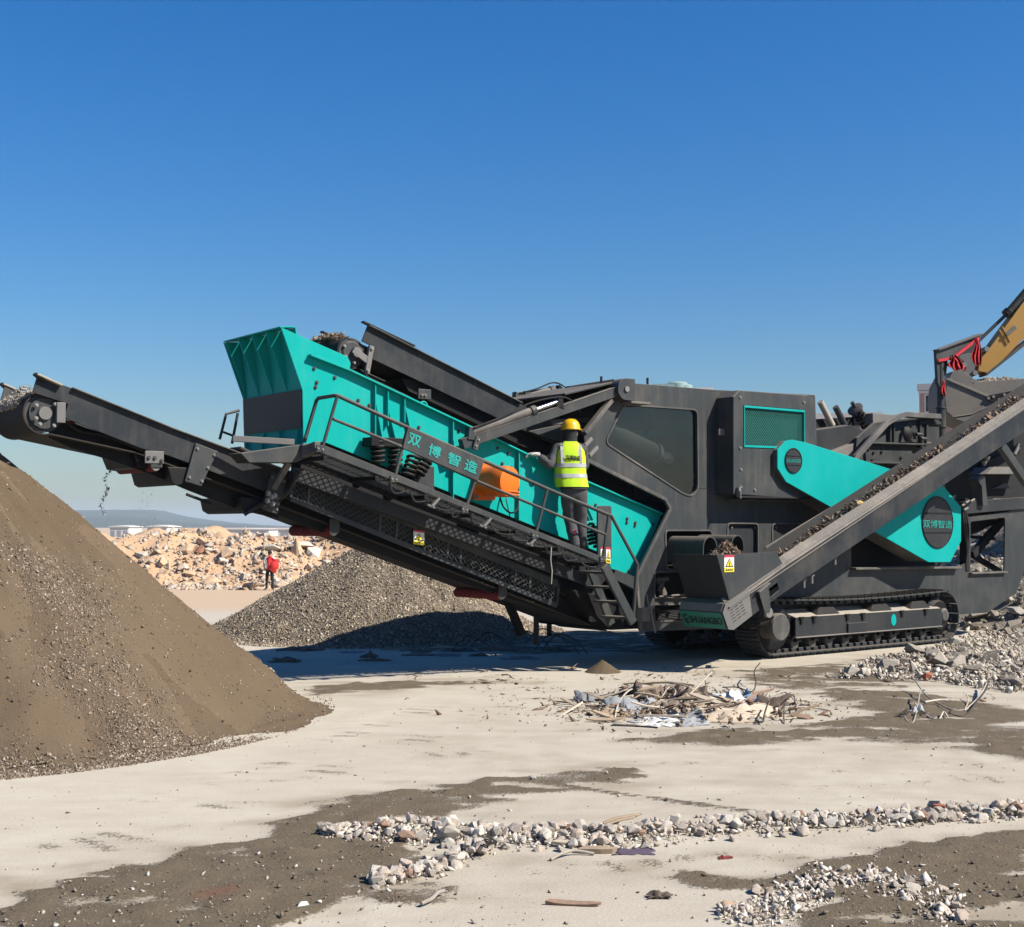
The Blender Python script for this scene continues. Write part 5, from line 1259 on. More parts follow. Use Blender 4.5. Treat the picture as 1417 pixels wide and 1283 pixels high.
part(lg, 'emblem', 'ink', side, 0)
# feed hopper over the tail
h_n = PP(T0 + .02, [(992, 768), (1074, 763.5), (1083, 780), (1009, 830)])
part(MB().plate(h_n, T0 + .02, T0 + .035), 'hopper_near_plate', 'dark', side, .003)
hA, hB = Vector((h_n[0][0], 0, h_n[0][1])), Vector((h_n[3][0], 0, h_n[3][1]))
vs = [(hA.x, T0 + .036, hA.z), (hA.x, T1, hA.z), (hB.x, T1, hB.z), (hB.x, T0 + .036, hB.z)]
mb = MB().add(vs + [(x + .015, y, z) for x, y, z in vs], [(3, 2, 1, 0), (4, 5, 6, 7), (0, 1, 5, 4), (1, 2, 6, 5), (2, 3, 7, 6), (3, 0, 4, 7)]); part(mb, 'hopper_end_plate', 'dark_clean', side, .003)
warning(side, (1002, 768.5), (1015.5, 768), (1002, 792), T0 + .018)
# bracket and pivot
mb = MB(); q = pt(1057, 828, T0 - .03); mb.plate([(q.x - .13, q.z + .10), (q.x + .06, q.z + .20), (q.x + .12, q.z - .12), (q.x + .10, q.z - .20), (q.x + .0, q.z - .20)], T0 - .05, T0 - .03); part(mb, 'support_bracket', 'dark', side)
mb = MB(); mb.beam(q + Vector((-.15, -.03, .09)), q + Vector((.07, -.03, .21)), .06, .015); part(mb, 'bracket_cap', 'grey_plate', side, .002)
q = pt(1065, 848, T0 - .04); mb = MB(); mb.lathe(q, (0, 1, 0), [(0, .03), (0, .07), (.05, .07), (.06, .03)], 16); part(mb, 'pivot', 'steel', side, 0, 40)
part(MB().tube([pt(1069, 852, -.9), pt(1062, 862, -.85), pt(1046, 866, -.8), pt(1040, 868, -.5)], .03, 8), 'pivot_pipe', 'black', side, 0, 60)
for x, y in ((1112, 808), (1123, 802), (1155, 776)): 
    q = pt(x, y, -.8); mb = MB(); mb.cyl(q + Vector((0, 0, .06)), q + Vector((0, 0, -.06)), .025, 10); mb.ab(q + Vector((-.06, -.01, .05)), q + Vector((.06, .01, .07))); part(mb, 'roller_clip', 'grey_plate', side, .002)
part(MB().beam(pt(1384, 615, -.9), pt(1420, 668, -.5), .10, .16), 'support_strut', 'dark', side)
q = pt(1403, 628, -.6); part(MB().lathe(q, (.3, -.3, .9), [(0, .02), (0, .05), (.14, .05), (.14, .03), (.2, .02)], 12), 'work_lamp', 'chrome', side, 0, 40)
for x, y in ((1362, 638), (1366, 632)): 
    q = pt(x, y, -.85); part(MB().lathe(q, (0, 0, -1), [(0, .05), (.04, .04), (.08, .01)], 10), 'lamp_hook', 'grey_plate', side, 0, 40)
# discharge hoods over the hopper
def hood(px, py, top, right, t0, t1):
    L_, Tp, Rr = pt(px, py, t0), pt(*top, t0), pt(*right, t0); w_ = Rr.x - L_.x; h_ = Tp.z - L_.z
    path_ = [(L_.x, L_.z - .12), (L_.x, L_.z + h_ * .35)] + [(L_.x + w_ / 2 - w_ / 2 * math.cos(a), L_.z + h_ * .4 + h_ * .6 * math.sin(a)) for a in [.15 * PI + .7 * PI * k / 7 for k in range(8)]] + [(Rr.x, L_.z + h_ * .35), (Rr.x, L_.z - .12)]
    return part(MB().strip(path_, t0, t1, .02), 'discharge_hood', 'dark', crusher, .002, 35)
hood(974, 768, (985, 744), (992, 768), -.28, .448); hood(1013, 766, (1021, 742), (1029, 766), -.28, .448)
part(MB().ab(pt(923, 787, .46), pt(980, 780, .9)), 'chute_floor', 'black')
mb = MB(); q = pt(934, 782, .42); mb.lathe(q, (0, -1, 0), [(0, .02), (0, .045), (.05, .045)], 12); mb.ab(q + Vector((-.05, -.02, 0)), q + Vector((.05, .02, .07))); part(mb, 'hood_pin', 'dusty')
# pipes inside the lower openings
mb = MB(); mb.tube(bezier([pt(910, 800, .6), pt(918, 806, .55), pt(912, 815, .55), pt(918, 824, .6)]), .02, 8); mb.cyl(pt(908, 803, .58), pt(924, 801, .58), .03, 10); mb.beam(pt(912, 806, .62), pt(921, 825, .62), .06, .06); part(mb, 'valve_block', 'dusty', bevel=0)
for k in range(3): part(MB().tube(bezier([pt(907, 842 + 3 * k, .6), pt(925, 848 + 3 * k, .56), pt(950, 850 + 3 * k, .6), pt(1000, 846 + 3 * k, .8)]), .018, 8), 'hose', 'rubber', bevel=0, smooth=60)
part(MB().tube([pt(912, 826, .40), pt(960, 822, .36), pt(1003, 826, .36), pt(1005, 832, .36)], .016, 8), 'grab_bar', 'dusty', bevel=0, smooth=60)

# ---- crusher unit behind the belt guard
part(MB().plate(PP(.7, [(1186, 606), (1210, 585), (1268, 577), (1300, 580), (1300, 700), (1178, 700)]), .70, .76), 'crusher_side', 'dark')
o = part(MB().plate(PP(.66, [(1197, 617), (1262, 615), (1262, 640), (1240, 660), (1200, 655)]), .66, .70), 'bolted_plate', 'dark'); bolts(o, [pt(x, y, .66) for x, y in [(1201, 622), (1208, 627), (1219, 626), (1206, 637), (1237, 646), (1246, 634)]], 'black', 1.3)
o = part(MB().plate(PP(.64, [(1252, 592), (1262, 584), (1268, 590), (1268, 612), (1247, 612)]), .64, .70), 'bolted_plate', 'dark'); bolts(o, [pt(x, y, .64) for x, y in [(1260, 590), (1259, 600), (1264, 600), (1260, 611)]], 'black', 1.3)
part(MB().lathe(pt(1253, 601, .68), (0, -1, 0), [(0, .1), (.05, .13), (.08, .10), (.1, .03)], 18), 'rotor_bearing', 'black', bevel=0, smooth=40)
for y in (613, 640): part(MB().beam(pt(1196, y, .62), pt(1280, y + 2.5, .62), .12, .03), 'flange_rail', 'dark')
for x in (1231, 1236): part(MB().beam(pt(x, 584, .66), pt(x, 612, .66), .06, .03), 'stiffener', 'dark')
part(MB().tube([pt(1180, 641, .35), pt(1184, 633, .35), pt(1226, 586, .38), pt(1242, 577, .42), pt(1251, 574, .5), pt(1300, 577, .62)], .062, 4), 'guard_pipe', 'dusty', bevel=.006)
part(MB().plate(PP(.9, [(1129, 594), (1170, 588), (1188, 590), (1196, 598), (1184, 640), (1129, 625)]), .9, 2.2), 'impact_hood', 'dark_clean', bevel=.02)
part(MB().plate(PP(.75, [(1145, 628), (1186, 612), (1200, 614), (1186, 640), (1150, 636)]), .75, .9), 'hood_skirt', 'grey_plate')
part(MB().plate(PP(1.2, [(1129, 580), (1182, 577), (1182, 600), (1129, 600)]), 1.2, 1.25), 'hood_backing', 'shade_black')
for x0, y0, x1, y1, r_, mt in ((1152, 589, 1135, 556, .055, 'concrete_dust'), (1169, 588, 1156, 563, .055, 'dark')): part(MB().cyl(pt(x0, y0, 1.1), pt(x1, y1, 1.1), r_, 14), 'adjuster_rod', mt, bevel=.005, smooth=40)
q0, q1 = pt(1201, 592, 1.1), pt(1184, 567, 1.1); o = part(coil(q0, .085, (q1 - q0).length, 5, .024, q1 - q0), 'tension_spring', 'black', bevel=0, smooth=60)
part(MB().cyl(q0, pt(1179, 557, 1.1), .035, 12), 'spring_rod', 'dark', o, 0, 40); part(MB().lathe(q1, q1 - q0, [(0, .03), (0, .14), (.03, .14), (.05, .08)], 20), 'spring_cap', 'dark', o, 0, 40)
part(MB().ab(pt(1206, 575, .9), pt(1222, 583, 1.3)), 'motor_box', 'dusty'); part(MB().ab(pt(1208, 587, .85), pt(1214, 577, 1.3)), 'motor_box', 'grey_plate')
part(MB().plate(PP(.8, [(1270, 579), (1300, 581), (1300, 660), (1275, 660)]), .78, .82), 'feeder_side', 'shade_black')
for x in (1272, 1281): part(MB().beam(pt(x, 572, .7), pt(x, 620, .7), .08, .06), 'feeder_post', 'dark')
for y in (601, 607, 614): part(MB().lathe(pt(1268 + (y - 601), y, .60), (1, 0, 0), [(0, .02), (0, .03), (.15, .03), (.15, .015), (.2, .015)], 10), 'valve', 'dark', bevel=0, smooth=40)
part(MB().beam(pt(1272, 585, .7), pt(1300, 586, .7), .08, .05), 'flange_rail', 'dark')
part(MB().beam(pt(1272, 573, .7), pt(1300, 576, .7), .08, .05), 'flange_rail', 'dark')
# mast with a gusseted top beam
mst = part(MB().cyl(pt(1303, 690, .75), pt(1301, 500, .75), .065, 18), 'mast', 'dark', bevel=0, smooth=40)
part(MB().cyl(pt(1302.5, 660, .75), pt(1302, 566, .75), .085, 18), 'mast_sleeve', 'dark', mst, .006, 40)
for y in (566, 592): part(MB().cyl(pt(1302, y, .75), pt(1302, y - 2, .75), .10, 18), 'mast_collar', 'dark', mst, .003, 40)
part(MB().plate(PP(.72, [(1295.5, 485), (1353, 463.5), (1357, 464), (1357, 471), (1346, 474), (1312, 497), (1307, 541), (1303, 541), (1298, 530)]), .72, .78), 'mast_gusset', 'dark', mst)
part(MB().beam(pt(1295.5, 485, .72), pt(1356, 463, .72), .14, .03), 'mast_arm', 'dark', mst)
# rear gantry under the side conveyor
part(MB().beam(pt(1330, 703, .45), pt(1440, 694, .45), .12, .22), 'rear_beam', 'dark_clean')
part(MB().beam(pt(1333, 690, .5), pt(1335, 790, .5), .14, .10), 'rear_post', 'shade_black')
part(MB().plate(rounded(PP(.3, [(1353, 663), (1358, 658), (1363, 659), (1367, 699), (1360, 699), (1359, 674)]), .02), .3, .5), 'rear_bracket', 'dark')
part(MB().plate(PP(.5, [(1365, 656), (1376, 646), (1410, 646), (1425, 656)]), .5, .9), 'rear_tray', 'grey_plate')
part(MB().plate(PP(.9, [(1360, 640), (1440, 610), (1440, 700), (1360, 700)]), .9, .95), 'feeder_wall', 'shade_black')
part(MB().plate(PP(.6, [(1368, 690), (1430, 690), (1430, 695), (1368, 695)]), .5, .8), 'rear_rail', 'grey_plate')
part(MB().plate(PP(.85, [(1372, 676), (1388, 668), (1396, 676)]), .80, .85), 'rear_gusset', 'dark')
part(MB().beam(pt(1345, 768, .9), pt(1405, 700, .9), .10, .14), 'diagonal_brace', 'shade_black')
part(MB().beam(pt(1345, 768, 1.0), pt(1385, 792, 1.0), .08, .10), 'diagonal_brace', 'shade_black')
part(MB().beam(pt(1335, 742, 1.2), pt(1400, 748, 1.2), .06, .06), 'diagonal_brace', 'shade_black')
part(MB().plate(PP(.9, [(1366, 716), (1384, 714), (1378, 720)]), .88, .9), 'reflector', 'sign_red')
part(MB().plate(PP(.9, [(1300, 642), (1440, 548), (1440, 700), (1362, 735), (1338, 745), (1300, 705)]), 1.0, 1.05), 'inner_bulkhead', 'shade_black')
mb = MB(); 
for x, y in ((1331, 700), (1336, 696), (1343, 694), (1334, 706)): mb.cyl(pt(x, y, .3), pt(x + 5, y - 3, .34), .02, 8)
part(mb, 'hydraulic_fittings', 'steel', bevel=0)
for k in range(3): part(MB().tube(bezier([pt(1332 + 2 * k, 704, .35), pt(1334 + 3 * k, 730, .33), pt(1338 + k, 760, .38), pt(1335, 785, .5)]), .018, 8), 'hose', 'rubber', bevel=0, smooth=60)
# ---- material riding on the belts
def clump(name, label, cat, pts, N, seed, sz, pal, elong=1.6, mat='chip', local=True, smin=.006, lay=0.0):
    rn = random.Random(seed); P = []; S = []; Cc = []
    for k in range(N):
        P.append(pts(rn)); S.append(smin + min(sz * 3, sz * (rn.paretovariate(2.4) - 1))); q = rn.uniform(.7, 1.25); Cc.append([v * q for v in rn.choice(pal)])
    o = chips(name, np.array([tuple(p) for p in P]), np.array(S), np.array(Cc), mat, seed, elong, lay=lay)
    if local: o.location = (P0.x, P0.y, 0); o.rotation_euler = (0, 0, TH)
    tag(o, label, cat, kind='stuff'); return o
woodpal = [(.16, .11, .075), (.24, .17, .12), (.10, .075, .055), (.34, .25, .17), (.20, .12, .08), (.28, .25, .21)]
def on_side(rn):
    u = rn.random()
    while noise.noise(Vector((u * 16, 3.3, 0))) < rn.uniform(-.5, .25): u = rn.random()
    q = b0 + dd * (1.15 + 7.6 * u); t = max(-.80, min(-.22, rn.gauss(-.55, .16)))
    return Vector((q.x, t, q.z)) + nn * (.17 + .10 * rn.random() * max(0, 1 - abs(t + .52) / .35))
clump('belt_debris', 'line of brown wood chips and dirt riding up the side conveyor', 'debris', on_side, 1900, 41, .015, woodpal, 1.5)
for (x, y), s, c in (((1190, 699), .11, (.55, .40, .16)), ((1095, 758), .10, (.45, .30, .2)), ((1375, 580), .09, (.42, .25, .17)), ((1350, 598), .08, (.4, .24, .17)), ((1105, 745), .06, (.3, .12, .08))): pass
def heap_h(rn):
    u, v_ = max(-.24, min(.24, rn.gauss(0, .12))), max(-.24, min(.24, rn.gauss(0, .11))); q = pt(1005, 772, -.50)
    return q + Vector((u, v_, max(-.05, .28 - abs(u) * .75 - abs(v_) * .9) * rn.random()))
clump('wood_debris', 'mound of shredded brown wood in the small hopper below the hoods', 'debris', heap_h, 1300, 42, .012, woodpal, 2.4)
def heap_l(rn):
    u, v_ = rn.gauss(0, .10), rn.uniform(-.3, .3); q = Vector((up.x - .08, 1.45, up.z + UR))
    return q + Vector((u, v_, max(-.02, .10 - abs(u) * .45) * rn.random()))
clump('clay_debris', 'lump of brown earth and twigs tipping off the upper conveyor into the hopper', 'debris', heap_l, 1200, 43, .008, [(.26, .20, .14), (.18, .13, .09), (.34, .28, .21)], 1.8)
def heap_c(rn):
    u = rn.random(); a = PI * (.5 + .42 * u) if rn.random() < .55 else None; t = max(1.05, min(1.9, rn.gauss(1.48, .2)))
    if a is not None: return Vector((hp.x + (PR + .03 + .03 * rn.random()) * math.cos(a), t, hp.z + (PR + .03 + .03 * rn.random()) * math.sin(a)))
    q = pt(100, 556, .9); d = (pt(240, 612, .9) - q).normalized(); p = q + d * (5 * rn.random() - .4); return Vector((p.x, t, p.z + .03 + .07 * rn.random() * max(0, 1 - abs(t - 1.45) / .45)))
clump('gravel_on_belt', 'light gravel pouring over the head of the discharge conveyor at far left', 'gravel', heap_c, 9000, 44, .007, [(.38, .33, .27), (.28, .23, .18), (.48, .43, .36)], 1.2)
def fall(rn):
    u = rn.random(); q = pt(152 - 12 * u + 3 * math.sin(u * 14), 640 + 72 * u, 1.3); return q + Vector((rn.gauss(0, .008), rn.gauss(0, .03), 0))
clump('falling_grit', 'thin string of dark grit falling from under the discharge conveyor', 'grit', fall, 150, 45, .0035, [(.06, .055, .05), (.12, .10, .085)], 1.3)
def fall2(rn):
    u = rn.random(); q = pt(205 + rn.gauss(0, 7), 672 + 60 * u, 1.4); return q + Vector((0, rn.gauss(0, .1), 0))
clump('falling_dust', 'faint drift of fine dust falling in front of the hills', 'dust', fall2, 260, 46, .0022, [(.12, .10, .085), (.2, .18, .15)], 1.0, smin=.0016)
# ------------------------------------------------------------------ chunks lying on the side conveyor belt
rn = random.Random(17)
def lone(name, label, cat, p, s, mat, seed, sc3=(1, 1, 1), rot=(0, 0, 0), group=None):
    me = rockmesh(seed, 15); me.materials.append(MATS[mat]); o = bpy.data.objects.new(name, me); COL.objects.link(o); o.location = p; o.scale = [s * k for k in sc3]; o.rotation_euler = rot
    return tag(o, label, cat, group)
def Mw(x, y, t): q = pt(x, y, t); return P0 + MU * q.x + MV * q.y + Vector((0, 0, q.z))
simple('foam', (.58, .42, .17), .95, .25, 12); simple('chunk_brown', (.30, .20, .14), .95, .35, 12); simple('chunk_tan', (.42, .30, .19), .95, .3, 14)
lone('foam_chunk', 'pale yellow chunk lying halfway up the side conveyor belt', 'chunk', Mw(1191, 697, -.6), .10, 'foam', 4, (1.2, .8, .8), (.2, .1, .5))
lone('wood_chunk', 'pale splintered wood piece low on the side conveyor belt', 'wood', Mw(1104, 755, -.6), .09, 'chunk_tan', 6, (1.7, .5, .45), (0, -.5, TH))
lone('brick_chunk', 'brown brick chunk lying near the upper right end of the side conveyor', 'brick', Mw(1368, 577, -.6), .09, 'chunk_brown', 7, (1.1, .8, .8), (.3, .4, .2))
lone('brick_chunk', 'tan brick chunk beside the brown one near the top of the side conveyor', 'brick', Mw(1378, 573, -.55), .08, 'chunk_tan', 8, (1, .9, 1), (.3, .9, .2))
lone('stone_chunk', 'round brown lump just below the brick chunks on the side conveyor', 'stone', Mw(1350, 592, -.6), .08, 'chunk_brown', 9, (1, .8, .8))

# ------------------------------------------------------------------ excavator at the right edge
ED = 26.5
exc = empty('excavator', (W(1420, 728, ED).x, ED, 0)); tag(exc, 'ochre yellow excavator arm with a loaded grey bucket reaching in from the right', 'excavator')
def ex(x, y, dy=0.0): q = W(x, y, ED + dy); return Vector((q.x - exc.location.x, dy, q.z))
def exP(l, dy=-.3): return [(p.x, p.z) for p in (ex(*k, dy) for k in l)]
def epart(mb, nm, mat, parent=None, bevel=.01, smooth=0): return mb.build(nm, mat, parent or exc, bevel, smooth)
stick = epart(MB().plate(exP([(1358, 497), (1368, 486), (1417, 419), (1500, 322), (1560, 300), (1540, 350), (1480, 418), (1417, 470), (1372, 516), (1356, 513)]), -.20, .20), 'arm', 'yellow')
epart(MB().beam(ex(1360, 520, 0), ex(1480, 425, 0), .42, .05), 'arm_bottom_plate', 'dusty', stick)
for l in ([(1383, 456), (1394, 477)], [(1387, 452), (1398, 473)]): epart(MB().beam(ex(*l[0], -.21), ex(*l[1], -.21), .02, .02), 'weld_bar', 'yellow', stick, 0)
epart(MB().beam(ex(1392, 464, -.23), ex(1406, 452, -.23), .05, .07), 'hose_bracket', 'grey_plate', stick)
epart(MB().cyl(ex(1353, 473, -.05), ex(1396, 432, -.05), .035, 14), 'cylinder_rod', 'dark', None, 0, 40)
epart(MB().cyl(ex(1394, 434, -.05), ex(1470, 358, -.05), .085, 18), 'cylinder_barrel', 'dark', None, 0, 40)
epart(MB().lathe(ex(1392, 436, -.05), ex(1470, 358) - ex(1392, 436), [(0, .06), (0, .11), (.10, .11), (.12, .09)], 18), 'cylinder_gland', 'black', None, 0, 40)
epart(MB().tube([ex(1394, 429, -.12), ex(1417, 402, -.12), ex(1470, 345, -.12)], .03, 8), 'hydraulic_hose', 'black', None, 0, 60)
epart(MB().plate(rounded(exP([(1350, 468), (1358, 466), (1350, 486), (1340, 497), (1332, 497), (1333, 489)]), .05), -.16, .16), 'link', 'dark')
epart(MB().plate(rounded(exP([(1327, 492), (1345, 487), (1352, 500), (1350, 514), (1346, 526), (1334, 519), (1340, 505)]), .06), -.24, .24), 'bucket_ear', 'grey_plate')
for x, y in ((1335, 505), (1366, 483), (1350, 516)): epart(MB().lathe(ex(x, y, -.30), (0, 1, 0), [(0, .02), (0, .05), (.03, .055), (.58, .055), (.60, .02)], 16), 'pivot_pin', 'steel', None, 0, 40)
paint('bucket', (.17, .16, .145), .6, .7, .9)
bo = exP([(1303, 552), (1306, 530), (1314, 514), (1326, 511), (1346, 526), (1352, 528), (1440, 522), (1452, 540), (1430, 560), (1395, 580), (1370, 589), (1345, 589), (1318, 580), (1306, 570)], -.55)
bo = [(a + .06, c) for a, c in bo]; sides = MB(); sides.plate(bo, -.55, -.50); bucket = epart(sides, 'bucket', 'bucket', None, .008)
epart(MB().plate(bo, .50, .55), 'far_bucket_side', 'bucket', bucket, .008)
shellp = exP([(1346, 526), (1326, 511), (1314, 514), (1306, 530), (1303, 552), (1306, 570), (1318, 580), (1345, 589), (1370, 589), (1395, 580), (1430, 560), (1452, 540)], -.55)
shellp = [(a + .06, c) for a, c in shellp]; epart(MB().strip(shellp, -.50, .50, .03), 'bucket_shell', 'bucket', bucket, 0, 35)
epart(MB().strip(exP([(1308, 526), (1360, 548), (1390, 560)], -.55), -.58, -.545, .05), 'wear_bar', 'bucket', bucket)
epart(MB().strip(exP([(1318, 578), (1345, 574), (1375, 560), (1390, 552)], -.55), -.565, -.545, .02), 'wear_bar', 'bucket', bucket)
o = epart(MB().plate(rounded(exP([(1365, 548), (1400, 541), (1396, 551), (1378, 558), (1368, 555)], -.57), .04), -.59, -.545), 'side_cutter', 'black', bucket)
for x, y in ((1368, 551), (1375, 549), (1383, 553), (1390, 546)): epart(MB().lathe(ex(x, y, -.60), (0, 1, 0), [(0, .02), (0, .03), (.03, .035)], 8), 'bolt', 'steel', bucket, 0)
for k in range(5):
    y = -.42 + .21 * k; q = ex(1452, 539, -.55) + Vector((.06, y + .55, 0)); epart(MB().add([q + Vector((0, -.06, -.05)), q + Vector((0, .06, -.05)), q + Vector((0, .06, .05)), q + Vector((0, -.06, .05)), q + Vector((.24, -.03, .02)), q + Vector((.24, .03, .02))], [(0, 3, 2, 1), (0, 1, 5, 4), (3, 4, 5, 2), (0, 4, 3), (1, 2, 5)]), 'tooth', 'steel', bucket, .004)
epart(MB().plate(exP([(1540, 300), (1590, 300), (1720, 420), (1900, 640), (1860, 690), (1650, 450), (1540, 345)]), -.24, .24), 'boom', 'yellow')
# the rest of the excavator, standing beyond the right edge
epart(MB().plate(rounded([(6.3, 1.15), (10.2, 1.15), (10.2, 2.3), (9.6, 2.5), (6.3, 2.2)], .12), -1.3, 1.3), 'engine_house', 'yellow')
epart(MB().plate(rounded([(6.1, 2.2), (7.9, 2.2), (7.9, 3.1), (7.6, 3.2), (6.5, 3.2)], .1), .35, 1.3), 'cab', 'yellow')
epart(MB().plate(rounded([(6.35, 2.35), (7.7, 2.35), (7.7, 3.0), (6.65, 3.05)], .06), .33, .36), 'cab_window', 'dark_glass')
epart(MB().cyl((8.0, 0, .85), (8.0, 0, 1.16), .7, 24), 'slew_ring', 'black', None, 0, 40)
for yy in (-1.35, .85): epart(MB().plate(rounded([(5.9, .05), (10.1, .05), (10.3, .45), (10.1, .85), (5.9, .85), (5.7, .45)], .25, 5), yy, yy + .5), 'crawler_track', 'black')
# load in the bucket
vs = []; fs = []; nxx, nyy = 34, 14
for i in range(nxx + 1):
    for j in range(nyy + 1):
        px = 1343 + 105 * i / nxx; q = ex(px, np.interp(px, [1343, 1360, 1400, 1448], [529, 528, 527, 531]), -.5); v_ = j / nyy * 2 - 1
        vs.append((q.x, v_ * .50, q.z + .10 * (1 - v_ * v_) * math.sin(PI * i / nxx) + .05 * noise.fractal(Vector((px * .05, v_ * 2, 1)), 1, 2, 4)))
fs = [(i * (nyy + 1) + j, (i + 1) * (nyy + 1) + j, (i + 1) * (nyy + 1) + j + 1, i * (nyy + 1) + j + 1) for i in range(nxx) for j in range(nyy)]
me = bpy.data.meshes.new('soil_load'); me.from_pydata(vs, [], fs); simple('soil', (.17, .135, .095), .97, .4, 9, bump=.8)
ld = link('soil_load', me, 'soil', smooth=60, loc=exc.location); tag(ld, 'brown soil and rubble heaped in the excavator bucket', 'soil', kind='stuff')
P = []; S = []; C_ = []
for k in range(420):
    v_ = rn.choice(vs); s = .012 * rn.paretovariate(1.9); P.append((v_[0] + rn.gauss(0, .04), v_[1] + rn.gauss(0, .04), v_[2])); S.append(min(s, .07)); C_.append(rn.choice([(.2, .16, .11), (.3, .26, .2), (.5, .47, .42), (.14, .11, .08)]))
chips('loose_soil', np.array(P), np.array(S), np.array(C_), 'chip', 13, 1.2, ld)

# ------------------------------------------------------------------ red cloths tied to the mast arm
def cloth(name, label, grid, mat='red_cloth', th=.006, loc=None):
    nu, nv = len(grid), len(grid[0]); vs = [p for r_ in grid for p in r_]
    fs = [(i * nv + j, (i + 1) * nv + j, (i + 1) * nv + j + 1, i * nv + j + 1) for i in range(nu - 1) for j in range(nv - 1)]
    c0 = Vector(vs[0]); me = bpy.data.meshes.new(name); me.from_pydata([Vector(v) - c0 for v in vs], [], fs)
    o = link(name, me, mat, smooth=70, loc=c0); s = o.modifiers.new('thick', 'SOLIDIFY'); s.thickness = th; s.offset = 0
    return tag(o, label, 'cloth')
def fold(top, bot, wid, fr, amp, t, nu=14, nv=22, flare=1.4):
    g = []
    for i in range(nu + 1):
        u = i / nu; row = []
        for j in range(nv + 1):
            v_ = j / nv * 2 - 1; cx_ = top[0] + (bot[0] - top[0]) * u; cy_ = top[1] + (bot[1] - top[1]) * u
            ww = wid * (.35 + (flare - .35) * min(1, u * 1.6)) * (1 - .35 * max(0, u - .75) * 4 * abs(v_))
            row.append(Mw(cx_ + v_ * ww + .8 * math.sin(u * 7), cy_ + 2.0 * math.sin(v_ * 5 + u * 3), t + amp * math.sin(v_ * fr + u * 2)))
        g.append(row)
    return g
cloth('red_cloth', 'bright red cloth hanging from the tip of the mast arm', fold((1352, 470), (1352, 505), 5.2, 9, .05, .66))
cloth('red_cloth', 'crumpled red cloth knotted under the mast arm beside the mast', fold((1319, 493), (1325, 512), 8.5, 11, .06, .66))
cloth('red_cloth', 'narrow red rag hanging low on the mast', fold((1304.5, 528), (1306.5, 547), 2.4, 6, .03, .62))
mb = MB(); mb.beam(pt(1298, 499, .68), pt(1318, 496, .66), .03, .05); mb.beam(pt(1318, 496, .66), pt(1354, 468, .66), .03, .05)
o = mb.build('red_ribbon', 'red_cloth', None, 0); o.location = (P0.x, P0.y, 0); o.rotation_euler = (0, 0, TH); tag(o, 'taut red ribbon tied along the mast arm', 'ribbon')

# ------------------------------------------------------------------ people
simple('skin', (.42, .24, .16), .6, .1); simple('coverall', (.068, .069, .073), .9, .3, 14); simple('glove', (.62, .60, .57), .9, .15, 30); simple('boot', (.02, .019, .018), .7, .2)
simple('hat_yellow', (.80, .46, .010), .35, .05, 4); simple('vest', (.50, .78, .012), .8, .12, 7); simple('reflective', (.40, .41, .42), .5, .12, 12); simple('hair', (.012, .010, .009), .7, .3, 40)
simple('scarf', (.022, .026, .026), .9, .3, 20); simple('white_shirt', (.62, .64, .68), .85, .1); simple('red_jacket', (.62, .025, .022), .75, .2, 9); simple('trousers', (.018, .018, .020), .85, .3, 12)
simple('patch_pink', (.55, .12, .16), .8, .3, 30); simple('shoe_grey', (.35, .33, .31), .8, .2)
def skinbody(name, nodes, links, root, mats, pick, extra=None):
    keys = list(nodes); me = bpy.data.meshes.new(name); me.from_pydata([nodes[k][0] for k in keys], [(keys.index(a), keys.index(b_)) for a, b_ in links], [])
    o = bpy.data.objects.new(name, me); COL.objects.link(o); mo = o.modifiers.new('skin', 'SKIN'); mo.use_smooth_shade = True
    sk = me.skin_vertices[0].data
    for i, k in enumerate(keys):
        r_ = nodes[k][1]; sk[i].radius = r_ if isinstance(r_, tuple) else (r_, r_); sk[i].use_root = (k == root)
    su = o.modifiers.new('sub', 'SUBSURF'); su.levels = 2; su.render_levels = 2
    dg = bpy.context.evaluated_depsgraph_get(); m2 = bpy.data.meshes.new_from_object(o.evaluated_get(dg)); COL.objects.unlink(o); bpy.data.objects.remove(o)
    m2.materials.clear()
    for k in mats: m2.materials.append(MATS[k])
    for v in m2.vertices:                                   # cloth wrinkles
        d = noise.noise(Vector((v.co.x * 8, v.co.y * 8, v.co.z * 24))) * .011 + noise.noise(v.co * 9) * .011
        v.co += v.normal * (d if v.co.z < 1.40 else 0)
    for p in m2.polygons: p.material_index = pick(p.center); p.use_smooth = True
    b_ = bpy.data.objects.new(name, m2); COL.objects.link(b_); return b_
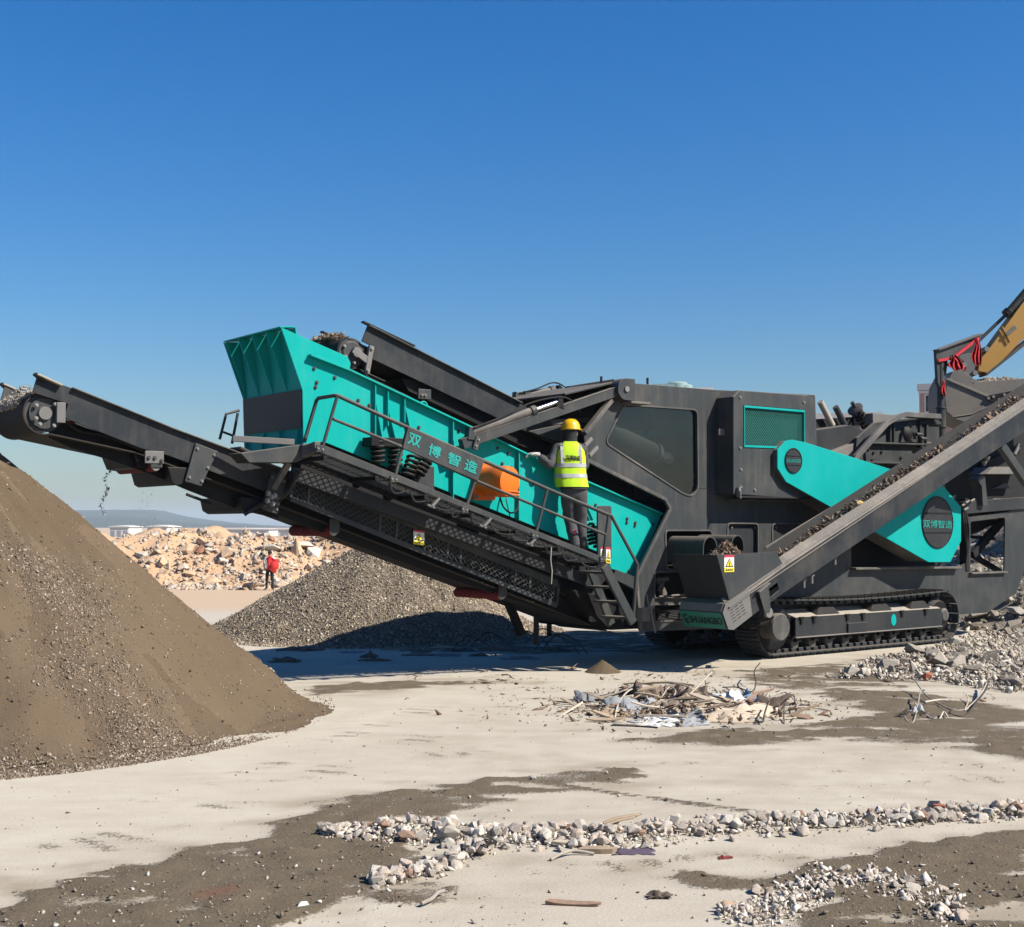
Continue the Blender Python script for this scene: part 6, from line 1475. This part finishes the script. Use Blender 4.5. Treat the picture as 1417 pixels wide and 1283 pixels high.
def hand(wrist, d, up_, side, s=1.0, curl=.5):              # palm, four fingers and a thumb
    d = Vector(d).normalized(); up_ = Vector(up_); up_ = (up_ - d * up_.dot(d)).normalized(); lat = d.cross(up_) * side; w_ = Vector(wrist); mb = MB()
    pv = []
    for f0, hw, ht in ((-.015, .028, .022), (.03, .042, .020), (.075, .044, .016), (.095, .040, .013)):
        c = w_ + d * f0 * s; pv += [c + lat * hw * s * a + up_ * ht * s * b_ for a, b_ in ((-1, -.6), (-.6, -1), (.6, -1), (1, -.6), (1, .6), (.6, 1), (-.6, 1), (-1, .6))]
    mb.add(pv, [(i * 8 + k, i * 8 + (k + 1) % 8, (i + 1) * 8 + (k + 1) % 8, (i + 1) * 8 + k) for i in range(3) for k in range(8)] + [tuple(range(8))[::-1], tuple(range(24, 32))])
    for k, L in enumerate((.072, .082, .076, .058)):
        b0_ = w_ + d * .088 * s + lat * (-.032 + .0215 * k) * s; pts_ = [b0_]; ang = 0
        for sg in (.45, .32, .23):
            ang += curl * (1.0 if sg < .45 else .5); pts_.append(pts_[-1] + (d * math.cos(ang) - up_ * math.sin(ang)) * L * sg * s)
        mb.tube(pts_, [.0105 * s, .010 * s, .009 * s, .0065 * s], 8)
    t0 = w_ + d * .02 * s - lat * .034 * s; mb.tube([t0, t0 - lat * .022 * s + d * .028 * s - up_ * .008 * s, t0 - lat * .026 * s + d * .058 * s - up_ * .022 * s], [.014 * s, .012 * s, .008 * s], 8)
    return mb
def loft(rings, n_=36, wob=.009, open_=True, seed=0):
    vs = []
    for (c, rx, ry) in rings:
        for k in range(n_):
            a = 2 * PI * k / n_; q = Vector(c) + Vector((math.copysign(abs(math.cos(a)) ** .85, math.cos(a)) * rx, math.copysign(abs(math.sin(a)) ** .85, math.sin(a)) * ry, 0))
            q += Vector((math.cos(a), math.sin(a), 0)) * wob * (noise.noise(Vector((math.cos(a) * 3, math.sin(a) * 3, c[2] * 9 + seed))) + .8 * noise.noise(Vector((math.cos(a) * 7, math.sin(a) * 7, c[2] * 16 + seed)))); vs.append(q)
    fs = [(i * n_ + a, i * n_ + (a + 1) % n_, (i + 1) * n_ + (a + 1) % n_, (i + 1) * n_ + a) for i in range(len(rings) - 1) for a in range(n_)]
    return MB().add(vs, fs)
# worker on the walkway, back to the camera
wp = Mw(799, 757, .28)
worker = empty('person', (wp.x, wp.y, wp.z - .115), R(6)); worker.scale = (1.05, 1.05, 1.065); tag(worker, 'worker in yellow hard hat and fluorescent vest leaning on the teal screen from the walkway', 'person')
N_ = {'pelvis': ((-.05, -.02, .84), (.165, .125)), 'waist': ((-.075, .02, 1.02), (.150, .115)), 'chest': ((-.09, .06, 1.22), (.17, .125)), 'upper': ((-.085, .08, 1.36), (.13, .10)), 'neck': ((-.075, .10, 1.46), .056), 'head0': ((-.07, .115, 1.545), (.075, .085)), 'head1': ((-.065, .12, 1.63), (.078, .092)), 'head2': ((-.065, .12, 1.69), (.055, .06)),
      'nose': ((.01, .195, 1.565), .016), 'earl': ((-.145, .10, 1.57), .018), 'earr': ((.0, .065, 1.57), .018),
      'shl': ((-.25, .08, 1.37), .075), 'ell': ((-.37, -.05, 1.13), .064), 'wrl': ((-.51, -.06, 1.28), .045),
      'shr': ((.09, .10, 1.36), .075), 'elr': ((.14, .16, 1.12), .056), 'wrr': ((.12, .38, 1.20), .038),
      'hipl': ((-.13, -.02, .80), .118), 'knl': ((-.085, .09, .45), .088), 'anl': ((-.03, -.06, .11), .066), 'tol': ((-.03, .09, .045), .042),
      'hipr': ((.04, -.02, .80), .118), 'knr': ((.055, .08, .45), .088), 'anr': ((.08, .10, .11), .066), 'tor': ((.08, .25, .045), .042)}
L_ = [('pelvis', 'waist'), ('waist', 'chest'), ('chest', 'upper'), ('upper', 'neck'), ('neck', 'head0'), ('head0', 'head1'), ('head1', 'head2'), ('head0', 'nose'), ('head0', 'earl'), ('head0', 'earr'), ('upper', 'shl'), ('shl', 'ell'), ('ell', 'wrl'), ('upper', 'shr'), ('shr', 'elr'), ('elr', 'wrr'), ('pelvis', 'hipl'), ('hipl', 'knl'), ('knl', 'anl'), ('anl', 'tol'), ('pelvis', 'hipr'), ('hipr', 'knr'), ('knr', 'anr'), ('anr', 'tor')]
o = skinbody('body', N_, L_, 'pelvis', ['coverall', 'skin', 'boot'], lambda c: 1 if c.z > 1.46 else (2 if c.z < .13 else 0)); o.parent = worker
hand((-.51, -.06, 1.28), (-.9, .20, .05), (.1, .2, 1), 1, 1.12, .55).build('glove', 'glove', worker, 0, 50); hand((.12, .38, 1.20), (.0, 1, .05), (0, -.05, 1), -1, 1.12, .5).build('glove', 'glove', worker, 0, 50)
loft([((-.065, .0, .87), .215, .172), ((-.08, .01, .95), .210, .164), ((-.085, .03, 1.05), .202, .156), ((-.088, .045, 1.15), .206, .155), ((-.09, .06, 1.25), .205, .152), ((-.088, .07, 1.34), .190, .140), ((-.085, .08, 1.40), .155, .118), ((-.08, .09, 1.445), .105, .085), ((-.078, .095, 1.46), .085, .07)]).build('vest', 'vest', worker, 0, 60)
def band(z0, z1, nm):
    def ring(z):
        zz = [.87, .95, 1.05, 1.15, 1.25, 1.34]; return ((np.interp(z, zz, [-.07, -.08, -.085, -.088, -.09, -.088]), np.interp(z, zz, [0, .01, .03, .045, .06, .07]), z), np.interp(z, zz, [.215, .210, .202, .206, .205, .19]) + .006, np.interp(z, zz, [.172, .164, .156, .155, .152, .14]) + .006)
    return loft([ring(z0), ring((z0 + z1) / 2), ring(z1)]).build(nm, 'reflective', worker, 0, 60)
band(.985, 1.035, 'reflective_band'); band(1.12, 1.17, 'reflective_band')
def strap(x):
    pts_ = []
    for z in (1.165, 1.22, 1.28, 1.34, 1.385, 1.425):
        zz = [1.15, 1.25, 1.34, 1.40, 1.445]; rx = np.interp(z, zz, [.203, .205, .19, .155, .105]); ry = np.interp(z, zz, [.152, .152, .14, .118, .085]); cy_ = np.interp(z, zz, [.045, .06, .07, .08, .09]); cx_ = -.088
        f_ = (1 - z) * 0; k = min(.97, abs(x) / rx); pts_.append(Vector((cx_ + x * (1 if z < 1.4 else .85), cy_ - ry * (1 - k ** 2.35) ** (1 / 2.35) - .006, z)))
    mb = MB()
    for a, c in zip(pts_, pts_[1:]): mb.beam(a, c, .045, .005, (1, 0, 0))
    mb.build('reflective_strap', 'reflective', worker, 0)
strap(-.115); strap(.115)
t_ = textmesh('双博智造', (-.165, -.1, 1.215), (.025, -.1, 1.205), (-.165, -.1, 1.275), 'ink', 'lettering', worker, 0, .003, bold=.025)
for v in t_.data.vertices:
    k = min(.97, abs(v.co.x + .088) / .204); v.co.y += .1 + (.057 - .152 * (1 - k ** 2.35) ** (1 / 2.35) - .012)
mb = MB(); hc = Vector((-.065, .118, 1.615)); vs = []
mb.lathe(hc, (0.0, .06, 1), [(0, .128), (.012, .124), (.05, .121), (.09, .105), (.12, .075), (.137, .035), (.141, .004)], 28)
hh = mb.build('hard_hat', 'hat_yellow', worker, 0, 60)
pr = [(hc.x + .134 * math.cos(a) + (.035 if math.cos(a - .9) > .55 else 0) * math.cos(.9), hc.y + .134 * math.sin(a) + (.035 if math.cos(a - .9) > .55 else 0) * math.sin(.9)) for a in [2 * PI * k / 36 for k in range(36)]]
mb = MB(); mb.add([(a, b_, hc.z - .004) for a, b_ in pr] + [(a, b_, hc.z + .006) for a, b_ in pr], [tuple(range(36))[::-1], tuple(range(36, 72))] + [(k, (k + 1) % 36, 36 + (k + 1) % 36, 36 + k) for k in range(36)]); mb.build('hat_brim', 'hat_yellow', worker, 0, 40)
mb = MB(); mb.beam((hc.x, hc.y - .10, hc.z + .07), (hc.x, hc.y + .10, hc.z + .10), .03, .11, (1, 0, 0)) if False else None
loft([((-.075, .10, 1.43), .095, .085), ((-.075, .105, 1.48), .088, .085), ((-.07, .108, 1.545), .086, .092), ((-.068, .112, 1.60), .098, .100), ((-.066, .115, 1.625), .100, .102)], 20, .006).build('hood_scarf', 'scarf', worker, 0, 60)
MB().lathe((-.005, .205, 1.595), (.6, .7, 0), [(0, .012), (.006, .010), (.008, .002)], 8).build('eye', 'ink', worker, 0)
loft([((-.05, -.02, .84), .180, .142), ((-.05, -.02, .87), .180, .142)], 28, .002).build('belt', 'boot', worker, 0, 60)
MB().box((-.05, -.075, .30), (.05, .012, .055)).build('knee_patch', 'patch_pink', worker, .004)
# pedestrian far behind with a red jacket slung over the back
pz = G(373, 817, -.77)
ped = empty('person', (pz.x, pz.y, gz(pz.x, pz.y)), R(8)); tag(ped, 'person in black trousers with a red jacket slung over the back, far behind', 'person')
N2 = {'pelvis': ((0, 0, .90), (.15, .12)), 'waist': ((0, 0, 1.06), (.14, .11)), 'chest': ((0, .01, 1.24), (.17, .12)), 'upper': ((0, .01, 1.38), (.12, .09)), 'neck': ((0, .02, 1.47), .052), 'head0': ((0, .03, 1.55), (.072, .082)), 'head1': ((0, .03, 1.63), (.075, .09)), 'head2': ((0, .03, 1.68), (.05, .055)), 'nose': ((0, .125, 1.56), .016), 'earl': ((-.08, .03, 1.57), .017), 'earr': ((.08, .03, 1.57), .017),
      'shl': ((-.19, .01, 1.38), .07), 'ell': ((-.26, .0, 1.12), .052), 'wrl': ((-.22, .14, .95), .036), 'shr': ((.19, .01, 1.38), .07), 'elr': ((.26, .03, 1.13), .052), 'wrr': ((.16, .2, 1.05), .036),
      'hipl': ((-.09, 0, .86), .10), 'knl': ((-.12, .02, .48), .07), 'anl': ((-.14, 0, .09), .05), 'tol': ((-.16, .14, .04), .04), 'hipr': ((.09, 0, .86), .10), 'knr': ((.11, .03, .48), .07), 'anr': ((.14, .0, .09), .05), 'tor': ((.17, .14, .04), .04)}
o = skinbody('body', N2, L_, 'pelvis', ['white_shirt', 'skin', 'trousers', 'shoe_grey'], lambda c: 1 if c.z > 1.47 else (3 if c.z < .08 else (2 if c.z < .93 and abs(c.x) < .25 else 0))); o.parent = ped
hand((-.22, .14, .95), (.1, .6, -.6), (0, .5, .5), 1, 1, .6).build('hand', 'skin', ped, 0, 50); hand((.16, .2, 1.05), (-.5, .8, .1), (0, 0, 1), -1, 1, .6).build('hand', 'skin', ped, 0, 50)
mb = MB(); mb.lathe((0, .015, 1.575), (0, 0, 1), [(0, .082), (.04, .096), (.09, .092), (.125, .06), (.14, .01)], 18); mb.build('hair', 'hair', ped, 0, 60)
g = []; nu, nv = 16, 16
for i in range(nu + 1):
    u = i / nu; row = []
    for j in range(nv + 1):
        v_ = j / nv; x = -.10 + .40 * v_ + .06 * math.sin(u * 3) - .05 * u; row.append((x, -.17 - .05 * math.sin(v_ * PI) - .03 * math.sin(v_ * 9 + u * 4) + .02 * math.sin(u * 8), 1.45 - .60 * u - .10 * abs(v_ - .35) + .05 * math.sin(v_ * 6)))
    g.append(row)
vs = [p for r_ in g for p in r_]; fs = [(i * (nv + 1) + j, (i + 1) * (nv + 1) + j, (i + 1) * (nv + 1) + j + 1, i * (nv + 1) + j + 1) for i in range(nu) for j in range(nv)]
me = bpy.data.meshes.new('jacket'); me.from_pydata(vs, [], fs); o = link('jacket', me, 'red_jacket', ped, smooth=70); s = o.modifiers.new('thick', 'SOLIDIFY'); s.thickness = .07; s.offset = 1
MB().tube(bezier([(.22, -.16, 1.30), (.32, -.15, 1.18), (.34, -.13, 1.02), (.30, -.12, .92)]), [.05] * 24 + [.045], 10).build('jacket_sleeve', 'red_jacket', ped, 0, 60)

# ------------------------------------------------------------------ heap of scrap on the yard
simple('wood', (.33, .25, .17), .9, .35, 25, rnd=.45); simple('wood_pale', (.50, .42, .32), .9, .25, 25, rnd=.25); simple('sheet_white', (.70, .70, .68), .7, .12, 6); simple('sheet_tan', (.48, .39, .29), .9, .3, 8, rnd=.3)
simple('sheet_grey', (.27, .28, .29), .8, .3, 8, rnd=.3); simple('cable_pale', (.45, .40, .33), .8, .2, 10, rnd=.3); simple('cable_dark', (.05, .042, .035), .8, .3, 10); simple('plastic_blue', (.12, .28, .48), .6, .2, 8); simple('purple_cloth', (.10, .075, .11), .95, .35, 12); simple('rag', (.16, .12, .09), .95, .4, 12, rnd=.4)
def crumple(c, ax_, bx, h, mat, nm, parent, seed, n_=13):
    rr_ = random.Random(seed); vs = []; c = Vector(c)
    for i in range(n_ + 1):
        for j in range(n_ + 1):
            u, v_ = i / n_ * 2 - 1, j / n_ * 2 - 1; z = h * (.35 + .75 * noise.fractal(Vector((u * 1.9 + seed, v_ * 1.9, seed * 1.7)), 1, 2, 5)) * (1 - .75 * max(abs(u), abs(v_)) ** 2)
            e = 1 + .6 * noise.fractal(Vector((u * 1.9, v_ * 1.9, seed + 5)), 1, 2, 3); q = c + Vector(ax_) * u * e + Vector(bx) * v_ * e; vs.append((q.x, q.y, max(.008, q.z + z)))
    fs = [(i * (n_ + 1) + j, (i + 1) * (n_ + 1) + j, (i + 1) * (n_ + 1) + j + 1, i * (n_ + 1) + j + 1) for i in range(n_) for j in range(n_)]
    org = parent.location if parent else c
    me = bpy.data.meshes.new(nm); me.from_pydata([Vector(v) - Vector((org.x, org.y, 0)) for v in vs], [], fs)
    o = link(nm, me, mat, parent, smooth=35, loc=None if parent else (org.x, org.y, 0)); s = o.modifiers.new('thick', 'SOLIDIFY'); s.thickness = .006
    return o
def plank(c, L, wd, th, yaw, tilt, roll, mat, nm, parent, seed=0):
    rr_ = random.Random(seed); M = Matrix.Rotation(yaw, 3, 'Z') @ Matrix.Rotation(tilt, 3, 'Y') @ Matrix.Rotation(roll, 3, 'X'); vs = []; bend = rr_.uniform(-.06, .06) * L
    for k in range(6):
        x = (k / 5 - .5) * L + (rr_.uniform(-.04, .04) * L if k in (0, 5) else 0); w2 = wd * rr_.uniform(.8, 1.05) * (.55 if k in (0, 5) else 1)
        for a, b_ in ((-1, -1), (1, -1), (1, 1), (-1, 1)): vs.append(Vector(c) + M @ Vector((x + (a * wd * .3 if k in (0, 5) else 0), a * w2 / 2, b_ * th / 2 + bend * (1 - (2 * k / 5 - 1) ** 2))))
    fs = [(i * 4 + k, i * 4 + (k + 1) % 4, (i + 1) * 4 + (k + 1) % 4, (i + 1) * 4 + k) for i in range(5) for k in range(4)] + [(3, 2, 1, 0), (20, 21, 22, 23)]
    org = parent.location if parent else Vector(c)
    mb = MB().add([v - Vector((org.x, org.y, 0 if parent else org.z)) for v in vs], fs); return mb.build(nm, mat, parent, 0, loc=None if parent else org)
dp = empty('scrap_heap', (*G(945, 985).xy, 0)); tag(dp, 'heap of splintered wood, cables, plastic sheets and rags on the concrete', 'scrap heap')
rn = random.Random(55)
def dz_(px): return .24 * max(0, 1 - abs(px - 950) / 150)
for k in range(70):
    px = max(785, min(1110, rn.gauss(945, 80))); py = rn.gauss(983, 9) ; p = G(px, py); L = rn.uniform(.12, .65)
    plank(p + Vector((0, 0, .02 + dz_(px) * rn.random())), L, rn.uniform(.015, .075), rn.uniform(.006, .022), rn.uniform(-.8, .8) + (PI / 2 if rn.random() < .2 else 0), rn.uniform(-.35, .35), rn.uniform(-.6, .6), rn.choice(['wood', 'wood', 'wood_pale', 'chunk_brown']), 'splinter', dp, k)
for k, (px, py, a, b_, h, mt, nm) in enumerate([(905, 1002, .17, .10, .05, 'sheet_white', 'plastic_sheet'), (945, 1000, .16, .10, .09, 'sheet_grey', 'plastic_sheet'), (935, 988, .28, .14, .16, 'sheet_tan', 'cardboard'), (985, 986, .24, .14, .18, 'sheet_tan', 'cardboard'), (1018, 975, .16, .11, .15, 'sheet_white', 'plastic_sheet'), (1030, 992, .26, .09, .12, 'wood_pale', 'board'), (880, 985, .22, .12, .16, 'sheet_grey', 'plastic_sheet'), (965, 972, .20, .12, .22, 'rag', 'rag'), (1062, 978, .18, .10, .12, 'rag', 'rag'), (812, 970, .10, .07, .12, 'sheet_grey', 'plastic_sheet'), (1037, 970, .06, .05, .10, 'plastic_blue', 'plastic_sheet'), (878, 972, .14, .1, .22, 'rag', 'rag'), (915, 968, .2, .1, .2, 'rag', 'rag'), (1000, 998, .2, .08, .06, 'sheet_tan', 'cardboard'), (960, 1003, .12, .06, .05, 'sheet_grey', 'plastic_sheet'), (852, 990, .12, .08, .06, 'wood', 'board')]):
    p = G(px, py); an = rn.uniform(-.4, .4); crumple(p + Vector((0, 0, .01)), (1.3 * a * math.cos(an), 1.3 * a * math.sin(an), rn.uniform(-.04, .06)), (-1.5 * b_ * math.sin(an), 1.5 * b_ * math.cos(an), .05), h * 1.15, mt, nm, dp, k + 1)
def cable(pl, r_, mat, nm, parent, hz=None, n_=7):
    org = parent.location if parent else Vector((*G(*pl[0][:2]).xy, 0)); pts_ = [G(a, b_) + Vector((0, 0, c + r_)) - Vector((org.x, org.y, 0)) for a, b_, c in pl]
    return MB().tube(bezier(pts_, n_), r_, 7).build(nm, mat, parent, 0, 60, loc=None if parent else org)
for pl, r_, mt in ([[(850, 1000, .0), (856, 985, .12), (872, 972, .2), (890, 975, .2), (900, 990, .1), (892, 1003, .01), (868, 1004, .0), (848, 1003, 0)], .014, 'cable_pale'], [[(845, 1005, 0), (880, 1006, .0), (910, 1008, 0)], .010, 'cable_dark'], [[(910, 985, .1), (925, 970, .22), (935, 975, .2), (920, 990, .1)], .010, 'cable_pale'],
                   [[(1000, 968, .2), (1020, 966, .18), (1040, 970, .15), (1046, 960, .18), (1044, 950, .28), (1052, 942, .34)], .010, 'cable_dark'], [[(1045, 1000, .02), (1055, 1003, .03), (1058, 998, .1), (1062, 990, .16)], .012, 'cable_dark'], [[(1065, 972, .1), (1085, 968, .12), (1100, 975, .05), (1108, 990, 0)], .011, 'cable_pale'],
                   [[(1085, 1002, 0), (1086, 985, .12), (1098, 975, .16), (1101, 990, .04), (1094, 1000, 0)], .008, 'cable_dark'], [[(790, 972, .02), (810, 965, .08), (830, 968, .06), (850, 962, .05)], .008, 'cable_dark'], [[(835, 985, .04), (840, 978, .13), (850, 976, .12), (858, 985, .06)], .009, 'cable_pale'], [[(930, 990, .1), (960, 978, .26), (985, 960, .38)], .012, 'wood_pale'], [[(955, 998, .05), (962, 985, .2), (975, 980, .22), (985, 992, .1)], .008, 'cable_dark'],
                   [[(1075, 985, .05), (1100, 984, .06), (1130, 983, .02), (1150, 985, 0)], .012, 'cable_pale']): cable([(a, b_, c * .65) for a, b_, c in pl], r_ * .75, mt, 'cable', dp)
P = []; S = []; C_ = []
for k in range(1800):
    px = rn.gauss(940, 95); py = rn.gauss(981, 11); p = G(px, py); P.append((p.x - dp.location.x, p.y - dp.location.y, .005 + dz_(px) * .55 * rn.random())); S.append(min(.04, .008 * rn.paretovariate(1.9))); sh_ = rn.uniform(.7, 1.2); C_.append([v * sh_ for v in rn.choice(woodpal + [(.5, .46, .4)])])
chips('small_scrap', np.array(P), np.array(S), np.array(C_), 'chip', 15, 2.4, dp, lay=.3)
# loose straw and bits around the heap, towards the track
P = []; S = []; C_ = []
for k in range(900):
    px, py = rn.uniform(560, 1400), 925 + abs(rn.gauss(0, 22)); 
    if noise.noise(Vector((px * .012, py * .05, 3))) < -.05: continue
    p = G(px, py); P.append((p.x, p.y, .01)); S.append(min(.03, .006 * rn.paretovariate(2.0))); sh_ = rn.uniform(.7, 1.2); C_.append([v * sh_ for v in rn.choice(woodpal)])
o = chips('wood_splinters', np.array(P), np.array(S), np.array(C_), 'chip', 16, 3.2, lay=.12); tag(o, 'thin wood splinters scattered on the yard in front of the machine', 'splinters', kind='stuff')
# dark rags and scrap in the machine's shadow
sh = empty('scrap_litter', (*G(560, 905).xy, 0)); tag(sh, 'dark torn plastic and rags lying in the shade under the machine', 'litter')
for k in range(20):
    px, py = rn.uniform(390, 800), rn.uniform(896, 916); p = G(px, py); crumple(p, (rn.uniform(.08, .3), 0, 0), (0, rn.uniform(.06, .16), 0), rn.uniform(.04, .12), rn.choice(['rag', 'sheet_grey', 'rag', 'sheet_grey', 'wood']), 'torn_sheet', sh, k + 40, 7)
for k in range(8):
    px, py = rn.uniform(600, 760), rn.uniform(870, 905); cable([(px, py, .02), (px + 20, py - 6, .18), (px + 45, py - 2, .12), (px + 60, py + 5, 0)], .012, 'cable_dark', 'cable', sh)
# twisted wire at right
wr = empty('wire_tangle', (*G(1265, 992).xy, 0)); tag(wr, 'tangle of bent pale wires and rods on the dirt at right', 'wire')
for pl, r_, mt in ([[(1250, 990, .02), (1256, 1000, 0), (1264, 1000, .0), (1270, 985, .1), (1274, 972, .2), (1280, 971, .2)], .012, 'cable_pale'], [[(1266, 984, .12), (1280, 992, .03), (1298, 998, .01), (1306, 991, .06), (1313, 997, .0)], .012, 'cable_pale'], [[(1266, 957, .22), (1280, 970, .12), (1295, 977, .06), (1320, 984, .0), (1340, 982, .0)], .012, 'cable_pale'],
                   [[(1280, 979, .08), (1300, 976, .08), (1312, 976, .06)], .016, 'cable_pale'], [[(1316, 985, .0), (1316, 990, 0), (1335, 992, 0), (1352, 978, .08), (1364, 966, .14), (1369, 956, .22)], .015, 'cable_dark'], [[(1335, 984, 0), (1355, 972, .1), (1366, 960, .2)], .010, 'cable_pale'], [[(1338, 968, .1), (1340, 975, .05), (1334, 984, 0)], .008, 'cable_pale']): cable([(a, b_, c * .6) for a, b_, c in pl], r_ * .7, mt, 'wire', wr)
crumple(G(1262, 992), (.16, 0, 0), (0, .12, 0), .12, 'rag', 'rag', wr, 70); crumple(G(1270, 990), (.1, 0, 0), (0, .1, 0), .16, 'sheet_grey', 'rag', wr, 71)
# single pieces in the foreground
o = plank(G(792, 1253) + Vector((0, 0, .015)), .27, .032, .02, -.12, .02, .5, 'chunk_brown', 'wood_piece', None, 3); tag(o, 'split brown stick of wood lying alone at the bottom of the yard', 'wood')
o = plank(G(790, 1172) + Vector((0, 0, .03)), .20, .05, .02, .05, .02, .2, 'wood_pale', 'wood_piece', None, 4); tag(o, 'pale flat wood piece lying on the long stone row', 'wood')
o = plank(G(826, 1181) + Vector((0, 0, .02)), .22, .05, .03, -.05, .0, .2, 'wood', 'wood_piece', None, 5); tag(o, 'grey brown plank end beside the dark purple rag', 'wood')
o = crumple(G(877, 1180), (.11, 0, 0), (0, .07, 0), .02, 'purple_cloth', 'purple_rag', None, 81); tag(o, 'flat dark purple rag on the concrete below the stone row', 'rag')
o = cable([(762, 1192, 0), (778, 1188, .02), (795, 1184, .02), (822, 1184, .0)], .010, 'cable_pale', 'pale_stick', None); tag(o, 'thin pale curved stick beside the plank end', 'stick')
o = cable([(583, 1256, .01), (597, 1252, .02), (606, 1246, .03), (614, 1241, .02)], .011, 'cable_pale', 'pale_stick', None); tag(o, 'short forked pale stick on the dark patch below the stone spur', 'stick')
for k in range(7):
    pass
o = crumple(G(912, 1241), (.06, 0, 0), (0, .04, 0), .05, 'rag', 'dark_rag', None, 91); tag(o, 'small crumpled dark rag on the concrete left of the rubble patch', 'rag')
o = crumple(G(1004, 1188), (.04, .01, 0), (0, .025, 0), .03, 'red_disc', 'red_scrap', None, 92); tag(o, 'small dark red scrap on the bare concrete below the stone row', 'scrap')
tw = empty('twigs', (*G(665, 1180).xy, 0)); tag(tw, 'bunch of thin dark twigs sticking out of the stone spur', 'twigs')
for k in range(7): cable([(655, 1178, .06), (672, 1178 + 3 * k - 6, .07), (688 - 2 * k, 1182 + 3 * k - 8, .03 + .01 * k)], .005, 'cable_dark', 'twig', tw, None, 4)
tw = empty('twigs', (*G(860, 1140).xy, 0)); tag(tw, 'bunch of brown twigs lying on the middle of the long stone row', 'twigs')
for k in range(7): cable([(835, 1158 - k, .06), (855, 1155 - k, .08), (876 + 2 * k, 1150 - k, .08)], .006, 'wood', 'twig', tw, None, 4)
lone('brick_piece', 'red brown brick piece at the left of the long stone row', 'brick', G(562, 1167) + Vector((0, 0, .05)), .07, 'chunk_brown', 12, (1.1, .8, .8))
lone('brick_piece', 'dark red brick on top of the row near the right edge', 'brick', G(1300, 1131) + Vector((0, 0, .07)), .055, 'brick_red', 13, (1.3, .8, .8))
lone('stone', 'large tan flat slab standing on the long row at left', 'stone', G(620, 1168) + Vector((0, 0, .07)), .085, 'concrete_dust', 14, (1.1, .5, .9))
lone('stone', 'flat brown stone lying alone near the bottom centre right', 'stone', G(1005, 1257) + Vector((0, 0, .02)), .055, 'chunk_tan', 15, (1.2, .9, .6))
lone('stone', 'lone white stone at the bottom left of the dark dirt', 'stone', G(421, 1258) + Vector((0, 0, .02)), .04, 'sign_white', 16, (1.2, .9, .7))
lone('stone', 'lone pale stone above the crack line in the concrete', 'stone', G(738, 1080) + Vector((0, 0, .02)), .035, 'concrete_dust', 18)
lone('stone', 'pale block at the left edge of the white rubble', 'stone', G(1180, 938) + Vector((0, 0, .08)), .14, 'concrete_dust', 19)
lone('brick_piece', 'orange brick chunk in the white rubble beside the track end', 'brick', G(1284, 942) + Vector((0, 0, .05)), .10, 'brick_red', 20)
# ------------------------------------------------------------------ the air
mb = MB().ab((-6000, -6000, -10), (6000, 6000, 62))
me = mb.mesh('haze'); hz = bpy.data.objects.new('haze', me); COL.objects.link(hz)
m = bpy.data.materials.new('haze'); m.use_nodes = True; n = m.node_tree; n.nodes.clear()
pv = n.nodes.new('ShaderNodeVolumePrincipled'); pv.inputs['Color'].default_value = (.70, .83, 1.0, 1); pv.inputs['Density'].default_value = .00016
ou = n.nodes.new('ShaderNodeOutputMaterial'); n.links.new(pv.outputs[0], ou.inputs['Volume']); me.materials.append(m)
tag(hz, 'thin pale haze filling the air over the yard and the far hills', 'haze', kind='stuff')
